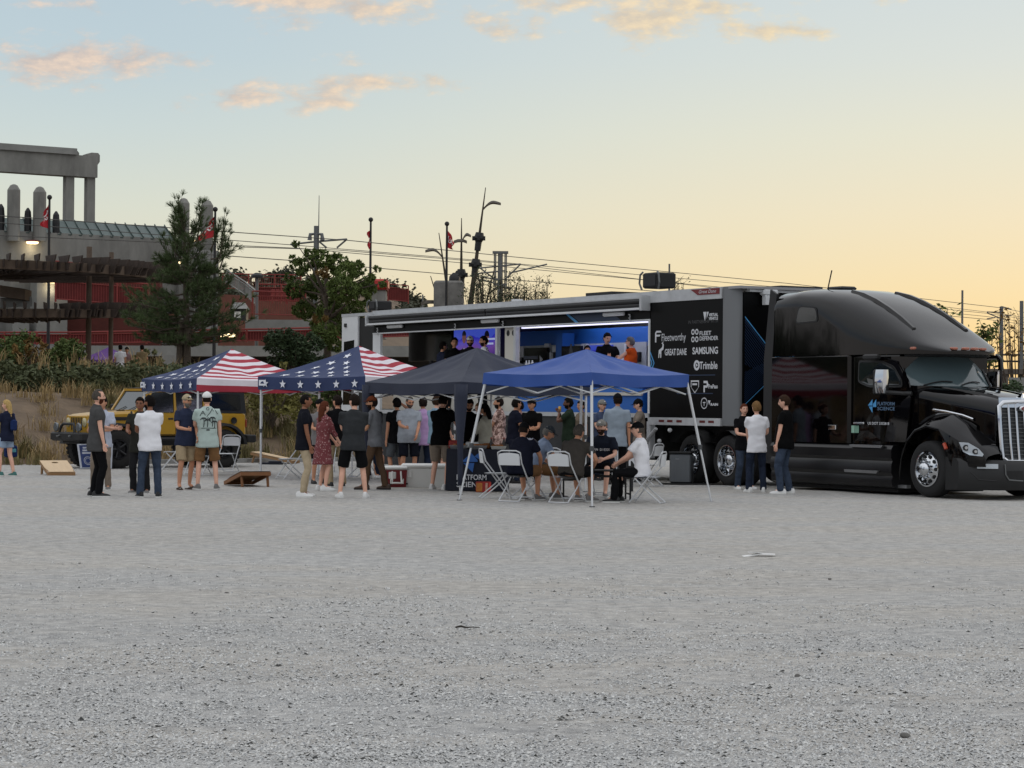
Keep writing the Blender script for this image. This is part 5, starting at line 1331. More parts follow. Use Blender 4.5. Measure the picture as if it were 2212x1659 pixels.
for k in range(14):
    z = .74 + k * .067; TKB(MB().tube([gpt(u / 4, z) + Vector((-.015, 0, 0)) for u in range(-4, 5)], .007, 4), 'grille_slat', M_STEEL, g_o)
TKB(MB().grid([[gpt(u / 4, z) + Vector((.0, 0, 0)) for u in range(-4, 5)] for z in (1.66, 1.72, 1.79, 1.84)]), 'grille_crown', M_CHR, g_o, True, None)
e = TKB(MB().sphere((7.185, YC, 1.64), (.03, .16, .065), 16, 8), 'emblem', M_CHR, None, True)
e2 = TKB(MB().sphere((7.193, YC, 1.64), (.03, .135, .05), 16, 8), 'emblem_face', mat('badge_red', (120, 44, 38), .35), e, True)
put_text('emblem_lettering', 'Peterbilt', .07, M_TXT, e, SH @ Vector((7.228, YC, 1.64)), (0, 1, 0), (0, 0, 1), fit=.2, shear=.3)
TKB(MB().loft([[(6.95, YC - .05, 1.84), (6.95, YC + .05, 1.84), (6.95, YC, 1.86)], [(7.1, YC - .06, 1.82), (7.1, YC + .06, 1.82), (7.1, YC, 1.93)], [(7.14, YC - .02, 1.8), (7.14, YC + .02, 1.8), (7.14, YC, 1.84)]]), 'hood_ornament', M_CHR)
# bumper
b = MB(); rings = []
for k in range(17):
    u = -1 + k / 8; y = YC + u * 1.2; cur = abs(u) ** 3
    x = 7.36 - .62 * cur
    rings.append([(x - .35, y, .16), (x - .04, y, .17), (x + .02, y, .32), (x, y, .62 + .06 * cur), (x - .06, y, .70 + .04 * cur), (x - .35, y, .72 + .04 * cur)])
bp = TKB(b.loft(rings), 'bumper', M_TRIM, None, True, 35)
def bmp(u, z, o=.015): return Vector((7.36 - .62 * abs(u) ** 3 + o, YC + u * 1.2, z))
for s in (-1, 1):
    q = MB().grid([[bmp(s * u, z, .03) for u in (.60, .68, .76, .84)] for z in (.56, .60, .645)]); TKB(q, 'fog_lamp', M_LENS, bp, False)
    q = MB().grid([[bmp(s * u, z, .02) for u in (.2, .3, .4, .48)] for z in (.36, .44, .52)]); TKB(q, 'air_opening', M_MBLK, bp)
    q = MB().tube([bmp(s * .50, .64, .02), bmp(s * .49, .45, .025), bmp(s * .44, .36, .025), bmp(s * .2, .34, .025)], .012, 5); TKB(q, 'bumper_trim', M_STEEL, bp)
    q = MB().tube([bmp(s * .9, .5, .02), bmp(s * .82, .36, .03), bmp(s * .62, .34, .03)], .01, 5); TKB(q, 'bumper_trim', M_TRIM, bp)
# side fairing with steps
b = MB(); rings = []
for x in (1.2, 2.2, 3.4, 4.4, 4.95):
    rings.append([(x, .24, .12), (x, .12, .16), (x, .10, .28), (x, .125, .36), (x, .09, .42), (x, .09, .58), (x, .12, .64), (x, .085, .70), (x, .085, .86), (x, .13, .93), (x, .3, .95), (x, 2.4, .95), (x, 2.55, .6), (x, 2.5, .14)])
sf = TKB(b.loft(rings), 'side_fairing', mat('fairing_black', (15, 15, 17), .3, spec=.4), None, True, 30)
for (px0, px1, py) in ((1838, 1904, 963), (1826, 1894, 1017)):
    a, c = TLp(px0, py, .07), TLp(px1, py, .07); TKB(MB().poly([(a.x, .05, a.z - .02), (c.x, .05, a.z - .025), (c.x + .06, .05, a.z + .03), (a.x - .02, .05, a.z + .03)], (0, .06, 0)), 'step', M_STEP, sf)
a, c = TLp(2060 - 60, 1058, .2), 0
TKB(MB().bbox((4.6, .25, .14), (5.2, .35, .2)), 'step', M_STEP, sf)
TKB(MB().bbox((-2.2, .95, .55), (6.9, 1.75, .9)), 'chassis', M_MBLK)
TKB(MB().bbox((1.2, .3, .05), (4.9, 2.4, .13)), 'underbody', M_MBLK)
# mirrors
m0 = TLp(1905, 824, -.22)
def mirror(x, y, z, s, h=.44, w=.27):
    r = MB()
    sec = []
    for k in range(7):
        t = k / 6; zz = z - h / 2 + h * t; ww = w * (.72 + .28 * math.sin(math.pi * (t * .8 + .1))); sec.append([(x - .07, y - ww / 2, zz), (x + .02, y - ww / 2 + .02, zz), (x + .09, y - ww / 4, zz), (x + .09, y + ww / 4, zz), (x + .03, y + ww / 2, zz), (x - .07, y + ww / 2, zz)])
    o = TKB(r.loft(sec), 'mirror', M_CHR, None, True, 50)
    TKB(MB().rbox((x - .15, y - w * .5, z - h * .56), (x - .06, y + w * .52, z + h * .5), .03), 'mirror_back', M_TRIM, o)
    TKB(MB().tube([(x - .1, y + s * .1, z - h * .45), (x + .15, y + s * .38, z - h * .5), (x + .3, y + s * .45, z - h * .5)], .04, 8), 'mirror_arm', M_TRIM, o)
mirror(m0.x, -.2, m0.z, 1)
fm = TLp(2150, 826, 2.75); mirror(fm.x, 2.75, fm.z, -1, .42, .22)
p = TLp(1882, 772, .05); TKB(MB().rbox((p.x - .2, -.02, p.z - .05), (p.x + .22, .12, p.z + .06), .03), 'look_down_mirror', M_TRIM)
# far door standing open
A_ = [(4.75, 2.55, 1.95), (4.78, 2.72, 2.42), (4.82, 2.80, 2.58), (4.86, 2.95, 2.62), (4.92, 3.2, 2.6), (4.94, 3.28, 2.5), (4.96, 3.34, 2.2)]
A2 = [TLp(px, py, 2.75) for px, py in ((2121, 838), (2119, 810), (2121, 785), (2127, 774), (2140, 771), (2156, 771), (2161, 778), (2162, 800))]
od = TKB(MB().tube(A2, .05, 8), 'far_door', M_PAINT, None, True)
TKB(MB().tube([A2[-1], A2[-1] + Vector((.0, 0, -.5))], .03, 6), 'door_edge', M_PAINT, od)
# wheels
def wheel(x, yo, s, R=.52, W_=.30, front=True, deep=False):
    """s = -1 near side, +1 far side; yo = outer face"""
    M = Matrix.Translation((x, yo, R)) @ Matrix.Rotation(math.pi / 2 * (1 if s < 0 else -1), 4, 'X')
    b = MB()
    b.lathe([(.30, -.02), (.335, .0), (.42, .012), (.47, .0), (.505, -.03), (R, -.07), (R, -W_ + .07), (.50, -W_ + .02), (.42, -W_), (.30, -W_)], 40, M)
    o = TKB(b, 'wheel', M_TYRE, None, True, 40)
    t = MB()
    if front:
        t.lathe([(.315, .0), (.325, .012), (.30, .016), (.285, -.01), (.27, -.03), (.2, -.0), (.16, .03), (.13, .035), (.125, .09), (.09, .13), (.0, .14)], 36, M)
    else:
        t.lathe([(.315, .0), (.325, .012), (.30, .012), (.285, -.05), (.27, -.14), (.2, -.165), (.14, -.165), (.13, -.05), (.10, -.02), (.0, -.015)], 36, M)
    TKB(t, 'rim', M_CHR, o, True, 50)
    hb = MB(); nb = MB()
    for k in range(10):
        a = k * math.pi / 5; zz = -.012 if front else -.155
        c = M @ Vector((.238 * math.cos(a), .238 * math.sin(a), zz)); c2 = M @ Vector((.238 * math.cos(a), .238 * math.sin(a), zz + .012 + (.014 if front else .01)))
        hb.tube([c, c2], .034, 8)
        a += .314; c = M @ Vector((.165 * math.cos(a), .165 * math.sin(a), zz)); c2 = M @ Vector((.165 * math.cos(a), .165 * math.sin(a), zz + .085)); nb.tube([c, c2], .02, 6)
    TKB(hb, 'hand_hole', M_MBLK, o); TKB(nb, 'lug_nut', M_CHR, o)
    return o
wheel(5.9, .14, -1); wheel(5.9, 2.56, 1)
for x in (-.34, -1.62):
    wheel(x, .12, -1, front=False); wheel(x, 2.58, 1, front=False)
    for y in (.46,): TKB(MB().lathe([(.3, 0), (.45, 0), (.52, -.05), (.52, -.25), (.45, -.3), (.3, -.3)], 32, Matrix.Translation((x, y, .52)) @ Matrix.Rotation(math.pi / 2, 4, 'X')), 'inner_tyre', M_TYRE, None, True)
# mud guards over the drive wheels
for x in (-.34, -1.62):
    P = [[(x + .62 * math.cos(a), y, .52 + .62 * math.sin(a)) for a in [math.radians(d) for d in range(35, 150, 14)]] for y in (.1, .7)]
    TKB(MB().grid(P), 'mud_guard', M_MBLK, None, True, None)
q = TKB(MB().poly([(-.2, .08, 1.12), (.15, .08, 1.16), (.35, .08, 1.22), (.2, .08, 1.10), (.35, .08, 1.06), (.0, .08, 1.04)], (0, .01, 0)), 'hose_bracket', M_STEEL)
# ================================================================== yellow off-roader
JF = Vector((-.80, -.60, 0)).normalized(); JL = Vector((-JF.y, JF.x, 0))
jn = G(250, 1012); JC = jn - JF * 1.475 - JL * .80
jk = empty('off_roader', (JC.x, JC.y, 0), math.atan2(JF.y, JF.x), 'lifted yellow off-road car with black hard top and big tyres', 'car')
M_YEL = mat('yellow_paint', (172, 132, 34), .35, coat=.2, var=.05, scale=2); M_JGL = mat('dark_window', (14, 16, 18), .08, spec=.6); M_HT = mat('hard_top', (24, 25, 27), .6); M_PLAS = mat('black_plastic', (24, 24, 25), .65)
W2 = .76
def jb(b, name, m, parent=None, smooth=False, angle=40): return b.build(name, m, parent or jk, smooth, angle)
# tub
jb(MB().rbox((-2.2, -W2, .80), (.85, W2, 1.36), .04), 'body', M_YEL, None, True)
jb(MB().bbox((-2.15, -.55, .55), (1.9, .55, .82)), 'chassis', M_PLAS)
# hood tapering to the grille
def hr(x, w, z0, z1): return [(x, -w, z0), (x, -w, z1 - .05), (x, -w + .06, z1), (x, 0, z1 + .03), (x, w - .06, z1), (x, w, z1 - .05), (x, w, z0)]
hd = jb(MB().loft([hr(.80, .72, .95, 1.40), hr(1.5, .66, .95, 1.37), hr(2.0, .60, .95, 1.32), hr(2.1, .58, .95, 1.27)]), 'hood', M_YEL, None, True, 30)
jb(MB().poly([(1.1, .705, 1.18), (1.75, .655, 1.18), (1.75, .655, 1.26), (1.1, .705, 1.26)], (0, .006, 0)), 'hood_decal', M_PLAS, hd)
for y in (-.2, .2): jb(MB().rbox((.95, y - .05, 1.405), (1.15, y + .05, 1.43), .01), 'hood_vent', M_PLAS, hd)
for s in (-1, 1): jb(MB().tube([(1.0, s * .67, 1.39), (1.0, s * .71, 1.33)], .025, 6), 'hood_latch', M_PLAS, hd)
# grille with seven slots and round lamps
gp = jb(MB().rbox((2.08, -.60, .84), (2.14, .60, 1.30), .03), 'grille', M_YEL, None, True)
for k in range(7): jb(MB().rbox((2.135, -.27 + k * .09 - .026, .93), (2.148, -.27 + k * .09 + .026, 1.24), .01), 'grille_slot', M_PLAS, gp)
for s in (-1, 1):
    jb(MB().lathe([(.11, 0), (.115, .03), (.09, .045), (0, .05)], 20, Matrix.Translation((2.125, s * .44, 1.12)) @ Matrix.Rotation(math.pi / 2, 4, 'Y')), 'headlight', mat('jeep_lamp', (186, 176, 140), .15, .2), gp, True)
    jb(MB().rbox((1.85, s * .88 - .03, 1.06), (1.93, s * .88 + .03, 1.12), .01), 'side_marker', mat('amber', (196, 110, 40), .3))
# winch bumper, hoop and auxiliary lamps
bu = jb(MB().rbox((2.2, -.85, .66), (2.45, .85, .88), .04).rbox((2.1, -.45, .6), (2.3, .45, .8), .02), 'bumper', M_PLAS, None, True)
jb(MB().tube([(2.4, -.42, .86), (2.38, -.36, 1.02), (2.36, -.28, 1.08), (2.36, .28, 1.08), (2.38, .36, 1.02), (2.4, .42, .86)], .035, 8), 'bumper_hoop', M_PLAS, bu, True)
for s in (-1, 1):
    jb(MB().lathe([(.0, -.05), (.10, -.04), (.115, .0), (.10, .02), (0, .025)], 16, Matrix.Translation((2.4, s * .62, 1.0)) @ Matrix.Rotation(math.pi / 2, 4, 'Y')), 'auxiliary_lamp', mat('grey_lens', (110, 116, 122), .2, .4), bu, True)
    jb(MB().tube([(2.38, s * .3, .82), (2.5, s * .3, .78), (2.5, s * .36, .78)], .02, 6), 'tow_hook', M_STEEL, bu)
# flares
for x in (1.475, -1.475):
    for s in (-1, 1):
        P = []
        for k in range(11):
            a = math.radians(8 + 164 * k / 10); R = .64; px_, pz = x + R * math.cos(a) * 1.05, .50 + R * math.sin(a) * .98
            P.append([(px_, s * .70, pz), (px_ * 1.0, s * .95, pz - .01), (x + (R - .06) * math.cos(a), s * .97, .50 + (R - .09) * math.sin(a)), (x + (R - .05) * math.cos(a), s * .70, .50 + (R - .09) * math.sin(a))])
        jb(MB().loft(P), 'fender_flare', M_PLAS, None, True, 40)
# windshield frame and glass
fr = [(.86, 1.40), (.50, 1.93)]
w = MB()
for s in (-1, 1): w.loft([[(.90, s * .71, 1.38), (.80, s * .71, 1.38), (.80, s * .63, 1.38), (.90, s * .63, 1.38)], [(.53, s * .66, 1.95), (.43, s * .66, 1.95), (.43, s * .585, 1.95), (.53, s * .585, 1.95)]])
w.box((.49, 0, 1.935), (.10, 1.25, .06)).box((.86, 0, 1.405), (.1, 1.35, .06))
jb(w, 'windshield_frame', M_YEL)
jb(MB().add([(.845, -.63, 1.42), (.845, .63, 1.42), (.505, .59, 1.92), (.505, -.59, 1.92), (.835, -.63, 1.42), (.835, .63, 1.42), (.495, .59, 1.92), (.495, -.59, 1.92)], [(0, 1, 2, 3), (7, 6, 5, 4)]), 'windshield', mat('jeep_glass', (56, 66, 72), .1, spec=.8))
for y0 in (-.3, .25): jb(MB().tube([(.875, y0, 1.42), (.80, y0 + .3, 1.52)], .01, 5), 'wiper', M_PLAS)
# hard top
def tr(x, w, z): return [(x, -w, z - .10), (x, -w * .99, z - .03), (x, -w * .9, z), (x, w * .9, z), (x, w * .99, z - .03), (x, w, z - .10)]
jb(MB().loft([tr(.46, .66, 1.985), (tr(-.4, .69, 2.02)), tr(-1.4, .70, 2.01), tr(-2.18, .69, 1.96)]), 'roof', M_HT, None, True, 40)
for s in (-1, 1):
    jb(MB().poly([(-1.02, s * .70, 1.36), (-2.22, s * .72, 1.36), (-2.16, s * .685, 1.92), (-1.02, s * .69, 1.94)], (0, s * .015, 0)), 'hard_top_side', M_HT)
    jb(MB().poly(rpoly([(-1.12, s * .722, 1.44), (-2.06, s * .737, 1.44), (-2.03, s * .712, 1.84), (-1.12, s * .712, 1.85)], .06), (0, s * .006, 0)), 'side_window', M_JGL)
    for (x0, x1, xs) in ((.74, -.16, .46), (-.18, -.98, -.18)):
        d = jb(MB().poly(rpoly([(x0, s * .765, .84), (x1, s * .765, .84), (x1, s * .765, 1.36), (x0, s * .765, 1.36)], .04), (0, s * .02, 0)), 'door', M_YEL)
        jb(MB().tube([(x0, s * .765, 1.36), (xs, s * .70, 1.90), (x1, s * .70, 1.90), (x1, s * .765, 1.36)], .028, 6), 'door_frame', M_YEL, d)
        jb(MB().poly([(x0 - .04, s * .745, 1.38), (xs - .03, s * .69, 1.88), (x1 + .03, s * .69, 1.88), (x1 + .03, s * .745, 1.38)], (0, s * .004, 0)), 'door_window', M_JGL, d)
        jb(MB().rbox((x1 + .06, s * .79 - .012, 1.2), (x1 + .2, s * .79 + .012, 1.24), .008), 'handle', M_PLAS, d)
    jb(MB().rbox((.62, s * .95 - .1, 1.40), (.72, s * .95 + .08, 1.58), .03).tube([(.68, s * .76, 1.40), (.68, s * .9, 1.45)], .025, 6), 'mirror', M_PLAS)
    jb(MB().rbox((-2.26, s * .66 - .06, 1.0), (-2.19, s * .66 + .06, 1.22), .02), 'tail_lamp', mat('tail_lamp', (130, 26, 22), .3))
    jb(MB().tube([(.9, s * .82, .72), (-1.0, s * .82, .72)], .045, 8), 'rock_slider', M_PLAS)
jb(MB().lathe([(.0, .0), (.06, .0), (.085, .012), (.085, .03)], 16, Matrix.Translation((-1.82, .79, 1.18)) @ Matrix.Rotation(-math.pi / 2, 4, 'X')), 'fuel_cap', M_PLAS, None, True)
jb(MB().rbox((-2.5, -.8, .62), (-2.22, .8, .82), .03), 'rear_bumper', M_PLAS)
def jwheel(x, y, s, R=.47, Wd=.34, axis='Y'):
    M = Matrix.Translation((x, y, R if axis == 'Y' else 1.12)) @ Matrix.Rotation(math.pi / 2 * (1 if s < 0 else -1), 4, 'X') if axis == 'Y' else Matrix.Translation((x, y, 1.12)) @ Matrix.Rotation(-math.pi / 2, 4, 'Y')
    b = MB(); b.lathe([(.22, -.03), (.25, .0), (.36, .02), (.42, .005), (R - .015, -.02), (R, -.06), (R, -Wd + .06), (R - .02, -Wd + .01), (.36, -Wd), (.22, -Wd)], 40, M)
    for k in range(26):
        a = 2 * math.pi * k / 26
        for (w0, w1, da) in ((-.10, -.01, 0), (-.33, -.24, .12)):
            c = Vector((math.cos(a + da), math.sin(a + da), 0)); tq = Vector((-c.y, c.x, 0)) * .035; i0, o0 = c * (R - .02), c * (R + .014)
            vs = [i0 - tq + Vector((0, 0, w0)), i0 + tq + Vector((0, 0, w0)), i0 + tq + Vector((0, 0, w1)), i0 - tq + Vector((0, 0, w1)), o0 - tq + Vector((0, 0, w0)), o0 + tq + Vector((0, 0, w0)), o0 + tq + Vector((0, 0, w1)), o0 - tq + Vector((0, 0, w1))]
            b.add([M @ v for v in vs], [(4, 5, 6, 7), (0, 1, 5, 4), (1, 2, 6, 5), (2, 3, 7, 6), (3, 0, 4, 7)])
    o = jb(b, 'wheel', mat('off_road_tyre', (28, 27, 26), .9), None, True, 30)
    r = MB().lathe([(.235, .0), (.24, .012), (.22, .012), (.20, -.06), (.12, -.07), (.07, -.05), (.06, -.01), (0, -.01)], 28, M)
    jb(r, 'rim', mat('rim_black', (40, 40, 42), .35, .6), o, True, 40)
    for k in range(5):
        a = k * 1.2566; c = Vector((math.cos(a), math.sin(a), 0)); q = MB().tube([M @ (c * .05 + Vector((0, 0, -.04))), M @ (c * .225 + Vector((0, 0, .0)))], .028, 6); jb(q, 'spoke', mat('rim_black', (40, 40, 42), .35, .6), o)
for x in (1.475, -1.475):
    jwheel(x, .96, 1); jwheel(x, -.96, -1)
jwheel(-2.28, 0, 1, axis='X')

# ================================================================== canopies
M_POLE = mat('white_pole', (206, 208, 210), .45, .2); M_FOOT = mat('grey_foot', (70, 72, 74), .7)
M_FNAVY = mat('flag_navy', (40, 54, 92), .8, var=.08, scale=3, bump=.2, bscale=8); M_FRED = mat('flag_stripe_red', (160, 46, 62), .8, var=.06, scale=3); M_FWHT = mat('flag_stripe_white', (222, 216, 222), .8, var=.04, scale=3); M_STAR = mat('star_white', (222, 224, 232), .8)
def canopy(name, label, cx, cy, a0, half, ze, zp, val, mats_f, feet=None, eave=None, stars=(), stripes=(), sag=.10, collar=1.05, cover=(), badge=None, wr=.012, group=None, seed=0, cap=None):
    r = empty(name, (cx, cy, 0), 0, label, 'canopy', group)
    he = eave or half; hf = feet or half
    A = [a0 + k * math.pi / 2 for k in range(4)]
    C = [Vector((he * math.cos(a), he * math.sin(a), ze)) for a in A]; Pk = Vector((0, 0, zp))
    def S(k, f, t):
        """roof point of face k, f along the eave, t up to the peak"""
        p = C[k].lerp(C[(k + 1) % 4], f).lerp(Pk, t)
        p.z -= sag * math.sin(math.pi * min(1, t)) * (.55 + .45 * math.sin(math.pi * f)) * (1 - .3 * t)
        p.z -= .035 * math.sin(math.pi * f) * (1 - t) ** 2
        e = math.sin(math.pi * min(1, t * 1.02)) * (.3 + .7 * math.sin(math.pi * f))
        p.z += wr * e * (mnoise.noise((f * 5 + seed + k * 7, t * 3, 2)) * 1.6 + .9 * math.sin((f - .5) * (1.2 - t) * 26 + seed) * mnoise.noise((f * 2, t * 2, seed + 5.)))
        return p
    NF, NT = 22, 27 if stripes else 14
    for k in range(4):
        st = k in stripes; m = MB()
        m.grid([[S(k, i / NF, min(j / NT, .995)) for i in range(NF + 1)] for j in range(NT + 1)], 0, (lambda i, j: (1 if (i // 2) % 2 else 0)) if st else None)
        # valance
        rows = []
        for j in range(5):
            g = j / 4; row = []
            for i in range(NF + 1):
                f = i / NF; p = C[k].lerp(C[(k + 1) % 4], f); p = S(k, f, 0); out = Vector((p.x, p.y, 0)).normalized()
                p = p + out * (.006 + .018 * math.sin(f * 19 + seed + k) * g + .010 * g); p.z -= val * g + .012 * math.sin(f * 11 + seed) * g
                row.append(p)
            rows.append(row)
        m.grid(rows, 0, (lambda i, j: (0 if i < 2 else 1)) if st else None)
        ro = m.build('roof_panel', mats_f[1] if st else mats_f[0], r, True, 60, False)
        if k in stars:
            e = (C[(k + 1) % 4] - C[k]); L = e.length; H = ((C[k] + C[(k + 1) % 4]) / 2 - Pk).length; q = MB()
            def star(f0, t0, rad, fn):
                pts = []
                for n in range(10):
                    a = math.pi / 2 + n * math.pi / 5; rr = rad if n % 2 == 0 else rad * .42
                    pts.append(fn(f0, t0, rr * math.cos(a), rr * math.sin(a)))
                c = fn(f0, t0, 0, 0); MB().add([c] + pts, [(0, 1 + n, 1 + (n + 1) % 10) for n in range(10)]).build('star', M_STAR, ro, fixn=False)
            def onroof(f0, t0, dx, dy):
                t = t0 + dy / H; f = .5 + (f0 - .5) + dx / (L * max(.08, 1 - t)); nn = (Pk - C[k]).cross(C[(k + 1) % 4] - C[k]).normalized(); nn = nn if nn.z > 0 else -nn
                return S(k, f, t) + nn * .012
            for j, t0 in enumerate((.10, .26, .42, .58, .76)):
                n = int(round(7 * (1 - t0))); 
                for i in range(7):
                    X = (i + .5 + (.5 if j % 2 else 0)) / 7 - .5
                    f0 = X / (1 - t0) + .5
                    if .06 < f0 < .94 or (abs(f0 - .5) < .62 and False): star(f0, t0, .105, onroof)
            def onval(f0, t0, dx, dy):
                f = f0 + dx / L; p = S(k, min(1, max(0, f)), 0); out = Vector((p.x, p.y, 0)).normalized(); g = .5
                nn = (C[(k + 1) % 4] - C[k]).cross(Vector((0, 0, 1))).normalized(); nn = nn if nn.dot(out) > 0 else -nn
                p = p + nn * (.035 + .012); p.z += -val * .52 + dy; return p
            for i in range(6): star((i + .5) / 6, 0, .095, onval)
        if badge and k == badge[0]:
            nn = (C[(k + 1) % 4] - C[k]).cross(Vector((0, 0, 1))).normalized(); e = (C[(k + 1) % 4] - C[k]).normalized(); nn = nn if nn.dot(C[k]) > 0 else -nn
            p = C[k].lerp(C[(k + 1) % 4], badge[1]) + nn * .06 - Vector((0, 0, val * .5)); q = MB()
            q.add([p - e * .1 - Vector((0, 0, .06)), p + e * .1 - Vector((0, 0, .06)), p + e * .1 + Vector((0, 0, .06)), p - e * .1 + Vector((0, 0, .06))], [(0, 1, 2, 3)]); bo = q.build('badge', M_STAR, ro, fixn=False)
            p = p + nn * .004; q = MB().add([p - e * .06 - Vector((0, 0, .02)), p + e * .06 - Vector((0, 0, .02)), p + e * .02 + Vector((0, 0, .035)), p - e * .03 + Vector((0, 0, .02))], [(0, 1, 2, 3)]); q.build('badge_mark', M_FNAVY, bo, fixn=False)
    # frame
    for k in range(4):
        top = C[k] * .97; top.z = ze - .02; ft = Vector((hf * math.cos(A[k]), hf * math.sin(A[k]), 0))
        if hf == he: ft = Vector((top.x, top.y, 0))
        mid = top.lerp(ft, (ze - collar) / ze)
        lg = MB().tube([top, mid], .024, 8).tube([mid, ft + Vector((0, 0, .01))], .017, 8).build('leg', M_POLE, r, True)
        MB().tube([mid + Vector((0, 0, .04)), mid - Vector((0, 0, .04))], .036, 8).build('collar', M_FOOT, lg)
        MB().box(ft + Vector((0, 0, .008)), (.09, .09, .012)).build('foot', M_FOOT, lg)
        a, c = C[k] * .97, C[(k + 1) % 4] * .97; zt, zl = ze - .06, ze - .34
        m_ = a.lerp(c, .5)
        tb = MB()
        for p, q_ in ((a, m_), (m_, c)):
            tb.tube([Vector((p.x, p.y, zt)), Vector((q_.x, q_.y, zl))], .013, 6).tube([Vector((p.x, p.y, zl)), Vector((q_.x, q_.y, zt))], .013, 6)
        tb.build('truss', M_POLE, r)
        MB().tube([Vector((C[k].x * .95, C[k].y * .95, ze - .05)), Vector((0, 0, zp - .08))], .013, 6).build('rafter', M_POLE, r)
    MB().tube([(0, 0, zp - .03), (0, 0, zp - .5)], .018, 8).build('peak_pole', M_POLE, r)
    for k in cover:
        top = C[k]; P = []
        for j in range(9):
            g = j / 8; w = .085 * (1 - g) ** 1.3 + .04
            z = ze - .05 - g * (ze - .22); rr = []
            for n in range(8):
                an = n * math.pi / 4; rr.append((top.x * .975 + w * math.cos(an) * (1 + .15 * math.sin(n * 3 + j)), top.y * .975 + w * math.sin(an), z))
            P.append(rr)
        MB().loft(P).build('leg_drape', mats_f[0], r, True, None)
    if cap:
        P = [S(k, f, .86) * 1.0 + Vector((0, 0, .03)) for k in range(4) for f in (0, .5)]
        q = MB(); n = len(P); q.add([p for p in P] + [Pk + Vector((0, 0, .05))], [(i, (i + 1) % n, n) for i in range(n)]); q.build('vent_cap', cap, r, True, None)
    return r
deg = math.radians
c2 = (-3.3, 49.0)
canopy('pop_up_canopy', 'stars and stripes canopy nearest the jeep, leftmost of the two flag canopies', -6.35, 51.5, deg(-103), 2.15, 2.16, 2.85, .27, [M_FNAVY, [M_FWHT, M_FRED]], stars=(3, 1), stripes=(0, 2), badge=(3, .05), sag=.13, wr=.025, seed=1, group='canopies in a row', cap=None)
canopy('pop_up_canopy', 'stars and stripes canopy beside the dark canopy, right of the other flag one', -3.3, 49.0, deg(-82.5), 2.15, 2.20, 2.88, .27, [M_FNAVY, [M_FWHT, M_FRED]], stars=(3, 1), stripes=(0, 2), badge=(3, .06), sag=.13, wr=.025, seed=2, group='canopies in a row')
for (cx, cy, an, zp, k) in ((-6.35, 51.5, -103, 2.85, 0), (-3.3, 49.0, -82.5, 2.88, 1)): pass
M_CNAVY = mat('canopy_navy', (36, 42, 60), .75, bump=.5, bscale=5, var=.08, scale=2, stretch=(1, 1, .6)); M_CBLUE = mat('canopy_blue', (32, 72, 146), .6, bump=.45, bscale=5, var=.06, scale=2)
canopy('pop_up_canopy', 'faded dark navy canopy in the middle, its legs wrapped in cloth', -.67, 43.3, deg(-97), 2.15, 2.05, 2.72, .21, [M_CNAVY, M_CNAVY], cover=(0, 3), sag=.09, wr=.05, seed=3, group='canopies in a row')
canopy('pop_up_canopy', 'bright blue slant leg canopy over the seated people', 1.27, 38.9, deg(-89), 1.75, 2.18, 2.60, .20, [M_CBLUE, M_CBLUE], feet=2.15, collar=.95, sag=.08, wr=.035, seed=4, group='canopies in a row')
pg = on_bank(234, 106)
canopy('pop_up_canopy', 'purple canopy far behind the hedge at the station', pg.x, pg.y, deg(-70), 1.4, 1.72, 2.3, .3, [mat('canopy_purple', (84, 44, 116), .75, var=.1), ] * 2, seed=6).location.z = pg.z
# ================================================================== furniture and things on the lot
M_CHW = mat('chair_white', (208, 210, 212), .5); M_CHF = mat('chair_frame', (196, 198, 200), .4, .2)
_chair = None
def chair(x, y, face, label, group='white folding chairs'):
    """white folding chair, sitter looks along +y"""
    global _chair
    if _chair is None:
        r = empty('folding_chair', (0, 0, 0), 0, label, 'chair', group)
        P = []
        for i in range(9):
            u = -1 + i / 4; P.append([(u * .205, -.21 + j * .06 - .0, .445 - .012 * (1 - abs(u) ** 2) * math.sin(j / 7 * math.pi) - .012 * (j == 7)) for j in range(8)])
        m = MB().grid(P); k = len(m.v); m.v += [(a, b_, c - .018) for a, b_, c in list(m.v)]; m.f += [tuple(reversed([i + k for i in f])) for f in list(m.f)]; m.mi = [0] * len(m.f)
        m.build('seat', M_CHW, r, True, 60)
        P = []
        for i in range(9):
            u = -1 + i / 4; P.append([(u * .20 * (1 - .08 * (j == 4)), -.262 - .025 * j / 4 - .02 * (1 - u * u), .62 + .19 * j / 4 + (.02 * (1 - u * u) if j == 4 else 0)) for j in range(5)])
        m = MB().grid(P); k = len(m.v); m.v += [(a, b_ - .02, c) for a, b_, c in list(m.v)]; m.f += [tuple(reversed([i + k for i in f])) for f in list(m.f)]; m.mi = [0] * len(m.f)
        m.build('backrest', M_CHW, r, True, 60)
        for s in (-1, 1):
            MB().tube([(s * .215, -.295, .83), (s * .22, -.25, .66), (s * .225, -.02, .36), (s * .225, .24, .015)], .0125, 7).build('front_leg', M_CHF, r, True)
            MB().tube([(s * .19, .16, .43), (s * .19, -.02, .24), (s * .19, -.29, .015)], .0125, 7).build('rear_leg', M_CHF, r, True)
        MB().tube([(-.19, -.29, .015), (.19, -.29, .015)], .012, 6).build('foot_bar', M_CHF, r); MB().tube([(-.225, .20, .07), (.225, .20, .07)], .011, 6).build('foot_bar', M_CHF, r)
        MB().tube([(-.215, -.295, .83), (-.14, -.305, .865), (.14, -.305, .865), (.215, -.295, .83)], .0125, 7).build('top_bar', M_CHF, r, True)
        _chair = r; o = r
    else: o = copy_tree(_chair)
    o.location = (x, y, 0); o.rotation_euler = (0, 0, math.radians(face)); o['label'] = label; o['group'] = group
    return o
_board = None
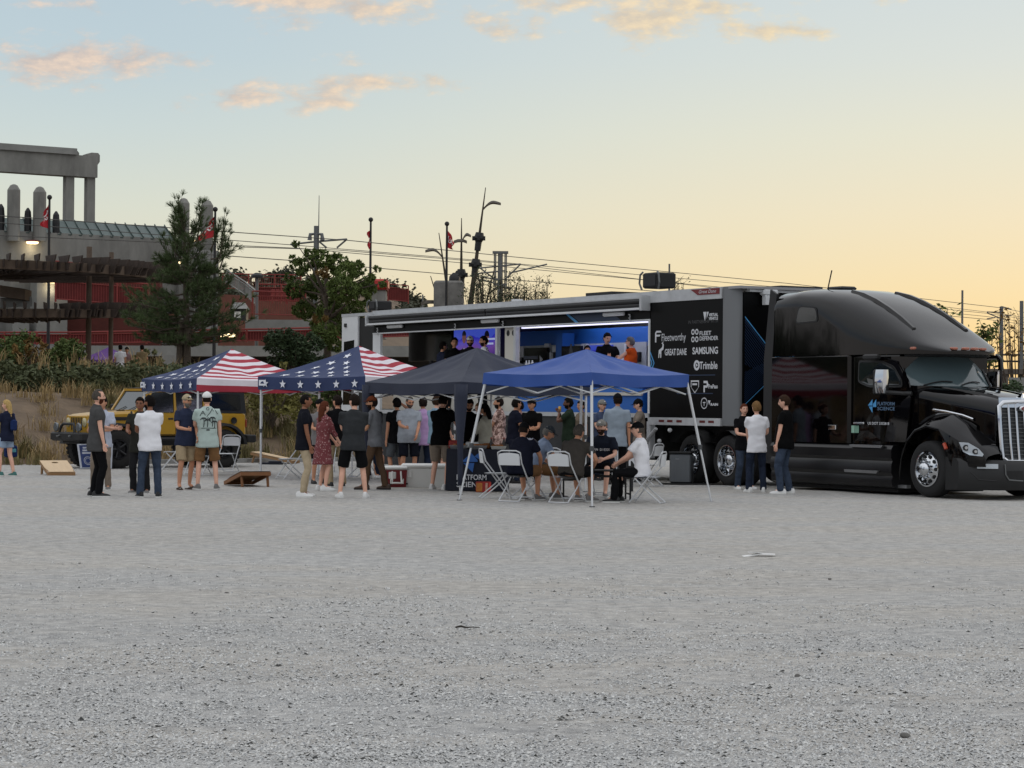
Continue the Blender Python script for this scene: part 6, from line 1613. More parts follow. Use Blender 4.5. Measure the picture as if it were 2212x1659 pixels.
def cornhole(px, py, face, label, m, z=0):
    r = empty('cornhole_board', G(px, py), math.radians(face), label, 'game board', 'cornhole boards')
    # deck from y=0 (low front) to 1.2 (raised back with the hole)
    W_, L_ = .305, 1.22; tilt = math.atan2(.22, 1.2); R = Matrix.Rotation(tilt, 4, 'X'); zb = .085
    n = 24; hc = Vector((0, L_ - .23, 0)); hr_ = .078
    ring = [hc + Vector((hr_ * math.cos(2 * math.pi * k / n), hr_ * math.sin(2 * math.pi * k / n), 0)) for k in range(n)]
    outer = []
    for k in range(n):
        a = 2 * math.pi * k / n; d = Vector((math.cos(a), math.sin(a), 0)); ts = [W_ / abs(d.x) if abs(d.x) > 1e-6 else 9, ((L_ - hc.y) if d.y > 0 else hc.y) / abs(d.y) if abs(d.y) > 1e-6 else 9]; outer.append(hc + d * min(ts))
    q = MB(); top = Vector((0, 0, .0)); bot = Vector((0, 0, -.014))
    q.add([p for p in ring] + outer + [p + bot for p in ring] + [p + bot for p in outer], [(k, n + k, n + (k + 1) % n, (k + 1) % n) for k in range(n)] + [(2 * n + (k + 1) % n, 3 * n + (k + 1) % n, 3 * n + k, 2 * n + k) for k in range(n)] + [(k, (k + 1) % n, 2 * n + (k + 1) % n, 2 * n + k) for k in range(n)])
    for (x, y) in ((-1, 0), (1, 0), (1, 1), (-1, 1)):   # fill the corners the fan leaves out
        pass
    cs = [Vector((-W_, 0, 0)), Vector((W_, 0, 0)), Vector((W_, L_, 0)), Vector((-W_, L_, 0))]
    for c in cs:
        near = sorted(range(n), key=lambda k: (outer[k] - c).length)[:2]; a_, b_ = outer[near[0]], outer[near[1]]
        q.add([c, a_, b_], [(0, 1, 2)])
    q.xform(Matrix.Translation((0, 0, zb)) @ R); q.build('deck', m[0], r, fixn=False)
    q = MB().box((-W_ + .012, L_ / 2, -.05), (.022, L_, .07)).box((W_ - .012, L_ / 2, -.05), (.022, L_, .07)).box((0, .012, -.05), (W_ * 1.9, .022, .07)).box((0, L_ - .012, -.05), (W_ * 1.9, .022, .07))
    q.xform(Matrix.Translation((0, 0, zb)) @ R); q.build('frame', m[1], r)
    for s in (-1, 1): MB().tube([(s * (W_ - .045), L_ - .12, .26), (s * (W_ - .045), L_ - .05, .0)], .028, 4).build('leg', m[1], r)
    return r
M_PLY = (mat('plywood', (206, 178, 140), .6, var=.08, scale=4, stretch=(6, .5, 1)), mat('board_frame', (150, 116, 80), .7, var=.1)); M_PLY2 = (mat('dark_plywood', (150, 108, 66), .6, var=.1, scale=4, stretch=(6, .5, 1)), mat('dark_board_frame', (126, 84, 50), .7, var=.1))
cornhole(133, 1027.5, 20, 'pale plywood cornhole board on the gravel near the left edge', M_PLY)
cornhole(515, 1047, 203, 'brown cornhole board with its back legs towards us, between the two standing groups', M_PLY2)
cornhole(640, 1001, 75, 'farther cornhole board behind the white chair under the flag canopy', M_PLY)
# printed game boards standing on edge behind the bearded man
def standing_board(px, py, Y0, face, tiltx, label):
    p = G(px, py); r = empty('printed_board', p, math.radians(face), label, 'game board', 'printed boards standing on edge'); R = Matrix.Rotation(tiltx, 4, 'X')
    q = MB().rbox((-.25, -.02, 0), (.25, .02, .62), .015); q.xform(R); q.build('board', mat('board_white', (176, 180, 188), .5), r)
    q = MB().add([(-.21, -.0225, .035), (.21, -.0225, .035), (.21, -.0225, .585), (-.21, -.0225, .585)], [(0, 1, 2, 3)]); q.xform(R); pn = q.build('print', mat('board_navy', (38, 56, 104), .5, var=.5, scale=9), r, fixn=False)
    q = MB()
    for rr in (.13, .085):
        pts = [(rr * math.cos(t * .3142), -.0245, .2 + rr * .8 * math.sin(t * .3142)) for t in range(20)]; p2 = [(.86 * a_, -.0245, .2 + (c_ - .2) * .86) for a_, b_, c_ in pts]
        q.add(pts + p2, [(k, (k + 1) % 20, 20 + (k + 1) % 20, 20 + k) for k in range(20)])
    q.xform(R); q.build('ring_print', mat('board_white', (176, 180, 188), .5), pn, fixn=False)
    q = MB()
    for k in range(3): q.add([(-.15 + .02 * k, -.0245, .37 + .065 * k), (.15 - .04 * k, -.0245, .37 + .065 * k), (.15 - .04 * k, -.0245, .41 + .065 * k), (-.15 + .02 * k, -.0245, .41 + .065 * k)], [(0, 1, 2, 3)])
    q.xform(R); q.build('bar_print', mat('board_white', (176, 180, 188), .5), pn, fixn=False)
standing_board(191, 1013, 0, 52, -.22, 'blue and white printed board leaning left of the bearded man')
standing_board(227, 1013, 0, -42, -.05, 'blue and white printed board upright right of the bearded man')
# coolers
def cooler(name, label, x, y, rz, w, d, h, mb, ml, handle=False):
    r = empty(name, (x, y, 0), rz, label, 'cooler'); 
    MB().loft([[(-w / 2 + .02, -d / 2 + .02, 0), (w / 2 - .02, -d / 2 + .02, 0), (w / 2 - .02, d / 2 - .02, 0), (-w / 2 + .02, d / 2 - .02, 0)], [(-w / 2, -d / 2, h * .8), (w / 2, -d / 2, h * .8), (w / 2, d / 2, h * .8), (-w / 2, d / 2, h * .8)]]).build('tub', mb, r)
    MB().rbox((-w / 2 - .012, -d / 2 - .012, h * .8), (w / 2 + .012, d / 2 + .012, h), .03).build('lid', ml, r, True)
    for s in (-1, 1): MB().tube([(s * w / 2, -d * .2, h * .62), (s * (w / 2 + .035), -d * .18, h * .58), (s * (w / 2 + .035), d * .18, h * .58), (s * w / 2, d * .2, h * .62)], .016, 6).build('handle', ml, r)
    MB().rbox((-w / 2 - .004 + .06, -d / 2 - .02, h * .4), (-w / 2 + .2, -d / 2 + .0, h * .72), .01).build('latch', ml, r); MB().tube([(-w / 2 + .1, -d / 2 - .02, .07), (-w / 2 + .1, -d / 2 + .02, .07)], .02, 8).build('drain_plug', M_FOOT, r)
    if handle:
        MB().tube([(-w * .2, -d / 2 - .01, h * .75), (-w * .22, -d / 2 - .10, h * .18), (-w * .3, -d / 2 - .12, .16), (-w * .3, -d / 2 - .12, .09), (w * .3, -d / 2 - .12, .09), (w * .3, -d / 2 - .12, .16), (w * .22, -d / 2 - .10, h * .18), (w * .2, -d / 2 - .01, h * .75)], .018, 6).build('pull_handle', ml, r)
    return r
p = G(924, 1053); cooler('cooler', 'big white cooler chest on the gravel by the table', p.x, p.y + .3, .05, 1.05, .48, .46, mat('cooler_white', (228, 228, 224), .5), mat('cooler_lid', (234, 234, 230), .5))
p = G(853, 1053); cooler('cooler', 'small red cooler with white lid and pull handle left of the white chest', p.x, p.y + .25, .15, .42, .34, .42, mat('cooler_red', (120, 22, 28), .5), mat('cooler_lid', (234, 234, 230), .5), True)
# serving table with cloth
p = G(1030, 1062); TBX, TBY = p.x - .0, p.y + .38
tb_ = empty('serving_table', (TBX, TBY, 0), 0, 'serving table under a navy cloth with blue arrow logo', 'table')
TW = 1.12
MB().rbox((-TW / 2, -.36, .75), (TW / 2, .36, .785), .01).build('tabletop', M_CHW, tb_)
M_CLOTH = mat('table_cloth', (20, 24, 38), .85, bump=.3, bscale=5, stretch=(1, 1, .3))
rings = []
for j in range(6):
    g = j / 5; rr = []
    for i in range(48):
        t = i / 48 * 4; k = int(t); f = t - k; c = [(-1, -1), (1, -1), (1, 1), (-1, 1)]; a_, b_ = c[k], c[(k + 1) % 4]
        x = (a_[0] + (b_[0] - a_[0]) * f) * (TW / 2 + .015 + .02 * g); y = (a_[1] + (b_[1] - a_[1]) * f) * (.375 + .02 * g); w = .012 * g * math.sin(i * 2.4)
        rr.append((x + w * (abs(a_[0] + b_[0]) > 1), y + w, .795 - .775 * g))
    rings.append(rr)
cl = MB().loft(rings, 0, False).add([rings[0][0], rings[0][12], rings[0][24], rings[0][36]], [(0, 1, 2, 3)]).build('table_cloth', M_CLOTH, None, True, 50); cl.location = (TBX, TBY, 0)
tag(cl, 'navy cloth with blue arrow logo hanging over the serving table', 'tablecloth')
q = MB()
for poly in ([(-.16, 0), (.02, .17), (.14, .03), (.14, 0)], [(-.13, -.02), (.08, -.02), (.05, -.2)], [(.08, .1), (.2, .2), (.19, .04)]):
    q.add([(x - .13, -.425, .56 + z) for x, z in poly], [tuple(range(len(poly)))])
q.build('logo_print', mat('logo_blue', (44, 92, 160), .7), cl, fixn=False)
put_text('cloth_lettering', 'PLATFORM', .14, M_TXT, cl, (-.10, -.428, .265), (1, 0, 0), (0, 0, 1), fit=.56, bold=.002); put_text('cloth_lettering', 'SCIENCE', .14, M_TXT, cl, (-.10, -.430, .13), (1, 0, 0), (0, 0, 1), fit=.56, bold=.002)
M_FOIL = mat('foil', (170, 172, 174), .3, .8, bump=.6, bscale=40); M_FOOD = mat('food', (150, 96, 50), .8, var=.4, scale=30); M_RPK = mat('red_pack', (150, 40, 34), .5)
for k, (x, y, w, d, h, m_, nm, lab, cat) in enumerate([(-.36, -.12, .34, .26, .07, M_FOIL, 'foil_tray', 'foil food tray at the left end of the serving table', 'tray'), (.02, -.14, .34, .26, .07, M_FOIL, 'foil_tray', 'foil food tray in the middle of the serving table', 'tray'), (.40, -.14, .30, .24, .06, mat('white_tray', (196, 194, 186), .6), 'white_tray', 'white food tray at the right end of the serving table', 'tray')]):
    r = empty(nm, (TBX + x, TBY + y, .796), 0, lab, cat)
    MB().loft([[(-w * .42, -d * .42, 0), (w * .42, -d * .42, 0), (w * .42, d * .42, 0), (-w * .42, d * .42, 0)], [(-w / 2, -d / 2, h), (w / 2, -d / 2, h), (w / 2, d / 2, h), (-w / 2, d / 2, h)]]).build('pan', m_, r)
    q = MB()
    for i in range(12): q.sphere((random.uniform(-.38, .38) * w, random.uniform(-.35, .35) * d, h + .005), (.035, .03, .025), 7, 5)
    q.build('food_pieces', M_FOOD, r, True)
for k, (x, y, lab) in enumerate([(-.42, .14, 'red snack carton standing behind the left food tray'), (-.1, .16, 'white paper box behind the middle food tray'), (.2, .15, 'brown bread bag on the serving table')]):
    m_ = [M_RPK, mat('white_paper', (226, 226, 224), .7), M_FOOD][k]; o = MB().rbox((-.13, -.07, 0), (.13, .07, .16 - .03 * k), .02).box((0, -.071, .08), (.16, .004, .06)).build(['snack_carton', 'paper_box', 'bread_bag'][k], m_, None, True); o.location = (TBX + x, TBY + y, .796); tag(o, lab, 'box')
for k, (x, lab) in enumerate([(-.55 + .22, 'sauce bottle with red cap at the left of the trays'), (.26, 'tall bottle beside the bread bag'), (.50, 'short bottle at the table end')]):
    r = empty('bottle', (TBX + x, TBY + .05, .796), 0, lab, 'bottle'); MB().lathe([(.0, 0), (.03, 0), (.032, .12), (.018, .16), (.014, .2), (0, .2)], 12).build('glass', mat('bottle_dark', (46, 30, 22), .2), r, True); MB().lathe([(.016, .19), (.016, .22), (0, .22)], 10).build('cap', M_RPK, r)
# drink cartons in front of the table
p = G(1045, 1064); r = empty('drink_carton', (p.x, p.y, 0), .1, 'red and yellow pack of drinks on the gravel before the table', 'drink pack')
MB().rbox((-.14, 0, 0), (.14, .16, .20), .012).build('carton', M_RPK, r)
for k, (x0, x1, c) in enumerate([(-.14, -.03, (176, 110, 44)), (.03, .07, (190, 150, 130)), (.1, .13, (196, 60, 50))]): MB().bbox((x0, -.004, .02), (x1, -.001, .18)).build('carton_print', mat('carton_print%d' % k, c, .5, var=.3, scale=20), r)
# low black table between the seated people
p = Vector((1.45, 39.5, 0)); r = empty('low_table', p, .1, 'low black metal table in the ring of folding chairs', 'table')
MB().rbox((-.62, -.3, .50), (.62, .3, .525), .01).build('tabletop', M_MBLK, r)
for sx_ in (-1, 1):
    for s_ in (-1, 1): MB().bbox((sx_ * .58 - .014, s_ * .27 - .014, 0), (sx_ * .58 + .014, s_ * .27 + .014, .5)).build('leg', M_MBLK, r)
    MB().bbox((sx_ * .58 - .012, -.27, .1), (sx_ * .58 + .012, .27, .125)).build('stretcher', M_MBLK, r)
for s_ in (-1, 1): MB().bbox((-.58, s_ * .27 - .012, .40), (.58, s_ * .27 + .012, .425)).build('stretcher', M_MBLK, r)
# bin by the trailer
p = G(1474, 1046); r = empty('trash_bin', (p.x, p.y + .2, 0), -.25, 'tall grey steel trash bin with black rim by the truck wheels', 'trash bin')
MB().rbox((-.23, -.2, .02), (.23, .2, .64), .03).build('body', mat('bin_steel', (104, 108, 112), .4, .5, var=.06, scale=3, stretch=(8, 8, .5)), r, True); MB().rbox((-.24, -.21, .64), (.24, .21, .68), .012).build('rim', M_MBLK, r); MB().rbox((-.22, -.19, 0), (.22, .19, .02), .005).build('base', M_MBLK, r); MB().bbox((-.1, -.206, .52), (-.02, -.2, .535)).build('badge', M_STEP, r)
o = MB().grid([[(x, y, .012 + .02 * mnoise.noise((x * 2, y * 2, 1))) for x in np.linspace(0, 3.2, 22)] for y in np.linspace(-.35, .3, 6)]).build('ground_mat', M_MBLK, None, True, None); p = G(1425, 1046); o.location = (p.x, p.y + .1, .012); o.rotation_euler = (0, 0, -.12); tag(o, 'black mat spread on the gravel beside the trash bin', 'mat')
# letter signs
def letter_sign(loc, txt, h, label, plate, rz=0, post=.0):
    r = empty('letter_sign', loc, rz, label, 'sign'); w = h * .75 * len(txt)
    MB().bbox((-w / 2, 0, post), (w / 2, .02, post + h * 1.25)).build('plate', plate, r); put_text('sign_lettering', txt, h * 1.15, M_TXT, r, (0, -.004, post + h * .62), (1, 0, 0), (0, 0, 1), fit=w * .8, bold=.006)
    if post: MB().bbox((-.02, .02, 0), (.02, .04, post + .1)).build('stake', M_DARK, r)
p = W(1366, 1000, 43.5); letter_sign((p.x, p.y, 0), 'R', .28, 'black sign with a white letter R behind the seated jersey man', M_MBLK, 0, .42)
# bits lying on the bank and lot
o = MB().grid([[(x, y, .03 * mnoise.noise((x * 9, y * 9, 2)) + .02) for x in np.linspace(-.2, .2, 6)] for y in np.linspace(-.1, .1, 5)]).build('plastic_bag', mat('white_paper', (226, 226, 224), .7), None, True, None); q = sp(4.2, -1.6); pp_ = W(210, 864, 64.0); o.location = (pp_.x, pp_.y, bank_h(pp_.x, pp_.y) + .05); tag(o, 'scrap of white plastic on the bare soil bank', 'litter')
o = MB().rbox((-.35, -.1, 0), (.3, .12, .05), .02).rbox((-.1, -.08, .04), (.25, .1, .09), .02).build('folded_bag', M_CLOTH, None, True); o.location = G(588, 1003); tag(o, 'dark folded canopy bag lying on the gravel by the kerb', 'bag')
# chairs
CH = [(372, 1015, 100, 'white folding chair behind the navy polo man, seen from its side'), (428, 1028, 160, 'white folding chair between the polo man and the palm shirt man'), (490, 1020, 165, 'empty white folding chair behind the man in the palm tree shirt'), (627, 1035, 118, 'white folding chair left of the man in khaki trousers'), (702, 1020, 175, 'white folding chair behind the woman in the red dress'), (1395, 1050, 60, 'white folding chair behind the man in the baseball jersey')]
for px, py, fc, lab in CH:
    p = G(px, py); chair(p.x, p.y, fc, lab)
chair(.66, 40.6, 178, 'empty white folding chair facing us across the low table')
chair(-.24, 39.9, -80, 'empty white folding chair seen edge on at the end of the serving table')
# ================================================================== people
PEND = []
def cloth(name, col, var=.12, scale=14.0): return mat('cloth_' + name, col, .95, var=var, scale=scale, spec=.08, bump=.4, bscale=7)
def skin_mat(name, col): return mat('skin_' + name, col, .55, var=.06, scale=20, spec=.35)
SKIN = {'fair': skin_mat('fair', (222, 172, 148)), 'tan': skin_mat('tan', (196, 142, 112)), 'brown': skin_mat('brown', (138, 92, 68)), 'olive': skin_mat('olive', (178, 130, 100)), 'dark': skin_mat('dark', (104, 70, 54))}
HAIR = {k: mat('hair_' + k, c, .9, var=.45, scale=90, spec=.12, bump=.8, bscale=160) for k, c in {'black': (24, 20, 18), 'brown': (58, 42, 32), 'dark': (36, 28, 24), 'grey': (120, 116, 110), 'sandy': (128, 98, 64), 'blonde': (190, 160, 104), 'auburn': (92, 50, 34), 'salt': (84, 78, 72)}.items()}
M_EYE = mat('eye', (34, 28, 26), .2); M_LIP = mat('lip', (150, 92, 84), .5); M_LENSD = mat('dark_lens', (12, 12, 14), .1); M_SOLE = mat('shoe_sole', (212, 212, 208), .7); M_SOLED = mat('dark_sole', (30, 28, 27), .8)
SHOE = {'white': mat('shoe_white', (222, 222, 220), .6), 'black': mat('shoe_black', (22, 22, 23), .6), 'grey': mat('shoe_grey', (110, 108, 106), .7), 'brown': mat('shoe_brown', (64, 48, 38), .7), 'teal': mat('shoe_teal', (60, 110, 104), .7)}
def camo_mat(name, cols, scale=16, det=2):
    if name in _mats: return _mats[name]
    m = bpy.data.materials.new(name); m.use_nodes = True; nt = m.node_tree; b = nt.nodes['Principled BSDF']; b.inputs['Roughness'].default_value = .85
    tc = nt.nodes.new('ShaderNodeTexCoord'); n = nt.nodes.new('ShaderNodeTexNoise'); n.inputs['Scale'].default_value = scale; n.inputs['Detail'].default_value = det; nt.links.new(tc.outputs['Object'], n.inputs['Vector'])
    r = nt.nodes.new('ShaderNodeValToRGB'); r.color_ramp.interpolation = 'CONSTANT'; nt.links.new(n.outputs[0], r.inputs[0])
    while len(r.color_ramp.elements) > 1: r.color_ramp.elements.remove(r.color_ramp.elements[0])
    for i, (p, c) in enumerate(cols):
        e = r.color_ramp.elements[0] if i == 0 else r.color_ramp.elements.new(p); e.position = p; e.color = (*lin(c), 1)
    nt.links.new(r.outputs[0], b.inputs['Base Color']); _mats[name] = m; return m

def ik(a, t, l1, l2, pole):
    a, t = Vector(a), Vector(t); d = t - a; L = min(d.length, (l1 + l2) * .998); u = d.normalized(); t = a + u * L
    x = (l1 * l1 - l2 * l2 + L * L) / (2 * L); h = math.sqrt(max(0, l1 * l1 - x * x))
    p = Vector(pole); p = p - u * p.dot(u); p = p.normalized() if p.length > 1e-5 else u.orthogonal().normalized()
    return a + u * x + p * h, t
ARMS = {'hang': ((.245, .03, .80), (.3, -1, 0)), 'pocket': ((.20, .10, .90), (.9, -1, 0)), 'cross': ((-.06, .21, 1.17), (.8, .1, -1)), 'hold': ((.13, .33, 1.13), (.5, -.5, -1)), 'low': ((.10, .30, .98), (.7, -.7, -.6)),
        'drink': ((.06, .22, 1.44), (.9, .2, -1)), 'raise': ((.20, .20, 1.66), (1, .3, -.2)), 'clasp': ((.03, .26, 1.06), (.9, -.4, -.6)), 'back': ((.10, -.16, .98), (1, -.6, 0)), 'reach': ((.16, .48, 1.12), (.5, -.3, -1)),
        'lap': ((.10, .42, .66), (.9, -.5, -.3)), 'phone': ((.10, .30, 1.24), (.7, -.2, -1)), 'knee': ((.17, .46, .58), (.9, -.3, -.2)), 'behindhip': ((.20, -.08, .93), (1, -.8, 0))}
TOR = [(-.15, .190, .142), (-.06, .187, .138), (.03, .168, .120), (.13, .157, .108), (.25, .168, .116), (.36, .182, .122), (.43, .178, .110), (.485, .135, .088), (.535, .086, .072), (.56, .062, .062)]

_H = {}
def head_grid(nu=30, nv=22):
    if 'g' in _H: return _H['g']
    V, Fc = [], []
    for i in range(nv + 1):
        th = math.pi * i / nv
        for j in range(nu):
            ph = 2 * math.pi * j / nu
            d = Vector((math.sin(th) * math.sin(ph), math.sin(th) * math.cos(ph), -math.cos(th)))
            x, y, z = d.x * .077, d.y * .098, d.z * .120
            lo = max(0, -z / .12)
            x *= 1 - .30 * lo ** 1.4
            if y < 0: y *= 1 - .42 * lo
            else: y *= 1 - .06 * lo
            g = lambda cx, cz, sx, sz: math.exp(-((x - cx) / sx) ** 2 - ((z - cz) / sz) ** 2) if y > .02 else 0
            y += .024 * g(0, -.022, .014, .024) + .008 * g(0, .006, .011, .02) - .010 * (g(.031, .012, .016, .012) + g(-.031, .012, .016, .012)) + .004 * g(0, .036, .05, .012) + .005 * g(0, -.060, .022, .010) + .007 * g(0, -.098, .022, .016)
            V.append(Vector((x, y, z)))
    for i in range(nv):
        for j in range(nu):
            Fc.append((i * nu + j, i * nu + (j + 1) % nu, (i + 1) * nu + (j + 1) % nu, (i + 1) * nu + j))
    _H['g'] = (V, Fc); return _H['g']
def head_part(pred, off, seed=0, nz=.0):
    """shell over the part of the head where pred(centre) holds"""
    V, Fc = head_grid(); keep = []
    for f in Fc:
        c = (V[f[0]] + V[f[1]] + V[f[2]] + V[f[3]]) / 4
        if pred(c): keep.append(f)
    if not keep: return None
    cnt = {}
    for f in keep:
        for v in f: cnt[v] = cnt.get(v, 0) + 1
    idx = {v: k for k, v in enumerate(cnt)}
    out = []
    for v in cnt:
        p = V[v]; n = Vector((p.x / .077 ** 2, p.y / .098 ** 2, p.z / .12 ** 2)).normalized()
        o = off * (1.0 if cnt[v] >= 4 or abs(p.z) > .117 else .35)
        if nz: o += nz * mnoise.noise((p.x * 55 + seed, p.y * 55, p.z * 55))
        out.append(p + n * o)
    return out, [tuple(idx[v] for v in f) for f in keep]

def person(label, x, y, face, h=1.76, skin='fair', hair='brown', style='short', beard=None, cap=None, brim=1, shirt='tee', sc=None, pants='long', pc=None, shoe='white', sole=None,
           L='hang', R='hang', feet=None, sit=None, lean=0, side=0, twist=0, hy=0, hp=0, fat=0, wide=1.0, z0=0.0, glasses=None, female=False, hem=0.0, collar=None, group=None, sleeve=None, lhand=None, rhand=None, dress=None, voxel=.017, hide_legs=False, tail=0, walk=0, cat='person', capback=None, tuck=False):
    s = h / 1.78
    jr = random.Random(label); tw0, hy0, lk = jr.uniform(-9, 9), jr.uniform(-14, 14), jr.uniform(-1, 1)
    twist = twist or tw0; hy = hy or hy0
    side = side or lk * 1.6
    if feet is None and sit is None and not walk: feet = ((-.12 - .03 * max(0, lk), .05 * lk), (.12 + .03 * max(0, -lk), -.06 * lk))
    root = empty('person', (x, y, z0), math.radians(face), label, cat, group)
    hip = Vector((0, 0, .962)) if sit is None else Vector((0, 0, sit / s + .09))
    Rm = Matrix.Rotation(math.radians(-lean), 3, 'X') @ Matrix.Rotation(math.radians(side), 3, 'Y')
    Rc = Rm @ Matrix.Rotation(math.radians(twist), 3, 'Z')
    up = Rm @ Vector((0, 0, 1))
    sp = lambda t: hip + up * t
    fw = (.93 if female else 1.0) * wide
    shw = (.165 if female else .188) * wide
    neck = sp(.555)
    Hup = (Rm @ Vector((0, -.0, 1)) * .5 + Vector((0, 0, .5))).normalized()
    hc = neck + Hup * .135 + Rm @ Vector((0, .028, 0))
    RH = Matrix.Rotation(math.radians(hy), 3, 'Z') @ Matrix.Rotation(math.radians(-hp), 3, 'X')
    hs = .97 if female else 1.0
    # ---- limbs
    if feet is None: feet = ((-.105, walk), (.105, -walk)) if sit is None else ((-.13, .46), (.13, .44))
    legs = []
    for k, sg in ((0, -1), (1, 1)):
        hj = hip + Vector((sg * .092 * fw, 0, -.03)); an = Vector((feet[k][0], feet[k][1], .085))
        kn, an = ik(hj, an, .44, .425, (sg * .15, 1, .1 if sit is None else .5)); legs.append((hj, kn, an))
    arms = []
    for spec, sg, ov in ((L, -1, lhand), (R, 1, rhand)):
        tg, pole = ARMS[spec]; tg = Vector(ov) if ov else Vector((tg[0] * sg, tg[1], tg[2]))
        if sit is not None and not ov and spec not in ('lap', 'knee'): tg = tg + Vector((0, 0, hip.z - .945))
        sj = sp(.475) + Rc @ Vector((sg * shw, 0, 0))
        el, wr = ik(sj, tg, .29, .255, (pole[0] * sg, pole[1], pole[2])); arms.append((sj, el, wr, spec))
    # ---- body: skin modifier over the skeleton
    vs, es, rs = [], [], []
    def nv(p, r, parent=None):
        vs.append(tuple(Vector(p) * s)); rs.append(r * s); k = len(vs) - 1
        if parent is not None: es.append((parent, k))
        return k
    pel = nv(hip, .085); s1 = nv(sp(.2), .09, pel); ch = nv(sp(.40), .07, s1); nk = nv(sp(.53), .052, ch); nk2 = nv(hc - RH @ Vector((0, .012, .06)), .05, nk)
    for (sj, el, wr, spec) in arms:
        a = nv(sj - Vector((0, 0, .012)), .043, ch); b_ = nv(sj.lerp(el, .5), .047, a); c = nv(el, .039, b_); d = nv(el.lerp(wr, .3), .040, c); e = nv(wr, .026, d)
        hd = (wr - el).normalized()
        if spec in ('hold', 'drink', 'phone', 'reach'): hd = (hd + Vector((0, .5, .25))).normalized()
        nrm = hd.cross(Vector((0, 0, 1)) if abs(hd.z) < .8 else Vector((0, 1, 0))).normalized()
        ax = hd.cross(nrm).normalized()
        pm_ = nv(wr + hd * .055, .026, e)
        curl = .35 if spec == 'hang' else .9
        for q, (off, ln) in enumerate(((-.030, .062), (-.010, .076), (.011, .072), (.030, .056))):
            kp = wr + hd * .088 + ax * off * .9; k0 = nv(kp, .0115, pm_)
            d1 = (hd + nrm * curl * .45).normalized(); k1 = nv(kp + d1 * ln * .5, .0095, k0); d2 = (hd + nrm * curl).normalized(); nv(kp + d1 * ln * .5 + d2 * ln * .5, .008, k1)
        tp = wr + hd * .03 - ax * .028; t0 = nv(tp, .013, pm_); t1 = nv(tp + (hd - ax * .7 + nrm * .3).normalized() * .034, .011, t0); nv(tp + (hd - ax * .45 + nrm * .6).normalized() * .062, .009, t1)
    fd = []
    for (hj, kn, an), f in zip(legs, feet):
        a = nv(hj, .075, pel); b_ = nv(hj.lerp(kn, .5), .070, a); c = nv(kn, .053, b_); cm = nv(kn.lerp(an, .32) + Vector((0, -.018, 0)), .053, c); e = nv(an, .036, cm)
        dd = Vector(((-.25 if f[0] < 0 else .25), 1, 0)).normalized(); fd.append(dd); nv(an + dd * .10 - Vector((0, 0, .035)), .032, e)
    me = bpy.data.meshes.new('body'); me.from_pydata(vs, es, [])
    body = link('body', me, root)
    sm = body.modifiers.new('skin', 'SKIN'); sm.use_smooth_shade = True
    for i, r in enumerate(rs): me.skin_vertices[0].data[i].radius = (r, r)
    me.skin_vertices[0].data[0].use_root = True
    sub = body.modifiers.new('sub', 'SUBSURF'); sub.levels = 1; sub.render_levels = 1
    M_SK = SKIN[skin]
    # ---- head
    HM = Matrix.Translation(hc * s) @ RH.to_4x4() @ Matrix.Scale(s * hs, 4)
    V, Fc = head_grid(); hb = MB()
    lipf = [1 if False else (2 if (abs(sum(V[v].x for v in f) / 4) < .024 and -.068 < sum(V[v].z for v in f) / 4 < -.052 and sum(V[v].y for v in f) / 4 > .06) else 0) for f in Fc]
    for f in (): pass
    hb.v = [tuple(HM @ v) for v in V]; hb.f = list(Fc); hb.mi = lipf
    k0 = len(hb.v)
    for sg in (-1, 1):
        hb.sphere((sg * .031, .0835, .012), (.0135, .008, .0075), 8, 6, 1)
        hb.sphere((sg * .076, -.008, -.002), (.011, .020, .031), 8, 6, 0)
        hb.box((sg * .031, .0925, .031), (.026, .008, .005), 3)
    hb.xform(HM, k0)
    PEND.append(('body', body, hb, [M_SK, M_EYE, M_LIP, HAIR[hair if style != 'bald' else 'brown']]))
    def hpart(name, res, m, mats_extra=None):
        if res is None: return None
        q = MB(); q.add([HM @ v for v in res[0]], res[1]); return q.build(name, m, body, True, None)
    hm = HAIR[hair]; sd = int(abs(x * 91 + y * 37)) % 50
    if style != 'none':
        if style == 'bald': pr = lambda c: c.y < .035 and -.055 < c.z < .05 - .3 * max(0, c.y) and abs(c.x) > .0 and (c.y < -.0 or abs(c.x) > .05)
        elif style == 'receding': pr = lambda c: (c.y < .03 and c.z > -.055 and (c.y < .0 or abs(c.x) > .06 and c.z > .0)) or (c.z > .095 and c.y < .06)
        elif style == 'buzz': pr = lambda c: (c.z > .066 or (c.y < .045 and c.z > .022) or (c.y < -.005 and c.z > -.05))
        else: pr = lambda c: (c.z > .060 or (c.y < .052 and c.z > .014) or (c.y < -.0 and c.z > -.062))
        th = {'buzz': .005, 'bald': .006, 'receding': .012, 'curly': .024, 'long': .018, 'bun': .012}.get(style, .017)
        res = head_part(pr, th, sd, .010 if style in ('short', 'curly') else .004)
        ho = hpart('hair', res, hm)
        if style in ('long', 'tail', 'bun') and ho:
            q = MB()
            if style == 'bun': q.sphere((0, -.115, .05), (.045, .04, .045), 10, 8)
            else:
                ln = tail or .30; rings = []
                for k in range(8):
                    t = k / 7; w = (.080 + .012 * math.sin(t * 3)) * (1 - .35 * t ** 2) if style == 'long' else .032 * (1 - .5 * t)
                    zc = (.03 if style == 'long' else .06) - ln * t; yc = (-.045 - .04 * t) if style == 'long' else (-.10 - .03 * math.sin(t * 3))
                    rings.append([(w * math.cos(a) , yc + (w * .62) * math.sin(a) - (.02 if style == 'long' else 0), zc) for a in [6.283 * m / 12 for m in range(12)]])
                q.loft(rings)
            q.xform(HM); q.build('hair_length', hm, ho, True, None)
